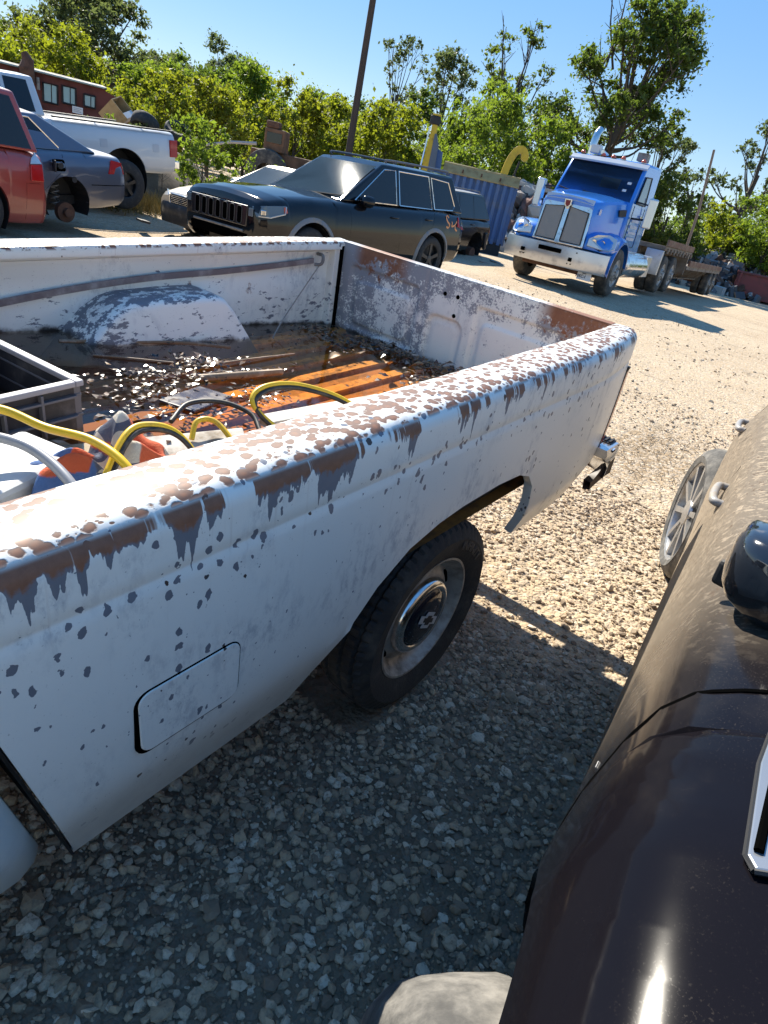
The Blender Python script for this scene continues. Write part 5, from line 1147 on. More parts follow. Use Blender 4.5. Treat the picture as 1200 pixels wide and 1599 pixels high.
def small_suv():
    root = thing('parked_suv', 'black SUV with roof rack and rusty bare rear hub behind the first', 'SUV', matrix=veh_matrix(17.35, 10.10, 0.08, 182, 2.5, 1.0))
    P_ = paint('second_black_paint', (0.006, 0.007, 0.009), 0.12, coat=0, dust=0.14)
    ROOF_P = pm('grey_roof_paint', (0.30, 0.31, 0.33), 0.35)  # roof sheet in a lighter grey than the body
    st = [(-0.04, 0.45, 0.75, 0.80), (0.0, 0.34, 1.0, 0.90), (0.15, 0.30, 1.06, 0.95), (0.9, 0.27, 1.07, 1.0), (2.6, 0.27, 1.05, 1.0), (3.5, 0.28, 1.0, 0.97), (4.2, 0.34, 0.88, 0.85), (4.35, 0.42, 0.78, 0.74)]
    car = Car(root, st, [(0.85, 0.36, 0.42), (3.5, 0.36, 0.42)], ((2.9, 1.05), (2.2, 1.66), (0.45, 1.66), (0.12, 1.07), 0.82, 0.66), P_, 0.92)
    car.body(); car.glasshouse([[(2.7, 1.09), (2.15, 1.60), (1.85, 1.61), (1.85, 1.09)], [(1.80, 1.09), (1.80, 1.61), (1.12, 1.61), (1.08, 1.09)], [(1.03, 1.09), (1.07, 1.61), (0.52, 1.58), (0.26, 1.12)]])
    mb = MB().grid([[(x, y, 1.705 - 0.03 * (y / 0.6) ** 2) for y in np.linspace(-0.60, 0.60, 7)] for x in (0.5, 2.1)]); ob('roof_panel', mb, ROOF_P, root, smooth=60)
    for sg in (1, -1): ob('roof_rack', MB().tube(spline([(2.0, sg * 0.56, 1.69), (1.9, sg * 0.56, 1.75), (0.7, sg * 0.56, 1.75), (0.55, sg * 0.56, 1.69)], 5), 0.016, 6), STEEL_GREY, root)
    ob('roof_rack', MB().tube([(1.3, -0.56, 1.75), (1.3, 0.56, 1.75)], 0.014, 6), STEEL_GREY, root)
    car.handle(2.0, 0.95); car.handle(1.2, 0.95); car.seam([[(1.83, 0.3), (1.83, 1.04)], [(1.12, 0.75), (1.05, 1.04)]]); body_patch(car, [(0.02, 0.75), (0.14, 0.78), (0.14, 1.0), (0.02, 0.98)], 0.003, RED_LENS, 'tail_lamp', t=0.01); car.mirror(2.55, 1.12, 0.8)
    for sg in (1, -1):
        mb = MB().cyl((0.85, sg * 0.86, 0.22), (0.85, sg * 0.70, 0.22), 0.15, 20); ob('brake_drum', mb, RUSTY, root)
        mb = MB().lathe([(0, 0.41), (0.14, 0.43), (0.16, 0.40)], (0.85, sg * 0.86 - 0.07, 0.42), 'y', 24); ob('flap_guard', MB().box((0.32, sg * 0.9, 0.55), (0.12, 0.08, 0.45), (0, 0.2, 0)), BLACK, root, bevel=0.03)
        car_wheel(root, 3.5, sg * 0.89, 0.36, 0.36, sg, 'spoke')
small_suv()

def white_lifted():
    root = thing('pickup_truck', 'white lifted pickup with weeds behind it beside the slate sedan', 'pickup truck', matrix=veh_matrix(7.64, 12.9, -0.03, 183, 4.5, 1.0))
    P_ = paint('white_truck_paint', (0.62, 0.64, 0.66), 0.25, dust=0.35)
    st = [(-1.22, 0.76, 1.36, 0.95), (-1.19, 0.70, 1.43, 0.985), (-0.9, 0.68, 1.44, 1.0), (1.36, 0.66, 1.43, 1.0), (1.37, 0.66, 1.43, 0.98), (1.40, 0.65, 1.42, 0.97), (1.42, 0.64, 1.43, 1.0), (3.2, 0.62, 1.40, 1.0), (4.3, 0.66, 1.34, 0.98), (4.8, 0.76, 1.24, 0.90)]
    car = Car(root, st, [(0.0, 0.56, 0.52), (3.9, 0.56, 0.50)], ((3.2, 1.42), (2.5, 1.98), (1.52, 1.98), (1.44, 1.43), 0.90, 0.74), P_, 0.98, crown=0.0)
    car.body(); car.glasshouse([[(2.95, 1.46), (2.45, 1.92), (2.1, 1.93), (2.1, 1.46)], [(2.03, 1.46), (2.03, 1.93), (1.65, 1.92), (1.60, 1.48)]])
    ob('bed_cap_rail', MB().bx(-1.18, 1.35, 0.89, 0.955, 1.435, 1.465), BLACK, root, bevel=0.01); ob('bed_cap_rail', MB().bx(-1.18, 1.35, -0.955, -0.89, 1.435, 1.465), BLACK, root, bevel=0.01)
    for sg in (1, -1):
        ob('tail_lamp', MB().bx(-1.232, -1.05, sg * 0.955 if sg > 0 else -0.985, 0.988 if sg > 0 else -0.955, 1.0, 1.30), RED_LENS, root, bevel=0.01)
        for cx in (0.42, -0.72): body_patch(car, rrect(cx - 0.075, cx + 0.075, 1.06, 1.20, 0.02), 0.001, pm('panel_outline', (0.50, 0.52, 0.55), 0.3), 'side_plate', (sg,), 0.003)
    car.seam([[(1.395, 0.70), (1.395, 1.42)], [(2.6, 0.70), (2.6, 1.40)]], w=0.02); car.mirror(2.85, 1.5, 0.92, sc=1.2); car.handle(1.75, 1.3)
    ob('rear_bumper', MB().bx(-1.36, -1.22, -0.9, 0.9, 0.78, 0.93), CHROME, root, bevel=0.02)
    WM = pm('black_steel_wheel', (0.03, 0.03, 0.032), 0.4, 0.5)
    for x, sg in ((0, 1), (0, -1), (3.9, 1), (3.9, -1)): car_wheel(root, x, sg * 1.0, 0.45, 0.44, sg, 'spoke', 0.23, WM, w=0.30)
white_lifted()
# ------------------------------------------------------------------ blue semi truck (x forward, 0 = front axle)
BLUE = paint('semi_blue_paint', (0.012, 0.18, 0.68), 0.22, 0.05, dust=0.13)
BRIGHT = pm('bumper_plate', (0.62, 0.63, 0.64), 0.28, 0.75, dirt=(0.40, 0.38, 0.35), amt=0.25, sc=4)
SILVER_P = pm('silver_trim_paint', (0.55, 0.57, 0.60), 0.3, 0.3)
def semi():
    root = thing('semi_truck', 'bright blue semi truck with chrome grille facing the camera', 'truck', matrix=veh_matrix(15.42, 5.97, 0.19, 184.6, 0.7, 0.2))
    DR = DUSTY_RUBBER; RM = pm('dull_truck_rim', (0.42, 0.41, 0.39), 0.55, 0.4, dirt=(0.24, 0.21, 0.17), amt=0.5, sc=6)
    # front bumper: swept plate with slot and tow eyes
    rows = []
    for t in np.linspace(-1, 1, 25):
        y = t * 1.22; x = 1.22 - 0.22 * abs(t) ** 3; rows.append([(x - 0.14, y * 0.99, 0.46), (x - 0.02, y, 0.45), (x, y, 0.49), (x + 0.005, y, 0.68), (x - 0.01, y, 0.87), (x - 0.14, y * 0.99, 0.885)])
    mb = MB().grid(rows); bp = ob('front_bumper', mb, BRIGHT, root, smooth=40)
    ob('bumper_slot', MB().prism(rrect(-0.34, 0.20, 0.715, 0.805, 0.02), 'x', 1.19, 1.232), GAP, bp)
    for y in (-0.70, 0.44): ob('tow_hole', MB().prism(rrect(y - 0.04, y + 0.04, 0.60, 0.68, 0.012), 'x', 1.17, 1.229), GAP, bp)
    for y in (-0.74, -0.66, 0.40, 0.48, 0.55): ob('bolt_hole', MB().cyl((1.18, y, 0.55 if y != 0.55 else 0.80), (1.2285, y, 0.55 if y != 0.55 else 0.80), 0.013, 8), GAP, bp)
    ob('cross_member', MB().bx(0.6, 0.95, -0.75, 0.75, 0.36, 0.52), RUSTY, root, bevel=0.02)
    pl = ob('licence_plate', MB().box((1.03, 0.80, 0.37), (0.012, 0.32, 0.165), (0, 0, -0.05)), pm('plate_white', (0.72, 0.74, 0.74), 0.4), root, bevel=0.004)
    for body, sz, z in (('AXC-8177', 0.088, 0.362), ('TEXAS', 0.036, 0.43)):
        me = text_mesh(body, sz, 0.001, 0.002); me = mesh_xf(me, lambda c: Vector((1.037 + c.z, 0.80 + c.x, z + c.y))); me.materials.append(pm('plate_ink', (0.02, 0.025, 0.06), 0.5)); ob('lettering', me, None, pl)
    # grille shell
    def gx(z): return 1.12 - 0.10 * (z - 0.9) / 0.9
    shell = MB(); out = [(-0.60, 0.90), (0.60, 0.90), (0.56, 1.70), (0.40, 1.78), (-0.40, 1.78), (-0.56, 1.70)]
    shell.add([(gx(z), y, z) for y, z in out] + [(gx(z) - 0.25, y, z) for y, z in out], [(0, 1, 2, 3, 4, 5)] + [(i, (i + 1) % 6, 6 + (i + 1) % 6, 6 + i) for i in range(6)])
    sh = ob('grille_shell', shell, CHROME, root, bevel=0.025, seg=3)
    g = G('grille_mesh'); p = g.P(); x, y, z = g.sep(p); w = g.math('MULTIPLY', g.math('SINE', g.math('MULTIPLY', y, 260.0)), g.math('SINE', g.math('MULTIPLY', z, 260.0)))
    g.fin(g.mix(g.step(w, -0.2, 0.3), (0.20, 0.19, 0.175), (0.38, 0.36, 0.33)), 0.5, 0.5); g.bump(w, 0.4, 0.006)
    for sg in (-1, 1):
        q = [(sg * 0.065, 0.955), (sg * 0.53, 0.955), (sg * 0.50, 1.60), (sg * 0.065, 1.66)]
        ob('grille_mesh', MB().slab([(gx(z) + 0.006, y, z) for y, z in q], (1, 0, 0.1), 0.01), g.m, sh, bevel=0.006)
        ob('mesh_frame', MB().tube([(gx(z) + 0.016, y, z) for y, z in q + q[:1]], 0.014, 6), BLACK, sh)
    ob('centre_bar', MB().add([(gx(z) + d, y, z) for z, w in ((0.91, 0.05), (1.74, 0.045)) for y in (-w, w) for d in (0.0, 0.035)], [(1, 3, 7, 5), (0, 1, 5, 4), (2, 6, 7, 3), (4, 5, 7, 6), (0, 2, 3, 1)]), CHROME, sh, bevel=0.008)
    em = ob('emblem', MB().prism([(-0.085, 1.80), (0.085, 1.80), (0.075, 1.68), (0.0, 1.60), (-0.075, 1.68)], 'x', 1.06, 1.115), CHROME, sh, bevel=0.008)
    ob('emblem_centre', MB().prism([(-0.055, 1.775), (0.055, 1.775), (0.05, 1.69), (0.0, 1.64), (-0.05, 1.69)], 'x', 1.10, 1.122), pm('emblem_red', (0.20, 0.02, 0.02), 0.3), em)
    # hood
    rows = []
    for x, zt, w, zs in ((1.03, 1.80, 0.56, 0.95), (0.95, 1.845, 0.60, 0.95), (0.5, 1.91, 0.70, 0.95), (0.0, 1.98, 0.80, 1.0), (-0.40, 2.03, 0.88, 1.0)):
        row = [(x, w + 0.03, zs), (x, w + 0.02, zt - 0.30), (x, w, zt - 0.07), (x, w - 0.05, zt - 0.015), (x, w * 0.5, zt + 0.025), (x, 0, zt + 0.035)]
        rows.append(row + [(a, -b, c) for a, b, c in reversed(row[:-1])])
    mb = MB().grid(rows); k = len(rows[0]); mb.f.append(tuple(range(k))); hd = ob('hood', mb, BLUE, root, smooth=35)
    ob('hood_crown', MB().grid([[(1.035 - 0.02 * e, y, 1.775 + 0.05 * e - 0.03 * (y / 0.58) ** 2 * (1 if abs(y) < 0.58 else 1) + 0.01) for y in np.linspace(-0.55, 0.55, 9)] for e in (0, 1, 2)] ), SILVER_P, hd)
    for sg in (1, -1):
        ob('side_vent', MB().slab([(0.05, sg * 0.825, 1.80), (-0.30, sg * 0.885, 1.84), (-0.32, sg * 0.895, 1.70), (-0.02, sg * 0.84, 1.67)], (0, sg, 0), 0.02), BLACK, hd)
        me = text_mesh('01', 0.15, 0.002, 0.008); me = mesh_xf(me, lambda c, sg=sg: Vector((0.80 - sg * c.x * 1.0, sg * (0.662 + c.z), 1.66 + c.y))); me.materials.append(pm('white_decal', (0.75, 0.76, 0.78), 0.5)); ob('lettering', me, None, hd)
        # fender: arch over the wheel, lamp pod in front
        rows = []
        for t in np.linspace(-0.15, math.pi * 0.97, 25):
            c, s_ = math.cos(t), math.sin(t); R = 0.66; x, z = R * c * 1.05, 0.56 + R * s_ * 1.02
            rows.append([(x * 0.93, sg * 0.60, z * 0.97 - 0.02), (x * 0.98, sg * 0.68, z + 0.10), (x, sg * 0.95, z + 0.075), (x, sg * 1.12, z + 0.03), (x * 0.99, sg * 1.20, z - 0.03), (x * 0.96, sg * 1.20, z - 0.08)])
        fe = ob('fender', MB().grid(rows), BLUE, root, smooth=50)
        pod = MB(); rows = []
        for x, z0, z1, yo in ((0.45, 0.95, 1.28, 1.20), (0.70, 0.92, 1.26, 1.195), (0.92, 0.90, 1.20, 1.15), (1.03, 0.90, 1.10, 1.05), (1.06, 0.91, 1.0, 0.98)):
            rows.append([(x, sg * 0.60, z0), (x, sg * 0.60, z1 + 0.03), (x, sg * (yo - 0.12), z1), (x, sg * (yo - 0.02), z1 - 0.08), (x, sg * yo, z0 + 0.05), (x, sg * (yo - 0.03), z0)])
        pod.grid(rows, close=True); pod.f.append(tuple(range(len(pod.v) - 6, len(pod.v)))); ob('lamp_pod', pod, BLUE, fe, smooth=40, bevel=0.01)
        hl = ob('headlight', MB().slab([(1.075, sg * 0.66, 0.97), (1.06, sg * 0.66, 1.12), (0.99, sg * 0.80, 1.22), (0.82, sg * 1.02, 1.26), (0.72, sg * 1.17, 1.20), (0.80, sg * 1.195, 1.0), (0.96, sg * 1.13, 0.95), (1.06, sg * 0.98, 0.945)], (0.7, sg * 0.5, 0.4), 0.045), CLEAR_LENS, fe, bevel=0.012)
        for q in (0.80, 0.97): ob('bulb_bowl', MB().lathe([(0, 0.062), (-0.015, 0.05), (-0.03, 0.001)], (1.125 - (q - 0.7) * 0.42, sg * q, 1.085), 'x', 16), CHROME, hl)
        # mirrors on arms
        mm = ob('door_mirror', MB().box((-0.55, sg * 1.36, 1.86), (0.16, 0.20, 0.62), (0, 0, sg * 0.15)), pm('mirror_shell', (0.62, 0.66, 0.68), 0.2, 0.6), root, bevel=0.035, seg=3)
        ob('mirror_arm', MB().tube([(-0.6, sg * 0.98, 1.70), (-0.56, sg * 1.30, 1.72)], 0.025, 6), BLACK, mm); ob('mirror_arm', MB().tube([(-0.6, sg * 1.0, 2.05), (-0.56, sg * 1.30, 2.02)], 0.02, 6), BLACK, mm)
        ob('mirror_glass', MB().box((-0.635, sg * 1.35, 1.86), (0.006, 0.17, 0.56), (0, 0, sg * 0.15)), GLASS_PALE, mm)
        car_wheel(root, 0, sg * 1.17, 0.52, 0.525, sg, 'truck', 0.30, RM, w=0.30, steer=rad(0), tyre=DR)
        for ax in (-5.0, -6.32): car_wheel(root, ax, sg * 1.19, 0.51, 0.515, sg, 'truck', 0.30, RM, w=0.29, tyre=DR); car_wheel(root, ax, sg * 0.87, 0.51, 0.515, sg, 'bare', 0.30, w=0.29, tyre=DR)
    # cab
    mb = MB(); A = [(-0.38, 0.95, 1.98), (-0.38, -0.95, 1.98)]
    cabv = [(-0.36, 0.96, 0.95), (-0.36, 0.96, 1.98), (-0.82, 0.90, 2.74), (-1.0, 0.90, 2.86), (-2.15, 0.93, 2.90), (-2.15, 1.0, 0.95)]
    n = len(cabv); mb.add(cabv + [(x, -y, z) for x, y, z in cabv], [tuple(range(n)), tuple(range(n, 2 * n))[::-1]] + [(i, (i + 1) % n, n + (i + 1) % n, n + i) for i in range(n)])
    cb_ = ob('cab', mb, BLUE, root, bevel=0.06, seg=3, smooth=35)
    q, nn = fit_pane([(-0.36, 0.96, 1.98), (-0.36, -0.96, 1.98), (-0.82, -0.90, 2.74), (-0.82, 0.90, 2.74)], (0.04, 0.96, 0.03, 0.95), Vector((1, 0, 0)), 0.006)
    ws = ob('windshield', MB().slab(q, nn, 0.006), glass('semi_windshield', (0.012, 0.02, 0.04), 0.04), cb_)
    ob('wiper', MB().tube([q[0] * 0.7 + q[1] * 0.3 + nn * 0.03, q[0] * 0.35 + q[1] * 0.65 + nn * 0.03 + Vector((0, 0, 0.07))], 0.012, 5).tube([q[0] * 0.25 + q[1] * 0.75 + nn * 0.03, q[1] * 0.99 + q[0] * 0.01 + nn * 0.03 + Vector((0, 0, 0.07))], 0.012, 5), BLACK, ws)
    ob('through_view_patch', MB().slab([q[0] * (1 - u) * (1 - v) + q[1] * u * (1 - v) + q[2] * u * v + q[3] * (1 - u) * v + nn * 0.0065 for u, v in ((0.22, 0.30), (0.48, 0.30), (0.48, 0.62), (0.22, 0.62))], nn, 0.0015), glass('through_view', (0.09, 0.11, 0.11), 0.05), ws)  # pale patch on the windshield standing in for the view through the cab
    for u, v in ((0.10, 0.55), (0.13, 0.32)): c0 = q[0] * (1 - u) * (1 - v) + q[1] * u * (1 - v) + q[2] * u * v + q[3] * (1 - u) * v + nn * 0.007; ob('sticker', MB().box(tuple(c0), (0.004, 0.09, 0.06), (0, -0.55, 0)), pm('white_sticker', (0.7, 0.7, 0.7), 0.5), ws)
    # visor and roof lights
    ob('sun_visor', MB().grid([[(-0.78 - 0.06 * k, y, 2.74 + 0.05 * k - 0.012 * (y / 0.9) ** 2) for y in np.linspace(-0.93, 0.93, 9)] for k in (0, 1, 2)] ), SILVER_P, cb_, smooth=60)
    ob('visor_edge', MB().tube([(-0.76, y, 2.73 - 0.012 * (y / 0.9) ** 2) for y in np.linspace(-0.94, 0.94, 9)], 0.022, 6), SILVER_P, cb_)
    for y in (-0.72, -0.22, 0.02, 0.26, 0.74): ob('marker_lamp', MB().lathe([(0, 0.062), (0.03, 0.055), (0.06, 0.03), (0.065, 0.001)], (-1.0, y, 2.87), 'z', 12), AMBER, cb_, smooth=50)
    ob('roof_box', MB().box((-1.15, -0.48, 2.99), (0.22, 0.22, 0.18)), SILVER_P, cb_, bevel=0.015); ob('roof_box', MB().box((-1.3, 0.62, 2.99), (0.25, 0.24, 0.18)), STEEL_GREY, cb_, bevel=0.015)
    ob('horn', MB().tube([(-1.05, -0.28, 2.95), (-1.5, -0.28, 2.95)], [0.05, 0.02], 10), CHROME, cb_)
    for y in (0.38, 0.12): ob('aerial', MB().tube([(-1.25, y, 2.88), (-1.3, y + 0.03, 3.15)], 0.006, 5), BLACK, cb_)
    # doors and glass
    for sg in (1, -1):
        def sy(z): return sg * ((0.96 - 0.06 * (z - 1.98) / 0.76) if z > 1.98 else 0.965) + sg * 0.012
        pts = [(-0.62, 2.02), (-0.92, 2.58), (-1.45, 2.62), (-1.45, 2.02)]
        w = ob('window', MB().slab([(x, sy(z), z) for x, z in pts], (0, sg, 0.08), 0.008), GLASS_PALE, cb_)
        ob('window_seal', MB().tube([(x, sy(z) + sg * 0.01, z) for x, z in pts + pts[:1]], 0.018, 5), BLACK, w)
        dr = ob('door_seam', MB().tube([(x, sg * 0.985, z) for x, z in ((-0.52, 1.96), (-0.52, 1.1), (-1.52, 1.1), (-1.52, 1.96))], 0.008, 5), GAP, cb_)
        ob('door_handle', MB().box((-1.35, sg * 0.995, 1.78), (0.16, 0.03, 0.05)), CHROME, cb_, bevel=0.01)
        ob('grab_rail', MB().tube([(-1.75, sg * 1.03, 1.35), (-1.75, sg * 1.07, 1.40), (-1.75, sg * 1.07, 2.2), (-1.75, sg * 1.02, 2.25)], 0.016, 6), CHROME, cb_)
        # lines of door lettering
        mb = MB(); rr = random.Random(4)
        for row in range(4):
            x = -0.72
            while x > -1.36:
                wd = rr.uniform(0.03, 0.07); mb.box((x - wd / 2, sg * 0.984, 1.66 - row * 0.13), (wd, 0.003, 0.06 if row != 2 else 0.045)); x -= wd + 0.025
        ob('door_lettering', mb, pm('white_door_print', (0.62, 0.66, 0.72), 0.5), cb_)
        ob('fuel_tank', MB().lathe([(-0.98, 0.02), (-0.975, 0.26), (-0.95, 0.305), (0.95, 0.305), (0.975, 0.26), (0.98, 0.02)], (-2.0, sg * 0.88, 0.68), 'x', 28), CHROME, root, smooth=40)
        st_ = ob('step', MB().bx(-1.5, -0.75, sg * 0.85, sg * 1.15, 0.60, 0.66), STEEL_GREY, root, bevel=0.01)
        ob('mud_guard', MB().bx(-4.35, -4.25, sg * 0.72, sg * 1.2, 0.5, 1.15), BRIGHT, root, bevel=0.01)
        rows = [[(-4.3 - 0.05 + 0.6 * math.cos(t) * 0 + x, sg * y, z) for y in (0.72, 1.2)] for x, z in ((0.1, 0.6), (0.0, 0.9), (-0.12, 1.08), (-0.4, 1.14))]
        ob('quarter_fender', MB().grid(rows), BRIGHT, root, smooth=60)
    st = MB().tube(spline([(-2.3, -0.98, 1.1), (-2.3, -0.98, 2.9), (-2.3, -0.98, 3.2), (-2.36, -0.98, 3.42), (-2.52, -0.98, 3.55)], 6), 0.09, 14, cap=False); ob('exhaust_stack', st, CHROME, root, smooth=60)
    mb = MB().tube([(-2.35, 0.85, 1.0), (-2.35, 0.85, 2.0)], 0.03, 6).tube([(-2.35, 0.55, 1.0), (-2.35, 0.55, 2.0)], 0.03, 6).bx(-2.38, -2.32, -0.9, 0.9, 1.98, 2.04)
    for y in (-0.6, -0.3, 0.0, 0.3): mb.bx(-2.36, -2.34, y - 0.02, y + 0.02, 1.05, 2.0)
    ob('headache_rack', mb, STEEL_GREY, root)
    mb = MB()
    for y in (-0.42, 0.42): mb.bx(-7.1, 0.95, y - 0.04, y + 0.04, 0.72, 0.98)
    for x in (-6.9, -5.66, -4.0, -3.0): mb.bx(x - 0.05, x + 0.05, -0.4, 0.4, 0.75, 0.95)
    for ax in (0, -5.0, -6.32): mb.cyl((ax, -0.9, 0.52), (ax, 0.9, 0.52), 0.08, 10)
    mb.bx(-6.1, -5.2, -0.45, 0.45, 0.98, 1.12); ob('chassis_frame', mb, BLACK, root)
    ob('battery_box', MB().bx(-3.6, -3.05, 0.62, 1.1, 0.42, 0.95), BRIGHT, root, bevel=0.02); ob('air_tank', MB().lathe([(-0.45, 0.01), (-0.42, 0.14), (0.42, 0.14), (0.45, 0.01)], (-3.75, 0.85, 0.6), 'x', 18), CHROME, root, smooth=40)
semi()

def trailer():
    root = thing('flatbed_trailer', 'rusty drop deck trailer coupled behind the blue semi truck', 'trailer', matrix=veh_matrix(15.42, 5.97, 0.10, 184.6, 0.0, 0.2))
    DECK = pm('rusty_deck_edge', (0.16, 0.085, 0.055), 0.85, dirt=(0.28, 0.22, 0.16), amt=0.5, sc=2.5); FR = pm('weathered_grey_steel', (0.22, 0.19, 0.155), 0.75, dirt=(0.12, 0.07, 0.04), amt=0.5, sc=3)
    # upper deck, drop, lower deck
    ub = MB().bx(-8.6, -4.3, -1.2, 1.2, 1.30, 1.42); ob('upper_deck', ub, FR, root, bevel=0.01)
    ob('lower_deck', MB().bx(-16.8, -8.6, -1.2, 1.2, 0.88, 1.0), FR, root, bevel=0.01)
    ob('drop_plate', MB().bx(-8.66, -8.54, -1.15, 1.15, 0.72, 1.36), FR, root)
    for sg in (1, -1):
        for k, (x0, x1, z) in enumerate(((-6.4, -4.35, 1.42), (-8.55, -6.45, 1.42), (-10.9, -8.72, 1.0), (-12.9, -10.95, 1.0), (-14.9, -12.95, 1.0), (-16.75, -14.95, 1.0))):
            ob('side_board', MB().bx(x0, x1, sg * 1.205 - 0.03, sg * 1.205 + 0.03, z + 0.005, z + 0.17), DECK, root, bevel=0.006)
        mb = MB(); x = -8.3
        mb.bx(-16.8, -4.3, sg * 0.45 - 0.05, sg * 0.45 + 0.05, 0.62, 0.86)
        for k in range(12):
            x = -8.9 - k * 0.42; mb.tube([(x, sg * 1.12, 0.86), (x - 0.36, sg * 0.75, 0.55)], 0.03, 5)
        mb.tube([(-8.7, sg * 0.75, 0.55), (-14.0, sg * 0.75, 0.55)], 0.035, 5); ob('outrigger', mb, FR, root)
        for ax in (-14.9, -16.05):
            for y in (1.19, 0.87): car_wheel(root, ax, sg * y, 0.46, 0.465, sg, 'truck' if y > 1 else 'bare', 0.27, pm('trailer_rim', (0.34, 0.32, 0.29), 0.6, 0.3, dirt=DUST, amt=0.5, sc=5) if y > 1 else None, w=0.27, tyre=DUSTY_RUBBER)
        for k in range(9): ob('stake_pocket', MB().box((-4.6 - k * 0.48, sg * 1.225, 1.30), (0.10, 0.04, 0.14)), FR, root)
    mb = MB()
    for ax in (-14.9, -16.05): mb.cyl((ax, -0.9, 0.46), (ax, 0.9, 0.46), 0.07, 10)
    mb.bx(-10.2, -9.6, -0.3, 0.3, 0.3, 0.62); ob('axle_gear', mb, RUSTY, root)
    ob('gooseneck', MB().bx(-7.2, -4.5, -0.5, 0.5, 1.05, 1.30), FR, root, bevel=0.02)
    o = ob('stake_pole', MB().tube([(0, 0, 0), (0.0, 0.06, 1.3), (0.03, 0.28, 2.9)], [0.045, 0.04, 0.035], 8), pm('bare_pole', (0.24, 0.17, 0.12), 0.7), loc=(22.67 + 0.05, 5.35, 1.42)); tag(o, 'tall leaning bare pole standing on the trailer upper deck', 'pole')
trailer()

# ------------------------------------------------------------------ far yard things
def container():
    root = thing('roll_off_container', 'blue ribbed steel container with tan cap rail', 'container', loc=(20.15, 11.75, 0.0), rot=(0, 0, rad(-57.5)))
    CB = pm('container_blue', (0.075, 0.15, 0.31), 0.5, dirt=(0.22, 0.22, 0.22), amt=0.35, sc=1.6); CAP = pm('tan_cap', (0.42, 0.31, 0.13), 0.6, dirt=(0.22, 0.13, 0.06), amt=0.4, sc=3)
    # front face along local x (-1.15..1.15), depth toward +y
    L0, L1, D = -1.3, 1.28, 4.5
    ob('body', MB().bx(L0, L1, 0.03, D, 0.45, 2.24), CB, root, bevel=0.01)
    for k in range(11): ob('rib', MB().box((L0 + 0.18 + k * 0.225, 0.0, 1.33), (0.12, 0.10, 1.80)), CB, root, bevel=0.02)
    for k in range(14): ob('rib', MB().box((L1 + 0.02, 0.3 + k * 0.31, 1.33), (0.09, 0.13, 1.78)), CB, root, bevel=0.02)
    ob('cap_rail', MB().prism([(0.10, 2.52), (0.14, 2.55), (-0.06, 2.26), (-0.06, 2.22), (0.14, 2.22)], 'x', L0 + 0.1, L1 + 0.05), CAP, root, bevel=0.01)
    for k in range(3): ob('lifting_lug', MB().box((L0 + 0.75 + k * 0.62, -0.05, 2.36), (0.05, 0.05, 0.10)), RUSTY, root, bevel=0.01)
    ob('end_gusset', MB().prism([(L0 - 0.30, 0.5), (L0 + 0.02, 0.5), (L0 + 0.02, 2.3), (L0 - 0.02, 2.75), (L0 - 0.35, 2.9)], 'y', 0.0, 0.16), CB, root, bevel=0.01)
    for x in (L0 + 0.3, L1 - 0.3): ob('skid_roller', MB().cyl((x, 0.2, 0.22), (x, D - 0.2, 0.22), 0.22, 14), RUSTY, root)
container()
YP = pm('machine_yellow', (0.62, 0.42, 0.02), 0.4, dirt=(0.30, 0.20, 0.05), amt=0.35, sc=4)
def hook():
    root = thing('hook_arm', 'curved bright yellow hook arm rising behind the blue container', 'hook', loc=(20.75, 11.25, 0.0), rot=(0, 0, rad(-57.5)))
    pts = spline([(0, 0, 0.4), (0.0, 0, 1.6), (0.02, 0, 2.4), (0.10, 0, 2.95), (0.26, 0, 3.28), (0.46, 0, 3.30), (0.56, 0, 3.14)], 6); rows = []
    for i, p in enumerate(pts):
        t = (pts[min(i + 1, len(pts) - 1)] - pts[max(i - 1, 0)]).normalized(); n = Vector((-t.z, 0, t.x)) * -0.115
        rows.append([p + n + Vector((0, -0.10, 0)), p + n + Vector((0, 0.10, 0)), p - n + Vector((0, 0.10, 0)), p - n + Vector((0, -0.10, 0))])
    mb = MB().grid(rows, close=True); mb.f.append((0, 1, 2, 3)); n = len(mb.v); mb.f.append((n - 1, n - 2, n - 3, n - 4)); ob('arm', mb, YP, root, bevel=0.01)
    ob('hook_tip', MB().cyl((0.55, -0.09, 3.13), (0.55, 0.09, 3.13), 0.115, 16), YP, root); ob('cylinder', MB().cyl((0.20, 0, 1.0), (0.36, 0, 2.6), 0.06, 10).cyl((0.36, 0, 2.6), (0.42, 0, 3.0), 0.032, 8), BLACK, root); ob('base_block', MB().bx(-0.3, 0.5, -0.25, 0.25, 0.0, 0.5), BLACK, root)
hook()
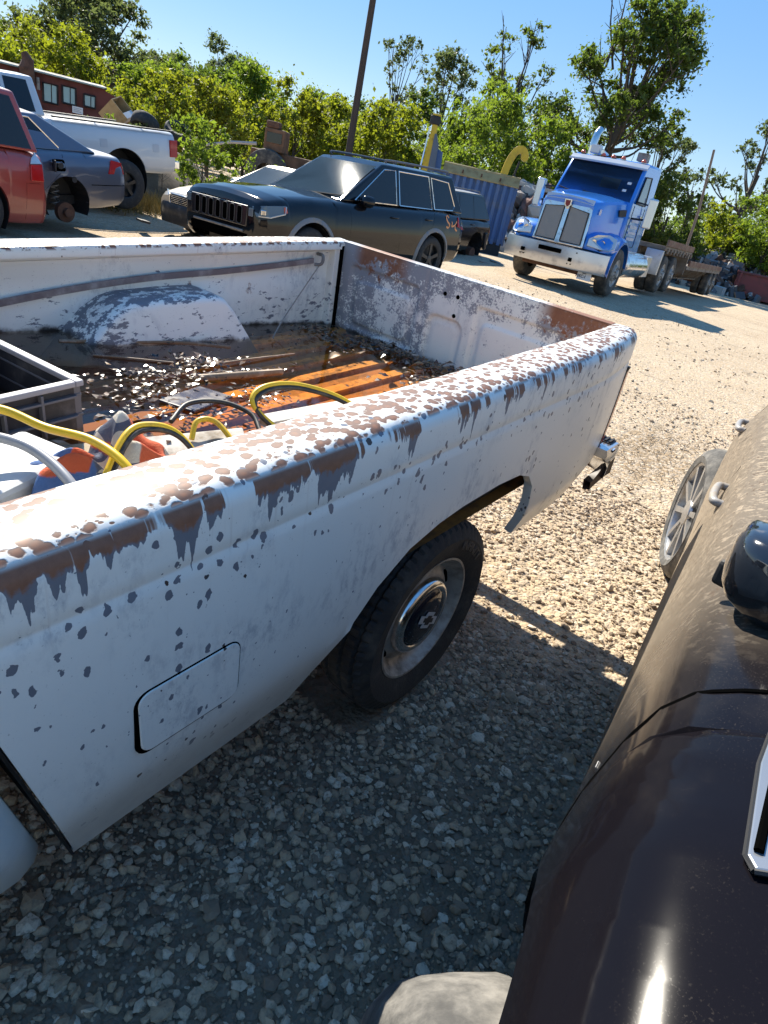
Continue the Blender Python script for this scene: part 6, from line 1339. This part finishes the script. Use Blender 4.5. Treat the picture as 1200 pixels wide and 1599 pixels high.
def mast():
    root = thing('lifting_mast', 'dull yellow machine mast with black head left of blue container', 'mast', loc=(19.16, 13.15, 0.0), rot=(0, 0, rad(-57.5)))
    ob('post', MB().prism([(-0.16, 0.0), (0.16, 0.0), (0.14, 2.4), (0.06, 3.45), (-0.10, 3.45), (-0.16, 2.4)], 'y', -0.12, 0.12), YP, root, bevel=0.02)
    ob('side_plate', MB().prism([(0.03, 1.2), (0.30, 1.2), (0.22, 2.9), (0.10, 3.2), (0.03, 3.2)], 'y', -0.16, 0.16), pm('dull_blue_plate', (0.10, 0.13, 0.17), 0.5), root, bevel=0.01)
    ob('head', MB().box((-0.04, 0, 3.56), (0.32, 0.30, 0.24)), BLACK, root, bevel=0.03); ob('head_cap', MB().box((-0.02, 0, 3.71), (0.26, 0.26, 0.06)), YP, root, bevel=0.02)
    ob('piston', MB().cyl((-0.24, -0.16, 1.5), (-0.16, -0.16, 3.35), 0.028, 8), CHROME, root); ob('cylinder', MB().cyl((-0.28, -0.16, 0.6), (-0.24, -0.16, 1.6), 0.07, 10), YP, root)
    ob('valve_box', MB().box((-0.55, -0.05, 1.95), (0.28, 0.28, 0.50)), BLACK, root, bevel=0.03)
mast()
def red_machine():
    # long dark red cabin seen over the white pickup
    root = thing('old_rail_cabin', 'dark rusted red cabin with square windows behind the white pickup', 'cabin', loc=(10.95, 20.45, 0.0), rot=(0, 0, rad(-26)))
    RP = pm('oxide_red', (0.13, 0.030, 0.022), 0.7, dirt=(0.06, 0.022, 0.016), amt=0.5, sc=1.5); RF = pm('green_grey_roof', (0.05, 0.06, 0.055), 0.7, dirt=(0.03, 0.02, 0.015), amt=0.4, sc=2)
    ob('wall', MB().bx(-5.5, 1.2, 0, 2.4, 0.3, 2.26), RP, root); ob('end_wall', MB().prism([(1.2, 0.3), (1.75, 0.3), (1.75, 2.05), (1.2, 2.24)], 'y', 0.02, 2.38), RP, root)
    ob('roof', MB().prism([(-0.12, 2.26), (-0.12, 2.31), (1.2, 2.40), (2.52, 2.31), (2.52, 2.26)], 'x', -5.7, 1.25), RF, root)
    ob('gutter', MB().tube([(-5.6, -0.14, 2.28), (1.2, -0.14, 2.29)], 0.018, 5), pm('pale_gutter', (0.35, 0.42, 0.40), 0.5), root)
    for x, w, z0, z1 in ((-3.2, 0.45, 1.62, 2.05), (-2.3, 0.45, 1.62, 2.05), (-1.25, 0.36, 1.62, 2.05), (-0.22, 0.36, 1.60, 2.06), (0.26, 0.34, 1.68, 2.10), (0.80, 0.30, 1.72, 2.02)):
        fr = ob('window', MB().bx(x - w / 2, x + w / 2, -0.03, 0.02, z0, z1), glass('old_pane', (0.20, 0.32, 0.33), 0.15), root)
        ob('window_frame', MB().tube([(x - w / 2, -0.035, z0), (x + w / 2, -0.035, z0), (x + w / 2, -0.035, z1), (x - w / 2, -0.035, z1), (x - w / 2, -0.035, z0)], 0.03, 4), BLACK, fr)
        ob('window_bar', MB().tube([(x + 0.03, -0.036, z0), (x + 0.03, -0.036, z1)], 0.012, 4), BLACK, fr)
    sg_ = ob('sign', MB().bx(0.34, 0.62, -0.05, -0.03, 1.49, 1.66), pm('white_sign', (0.70, 0.70, 0.68), 0.5), root); mb = MB()
    for k in range(3): mb.bx(0.37, 0.58 - 0.05 * (k % 2), -0.056, -0.051, 1.61 - k * 0.04, 1.625 - k * 0.04)
    ob('faint_print', mb, pm('grey_print', (0.35, 0.36, 0.38), 0.6), sg_)
    ob('stack', MB().tube([(-0.75, -0.2, 1.95), (-0.80, -0.2, 2.30), (-0.76, -0.2, 2.50), (-0.85, -0.18, 2.66)], [0.17, 0.20, 0.15, 0.08], 9), RUSTY, root); ob('stack_pipe', MB().tube([(-0.52, -0.16, 1.85), (-0.53, -0.16, 2.15)], 0.045, 8), STEEL_GREY, root)
    for x in (-4.6, -3.2, 0.6): ob('wheel', MB().lathe([(0, 0.30), (0.02, 0.33), (0.1, 0.33), (0.12, 0.08)], (x, 0.1, 0.33), 'y', 22), RUSTY, root)
red_machine()
root = thing('wooden_crate', 'open tan wooden box tipped on the heap beside the red cabin', 'crate', matrix=Matrix.Translation((10.28, 16.45, 1.66)) @ Euler((0.35, 0.75, -0.75)).to_matrix().to_4x4())
CW = pm('tan_board', (0.42, 0.28, 0.13), 0.7, dirt=(0.25, 0.15, 0.07), amt=0.4, sc=5)
ob('side_panel', MB().bx(-0.26, 0.26, -0.26, -0.24, -0.26, 0.26), CW, root); ob('side_panel', MB().bx(-0.26, 0.26, 0.24, 0.26, -0.26, 0.26), CW, root); ob('side_panel', MB().bx(-0.26, -0.24, -0.238, 0.238, -0.26, 0.26), CW, root); ob('base_panel', MB().bx(-0.24, 0.258, -0.238, 0.238, -0.258, -0.24), CW, root); ob('lining', MB().bx(0.10, 0.24, -0.236, 0.236, 0.0, 0.25), pm('white_foam', (0.62, 0.6, 0.58), 0.8), root)
HEAP = pm('heap_soil', (0.13, 0.10, 0.07), 0.95, dirt=(0.07, 0.05, 0.035), amt=0.5, sc=3, bump=0.6, bsc=12)
def mound(cx, cy, rx, ry, h, name, lab, mat, seed=1, kind=None, n=26):
    rr = np.random.default_rng(seed); ph = rr.uniform(0, 6, 6); rows = []
    for i in range(9):
        u = i / 8; row = []
        for k in range(n):
            t = 2 * math.pi * k / n; w = 1 + 0.10 * math.sin(3 * t + ph[0]) + 0.06 * math.sin(7 * t + ph[1]); row.append((cx + rx * u * w * math.cos(t), cy + ry * u * w * math.sin(t), h * (1 - u ** 1.6) * (1 + 0.22 * math.sin(2 * t + ph[2] + 5 * u) + 0.10 * math.sin(5 * t + ph[3])) - 0.03))
        rows.append(row)
    o = ob(name, MB().grid(rows, close=True), mat, smooth=180); return tag(o, lab, None, kind=kind or 'structure')
mound(10.6, 15.9, 2.6, 1.6, 1.38, 'soil_bank', 'low weedy soil bank behind the white pickup', HEAP, 3)
def old_tyre(x, y, z, R, rx, ry, lab):
    mb = MB().lathe([(-0.10, R * 0.55), (-0.13, R * 0.62), (-0.14, R * 0.85), (-0.10, R * 0.98), (0, R), (0.10, R * 0.98), (0.14, R * 0.85), (0.13, R * 0.62), (0.10, R * 0.55)], (0, 0, 0), 'y', 36)
    o = ob('dumped_rubber', mb, RUBBER, smooth=50, loc=(x, y, z), rot=(rx, ry, rad(-40))); tag(o, lab, 'tyre', 'old tyres dumped on the bank')
old_tyre(10.15, 15.1, 1.58, 0.32, 1.05, 0.25, 'dark old tyre lying tilted right of the tan wooden box'); old_tyre(10.78, 14.7, 1.55, 0.32, -1.0, 0.2, 'dark old tyre standing left of the leafy shrub')
def loader():
    root = thing('wheel_loader', 'old brown loader with one big wheel half hidden in bushes', 'loader', loc=(20.0, 21.3, 0.0), rot=(0, 0, rad(-55)))
    BR = pm('brown_machine', (0.20, 0.10, 0.05), 0.7, dirt=RUSTY.node_tree and (0.08, 0.05, 0.03), amt=0.5, sc=3)
    for x in (-0.1, 2.0): ob('wheel', MB().lathe([(-0.25, 0.35), (-0.28, 0.62), (-0.2, 0.83), (0, 0.87), (0.2, 0.83), (0.28, 0.62), (0.25, 0.35), (0.22, 0.01)], (x, -0.1, 0.95), 'y', 32), DUSTY_RUBBER, root, smooth=45)
    ob('body', MB().bx(-0.9, 2.6, 0.25, 1.4, 0.9, 1.75), BR, root, bevel=0.05); ob('cab', MB().bx(-0.35, 0.45, 0.0, 1.1, 1.75, 2.55), BR, root, bevel=0.04); ob('cab_window', MB().bx(-0.25, 0.35, -0.03, 0.02, 2.05, 2.4), GLASS, root)
    ob('engine_top', MB().bx(-0.32, 0.20, 0.0, 0.5, 2.56, 2.80), RUSTY, root, bevel=0.05); ob('lift_arm', MB().tube([(-0.6, -0.1, 1.9), (-1.6, -0.15, 1.75), (-2.9, -0.2, 1.35)], [0.07, 0.06, 0.05], 6), pm('pale_pipe', (0.4, 0.38, 0.35), 0.6), root)
loader()
# debris heaps
def heap(cx, cy, rx, ry, h, n, mats, name, lab, seed, smin=0.1, smax=0.5, box=True):
    rr = np.random.default_rng(seed); mbs = [MB() for _ in mats]
    for i in range(n):
        t, u = rr.uniform(0, 6.283), math.sqrt(rr.random()); x, y = cx + rx * u * math.cos(t), cy + ry * u * math.sin(t); z = h * (1 - u ** 1.7) * rr.uniform(0.75, 1.1) + 0.05
        s = rr.uniform(smin, smax); R = Euler(tuple(rr.uniform(0, 6.28, 3))).to_matrix(); k = rr.integers(len(mats))
        if box: mbs[k].box((x, y, z), (s, s * rr.uniform(0.3, 0.9), s * rr.uniform(0.05, 0.5)), R)
        else: V = ICO_V * (1 + rr.uniform(-0.3, 0.3, (12, 1))) * s * np.array([1, rr.uniform(0.6, 1), rr.uniform(0.5, 0.8)]); mbs[k].add([tuple(R @ Vector(v) + Vector((x, y, z))) for v in V], [tuple(f) for f in ICO_F])
    for b, mt in zip(mbs, mats):
        o = ob(name, b, mt); tag(o, lab, 'rubble', kind='stuff')
GREYS = [pm('pale_scrap', (0.42, 0.41, 0.40), 0.6, 0.3), pm('mid_scrap', (0.17, 0.17, 0.18), 0.6, 0.4), pm('dark_scrap', (0.05, 0.05, 0.055), 0.6), RUSTY]
mound(44.5, 9.0, 6.5, 5.0, 1.6, 'scrap_mound', 'dark core of the scrap heap', pm('scrap_core', (0.07, 0.065, 0.06), 0.9), 9)
heap(44.2, 9.0, 6.6, 4.8, 1.9, 1500, GREYS, 'scrap_heap', 'tangled grey scrap heap behind the trailer', 5, 0.12, 0.65)
RB = [pm('rust_brown_rubble', (0.17, 0.085, 0.065), 0.9), pm('grey_rubble', (0.24, 0.21, 0.19), 0.9), pm('dark_rubble', (0.08, 0.06, 0.05), 0.9), pm('pale_slab', (0.42, 0.38, 0.33), 0.85)]
mound(29.0, 14.3, 3.2, 2.6, 2.3, 'rubble_mound', 'reddish core of the rubble heap', RB[0], 4)
heap(28.9, 14.2, 3.3, 2.6, 2.6, 420, RB, 'rubble_heap', 'reddish brown rubble heap between container and semi', 6, 0.12, 0.5, False)
o = ob('concrete_slab', MB().box((0, 0, 0), (3.2, 1.2, 0.16)), RB[3], loc=(28.6, 14.2, 2.72), rot=(0.05, 0.03, rad(-57)), bevel=0.02); tag(o, 'pale flat slab lying on top of the reddish rubble', 'slab')
def dumpster(x, y, rot, L, Wd, H, col, lab, ribs):
    root = thing('scrap_container', lab, 'container', loc=(x, y, 0), rot=(0, 0, rad(rot))); mt = pm('container_paint', col, 0.6, dirt=(0.10, 0.06, 0.05), amt=0.45, sc=2)
    ob('body', MB().bx(0, L, 0, Wd, 0.1, H), mt, root, bevel=0.02)
    for k in range(ribs): ob('rib', MB().box((0.15 + (L - 0.3) * k / max(1, ribs - 1), -0.03, H / 2 + 0.05), (0.12, 0.10, H - 0.1)), mt, root, bevel=0.02)
    ob('top_rail', MB().tube([(0, 0, H), (L, 0, H), (L, Wd, H), (0, Wd, H), (0, 0, H)], 0.07, 6), mt, root)
dumpster(39.6, 6.75, -78, 3.2, 2.2, 1.25, (0.22, 0.045, 0.04), 'dark red steel skip at the right edge before the scrap heap', 2)
dumpster(40.0, 10.6, -72, 3.6, 2.2, 1.45, (0.17, 0.20, 0.23), 'grey blue ribbed skip just behind the trailer deck', 11)
# small scrap on the ground near the semi
o = ob('scrap_ring', MB().lathe([(0, 0.26), (0.03, 0.28), (0.05, 0.24), (0.02, 0.20), (0, 0.26)], (0, 0, 0), 'z', 24), STEEL_GREY, loc=(16.6, 8.35, 0.17), rot=(0.08, 0.1, 0), smooth=40); tag(o, 'flat grey metal ring on the dirt left of the semi wheel', 'scrap')
o = ob('scrap_plate', MB().box((0, 0, 0), (0.7, 0.28, 0.03)), STEEL_GREY, loc=(15.9, 8.5, 0.17), rot=(0.05, 0.06, 0.8), bevel=0.008); tag(o, 'flat grey metal plate on the dirt before the semi', 'scrap')
for k, (x, y, z, L, r, lab) in enumerate(((7.55, 9.15, 0.0, 0.55, 0.4, 'dark flat scrap strip on the dirt before the beige sedan'), (7.0, 10.35, 0.0, 0.4, 1.2, 'small dark scrap bit on the dirt by the slate sedan bumper'))):
    o = ob('scrap_strip', MB().box((0, 0, 0), (L, 0.16, 0.04), (0.1, 0.05, 0)), BLACK, loc=(x, y, z + 0.02), rot=(0, 0, r), bevel=0.01); tag(o, lab, 'scrap')
# utility pole
g = G('creosote_wood'); p = g.P(); g.fin(g.mix(g.noise(g.scale(p, (9, 9, 0.4)), 3, 5, 0.7), (0.035, 0.025, 0.02), (0.10, 0.075, 0.06)), 0.9)
pole = ob('utility_pole', MB().lathe([(0, 0.17), (3, 0.158), (8, 0.135), (13.5, 0.115), (13.5, 0.001)], (0, 0, 0), 'z', 16), g.m, loc=(25.13, 21.8, 0), smooth=60)
tag(pole, 'tall dark wooden utility pole behind the black SUV', 'pole')
ob('cross_arm', MB().box((0, 0, 12.9), (2.4, 0.10, 0.12), (0, 0, 0.6)), g.m, pole)
# ------------------------------------------------------------------ trees and bushes
def leaf_mat(name, dark, light, trans):
    g = G(name); geo = g.n('ShaderNodeNewGeometry'); r = geo.outputs['Random Per Island']; oi = g.n('ShaderNodeObjectInfo').outputs['Random']
    n = g.noise(g.P(), 0.9, 3, 0.55)
    c = g.mix(g.math('MULTIPLY_ADD', r, 0.6, g.math('MULTIPLY', g.math('SUBTRACT', n, 0.3), 0.9), clamp=True), dark, light)
    c = g.mix(g.math('MULTIPLY', g.step(oi, 0.35, 1.0), 0.55), c, g.mix(oi, (0.03, 0.05, 0.014), (0.15, 0.125, 0.02)))
    c = g.mix(g.math('MULTIPLY', g.step(r, 0.93, 1.0), 0.5), c, (0.20, 0.17, 0.03))
    tr = g.n('ShaderNodeBsdfTranslucent'); g.set(tr, 0, g.mix(0.75, c, trans)); g.fin(c, 0.55); g.set(g.b, 'Specular IOR Level', 0.35)
    mx = g.n('ShaderNodeMixShader'); g.set(mx, 0, 0.5); g.set(mx, 1, g.b.outputs[0]); g.set(mx, 2, tr.outputs[0]); g.t.links.new(mx.outputs[0], g.out.inputs['Surface']); return g.m
LM = dict(
    grey=leaf_mat('grey_green_leaves', (0.035, 0.055, 0.028), (0.10, 0.135, 0.055), (0.17, 0.22, 0.06)),
    dark=leaf_mat('dark_green_leaves', (0.022, 0.042, 0.012), (0.075, 0.11, 0.025), (0.18, 0.27, 0.025)),
    yellow=leaf_mat('yellow_green_leaves', (0.055, 0.085, 0.010), (0.17, 0.20, 0.020), (0.40, 0.46, 0.02)),
    bright=leaf_mat('bright_green_leaves', (0.045, 0.085, 0.012), (0.13, 0.19, 0.025), (0.30, 0.42, 0.03)))
g = G('tree_bark'); g.fin(g.mix(g.noise(g.scale(g.P(), (6, 6, 1.2)), 3, 5, 0.7), (0.035, 0.028, 0.022), (0.13, 0.105, 0.085)), 0.95); TBARK = g.m
def leaf_cloud(cl, per, leaf, seed, name, mat):
    rr = np.random.default_rng(seed); C = []; 
    for (x, y, z, r, fz) in cl:
        k = max(6, int(per * r * r)); d = rr.normal(0, 1, (k, 3)); d /= np.linalg.norm(d, axis=1)[:, None]; q = r * np.abs(rr.normal(0, 0.62, (k, 1)))
        C.append(np.array([x, y, z]) + d * q * np.array([1, 1, fz]))
    P = np.concatenate(C); n = len(P); s = leaf * (0.45 + 1.5 * rr.random(n) ** 1.8)
    a = rr.normal(0, 1, (n, 3)); a /= np.linalg.norm(a, axis=1)[:, None]; b = rr.normal(0, 1, (n, 3)); b -= a * (a * b).sum(1)[:, None]; b /= np.linalg.norm(b, axis=1)[:, None]
    c = np.cross(a, b); s = s[:, None]
    V = np.stack([P - a * s * 0.6, P - b * s * 0.34 + c * s * 0.10, P + a * s * 0.65, P + b * s * 0.34 + c * s * 0.10], 1).reshape(-1, 3)
    F = np.arange(n * 4).reshape(n, 4)
    return np_mesh(name, V, F, mat, False)
def tree_meshes(kind, H, Wd, z0, lobes, seed, mat, per, leaf, clump, lean=0.0, trunk_r=0.25, gap=0.0, bare=0, rk=1.0):
    """crown between z0 and H, width Wd; lobes hold clumps, clumps hold leaves"""
    rr = np.random.default_rng(seed); cl = []; limbs = MB(); ch = H - z0; tips = []
    tb = [(0, 0, -0.2), (lean * 0.25, 0.05, z0 * 0.5), (lean * 0.5, 0.0, z0 + ch * 0.15), (lean * 0.8, 0, z0 + ch * 0.5)]
    limbs.tube(spline(tb, 5), list(np.linspace(trunk_r, trunk_r * 0.45, 16)), 9)
    for i in range(lobes):
        t = 2 * math.pi * (i + rr.random() * 0.7) / lobes * 2.4; u = rr.uniform(0.12, 1.0); rr_ = Wd * 0.5 * (0.25 + 0.75 * math.sin(math.pi * min(0.97, 0.15 + u * 0.85)) ** 0.7) * rr.uniform(0.35, 0.95)
        x, y, z = lean * (0.4 + 0.6 * u) + rr_ * math.cos(t), rr_ * math.sin(t), z0 + ch * (0.10 + 0.80 * u)
        R = rk * Wd * rr.uniform(0.13, 0.24); tips.append((x, y, z))
        for k in range(clump):
            d = rr.normal(0, 1, 3); d /= np.linalg.norm(d); q = R * rr.uniform(0.45, 1.0)
            cl.append((x + d[0] * q, y + d[1] * q, min(H - 0.1, z + d[2] * q * 0.8), R * rr.uniform(0.34, 0.60), 0.8))
        b0 = Vector(tb[2]).lerp(Vector(tb[3]), max(0, min(1, u - 0.1))) - Vector((0, 0, ch * 0.08)); mid = b0.lerp(Vector((x, y, z)), 0.55) + Vector((0, 0, -0.05 * ch))
        limbs.tube(spline([b0, mid, (x, y, z)], 4), list(np.linspace(trunk_r * 0.26, trunk_r * 0.05, 9)), 6)
        for k in range(3):
            d = Vector(rr.normal(0, 1, 3)).normalized(); limbs.tube([mid.lerp(Vector((x, y, z)), 0.4 + 0.2 * k), Vector((x, y, z)) + d * R * 0.9], [trunk_r * 0.10, trunk_r * 0.03], 4)
    for k in range(bare):
        t = rr.uniform(-0.5, 0.5); b0 = Vector((lean * 0.8 - 0.12 * Wd + t * 0.3 * Wd, t, z0 + ch * 0.55)); tip = b0 + Vector((rr.uniform(-0.15, 0.18) * Wd, rr.uniform(-0.1, 0.1) * Wd, ch * rr.uniform(0.35, 0.52)))
        pts = [b0, b0.lerp(tip, 0.5) + Vector((rr.uniform(-.2, .2), 0, 0)), tip]; limbs.tube(pts, [0.07, 0.045, 0.015], 5)
        for j in range(4):
            p = b0.lerp(tip, rr.uniform(0.4, 0.9)); limbs.tube([p, p + Vector((rr.uniform(-0.6, 0.6), rr.uniform(-0.4, 0.4), rr.uniform(0.3, 0.8)))], [0.025, 0.008], 4)
    return leaf_cloud(cl, per, leaf, seed + 1, 'crown', mat), mesh('trunk', limbs, TBARK, 60)
def plant(name, cat, label, group, x, y, H, Wd, z0, lobes, seed, mat, per=260, leaf=0.2, clump=7, rot=0.0, **k):
    if cat == 'tree': per, leaf, clump, lobes, Wd = int(per * 1.7), leaf * 0.60, clump + 2, int(lobes * 1.9), Wd * 1.15; k.setdefault('rk', 0.60)
    if cat == 'bush': per, leaf, clump, lobes, Wd = int(per * 1.7), leaf * 0.72, clump + 1, lobes + 5, Wd * 1.3
    c, t = tree_meshes(name, H, Wd, z0, lobes, seed, LM[mat], per, leaf, clump, **k)
    root = thing(name, label, cat, loc=(x, y, float(hgt(x, y))), rot=(0, 0, rot), group=group)
    ob('crown', c, None, root); ob('trunk', t, None, root); return root
VIEW = rad(-57)   # local x across the view, roughly
TG = 'tall trees along the far edge of the yard'; BG = 'bushes along the far edge of the yard'
plant('cottonwood_tree', 'tree', 'largest grey green tree at far left above the red cabin', TG, 27.4, 46.8, 9.2, 10.2, 2.2, 16, 101, 'grey', 150, 0.27, 9, rad(-30), trunk_r=0.4)
plant('cottonwood_tree', 'tree', 'yellow green tree cut by the left edge', TG, 19.2, 42.8, 5.4, 3.6, 0.6, 8, 102, 'bright', 260, 0.22, 7, rad(-30))
plant('cottonwood_tree', 'tree', 'rounded blue green tree between the big left tree and the pole', TG, 43.9, 53.5, 10.3, 8.2, 1.5, 13, 103, 'grey', 150, 0.28, 9, rad(-40), trunk_r=0.35)
plant('cottonwood_tree', 'tree', 'low grey tree filling the gap right of the big left tree', TG, 34.3, 48.3, 7.4, 6.8, 0.8, 10, 104, 'grey', 170, 0.26, 8, rad(-35))
plant('cottonwood_tree', 'tree', 'slim airy tree standing right of the utility pole', TG, 46.6, 36.7, 12.2, 5.2, 3.6, 10, 105, 'grey', 150, 0.24, 6, rad(-50), trunk_r=0.22)
plant('cottonwood_tree', 'tree', 'airy twin topped tree above the yellow mast', TG, 47.2, 32.5, 11.8, 6.2, 3.2, 11, 106, 'grey', 150, 0.25, 6, rad(-55), trunk_r=0.24)
plant('cottonwood_tree', 'tree', 'leaning open tree left of the tallest tree above the semi', TG, 41.7, 22.4, 12.4, 5.6, 3.0, 12, 107, 'dark', 170, 0.22, 6, VIEW, lean=-1.3, trunk_r=0.3, bare=2)
plant('cottonwood_tree', 'tree', 'tallest dark tree with bare top twigs above the semi', TG, 41.1, 16.8, 13.8, 8.6, 4.6, 19, 108, 'dark', 190, 0.24, 8, VIEW, lean=1.0, trunk_r=0.42, bare=5)
plant('cottonwood_tree', 'tree', 'pale grey green tree behind the semi mirror', TG, 51.8, 16.6, 9.6, 5.4, 2.6, 10, 109, 'grey', 170, 0.25, 6, VIEW)
plant('cottonwood_tree', 'tree', 'sparse crooked tree at the right edge', TG, 50.3, 10.4, 10.2, 5.6, 3.4, 8, 110, 'grey', 130, 0.24, 6, VIEW, lean=0.6, trunk_r=0.28)
plant('cottonwood_tree', 'tree', 'small dark tree with bent bare trunk right of the stake pole', TG, 49.5, 12.6, 7.0, 3.0, 3.4, 5, 111, 'grey', 130, 0.22, 5, VIEW, lean=-0.8, trunk_r=0.2)
bl = [(19.6, 36.3, 5.2, 4.6, 'yellow', 'yellow green bush directly above the red cabin'), (19.9, 29.1, 3.9, 3.4, 'yellow', 'golden bush right of the tan wooden box'), (21.9, 27.6, 4.2, 3.2, 'yellow', 'golden bush behind the leafy shrub'),
      (27.1, 31.1, 5.9, 4.6, 'bright', 'tall mid green bush right of the golden bush'), (26.2, 26.4, 5.1, 3.6, 'yellow', 'yellow bush behind the brown loader'), (30.7, 27.6, 5.7, 3.6, 'yellow', 'yellow bush at the foot of the utility pole'),
      (27.6, 21.9, 4.9, 4.2, 'yellow', 'broad yellow bush between pole and yellow mast'), (36.2, 25.6, 6.9, 3.8, 'dark', 'dark bush behind the yellow mast'), (31.9, 19.4, 7.2, 5.6, 'bright', 'largest bright green bush behind the blue container'),
      (35.5, 16.9, 6.6, 3.6, 'bright', 'bright bush left of the semi exhaust'), (39.8, 11.3, 5.9, 3.3, 'dark', 'dark bush right of the semi mirror behind the stake pole'), (44.6, 8.8, 4.8, 3.4, 'yellow', 'yellow green bush above the scrap heap'), (43.6, 6.6, 6.0, 4.4, 'bright', 'green bush at the right edge above the red skip'),
      (15.5, 34.0, 3.9, 3.6, 'yellow', 'yellow bush cut by the left edge behind the red cabin'), (24.0, 35.5, 5.2, 4.0, 'bright', 'green bush under the big left tree'), (33.5, 33.0, 5.9, 4.2, 'bright', 'green bush behind the pole'), (38.0, 20.0, 6.0, 4.4, 'bright', 'green bush between container and leaning tree'), (30.0, 38.0, 5.8, 5.0, 'dark', 'dark bush below the rounded tree'), (38.5, 34.0, 6.2, 5.0, 'dark', 'dark bush beneath the slim airy tree'), (42.0, 27.0, 6.0, 5.0, 'dark', 'dark bush beneath the twin topped tree'), (44.0, 14.0, 5.0, 4.0, 'dark', 'dark bush under the tallest tree'), (47.5, 6.0, 3.4, 4.6, 'bright', 'low bush at the right edge behind the green one')]
for i, (x, y, H, Wd, mt, lab) in enumerate(bl):
    plant('bush', 'bush', lab, BG, x, y, H, Wd, 0.25, 9 + int(Wd), 200 + i, mt, 300, 0.17, 7, VIEW, trunk_r=0.12)
# leafy shrub by the white pickup tail, weeds on the bank
plant('shrub', 'shrub', 'leafy green shrub right behind the white pickup tail', None, 9.95, 12.6, 2.1, 1.7, 0.05, 14, 301, 'bright', 1500, 0.06, 8, VIEW, trunk_r=0.03)
plant('shrub', 'shrub', 'low leafy shrub between the tyres and the beige sedan', None, 11.6, 12.6, 1.55, 1.7, 0.0, 9, 302, 'bright', 1300, 0.06, 7, VIEW, trunk_r=0.03)
wlab = ('pale green weeds behind the white pickup bed nearest its cab', 'leafy weeds over the middle of the white pickup bed rail', 'grey green weeds in front of the tan wooden box', 'pale weeds at the left behind the white pickup cab', 'leafy weeds by the white pickup tail below the tyres')
wl = [(9.2, 15.0, 1.80), (9.7, 14.7, 1.78), (10.2, 14.4, 1.66), (8.6, 15.3, 1.70), (10.6, 14.1, 1.62)]
for i, (x, y, H) in enumerate(wl):
    plant('weed_clump', 'weeds', wlab[i], 'weeds behind the white pickup', x, y, H, 0.8, 0.2, 7, 320 + i, 'grey' if i % 2 else 'bright', 1700, 0.05, 6, VIEW, trunk_r=0.015)
# far wood closing the view
def far_wood():
    rr = np.random.default_rng(5); cl = []
    for k in range(330):
        a = rad(rr.uniform(-12, 82)); D = rr.uniform(55, 85); cl.append((D * math.cos(a), D * math.sin(a), rr.uniform(0.3, 4.0 + 1.5 * math.sin(a * 7)), rr.uniform(1.6, 2.6), 0.8))
    o = bpy.data.objects.new('far_wood', leaf_cloud(cl, 90, 0.26, 6, 'far_wood', LM['dark'])); COL.objects.link(o); tag(o, 'dark low wood closing the yard far behind', 'woods', kind='stuff')
far_wood()
g = G('dry_grass'); g.fin(g.mix(g.n('ShaderNodeNewGeometry').outputs['Random Per Island'], (0.16, 0.13, 0.05), (0.34, 0.27, 0.11)), 0.9)
rr = np.random.default_rng(8); V = []; n = 9000
X = np.concatenate([rr.normal(9.3, 0.9, 3000), rr.uniform(12, 46, 6000)]); Y = np.concatenate([rr.normal(13.2, 0.5, 3000), np.zeros(6000)])
Y[3000:] = np.where(X[3000:] < 30, 34 - 0.55 * X[3000:], 0) + np.where(X[3000:] >= 30, 20 - 0.30 * (X[3000:] - 22), 0) + rr.normal(0, 1.2, 6000)
a = rr.uniform(0, 6.28, n); L = rr.uniform(0.08, 0.38, n); w = 0.012; Z = hgt(X, Y)
dx, dy = np.cos(a), np.sin(a); bx_, by_ = rr.normal(0, 0.12, n), rr.normal(0, 0.12, n)
V = np.stack([np.stack([X - dx * w, Y - dy * w, Z], -1), np.stack([X + dx * w, Y + dy * w, Z], -1), np.stack([X + bx_, Y + by_, Z + L], -1)], 1).reshape(-1, 3)
o = bpy.data.objects.new('dry_grass', np_mesh('dry_grass', V, np.arange(n * 3).reshape(n, 3), g.m)); COL.objects.link(o); tag(o, 'dry grass along the far yard edge', 'grass', kind='stuff')
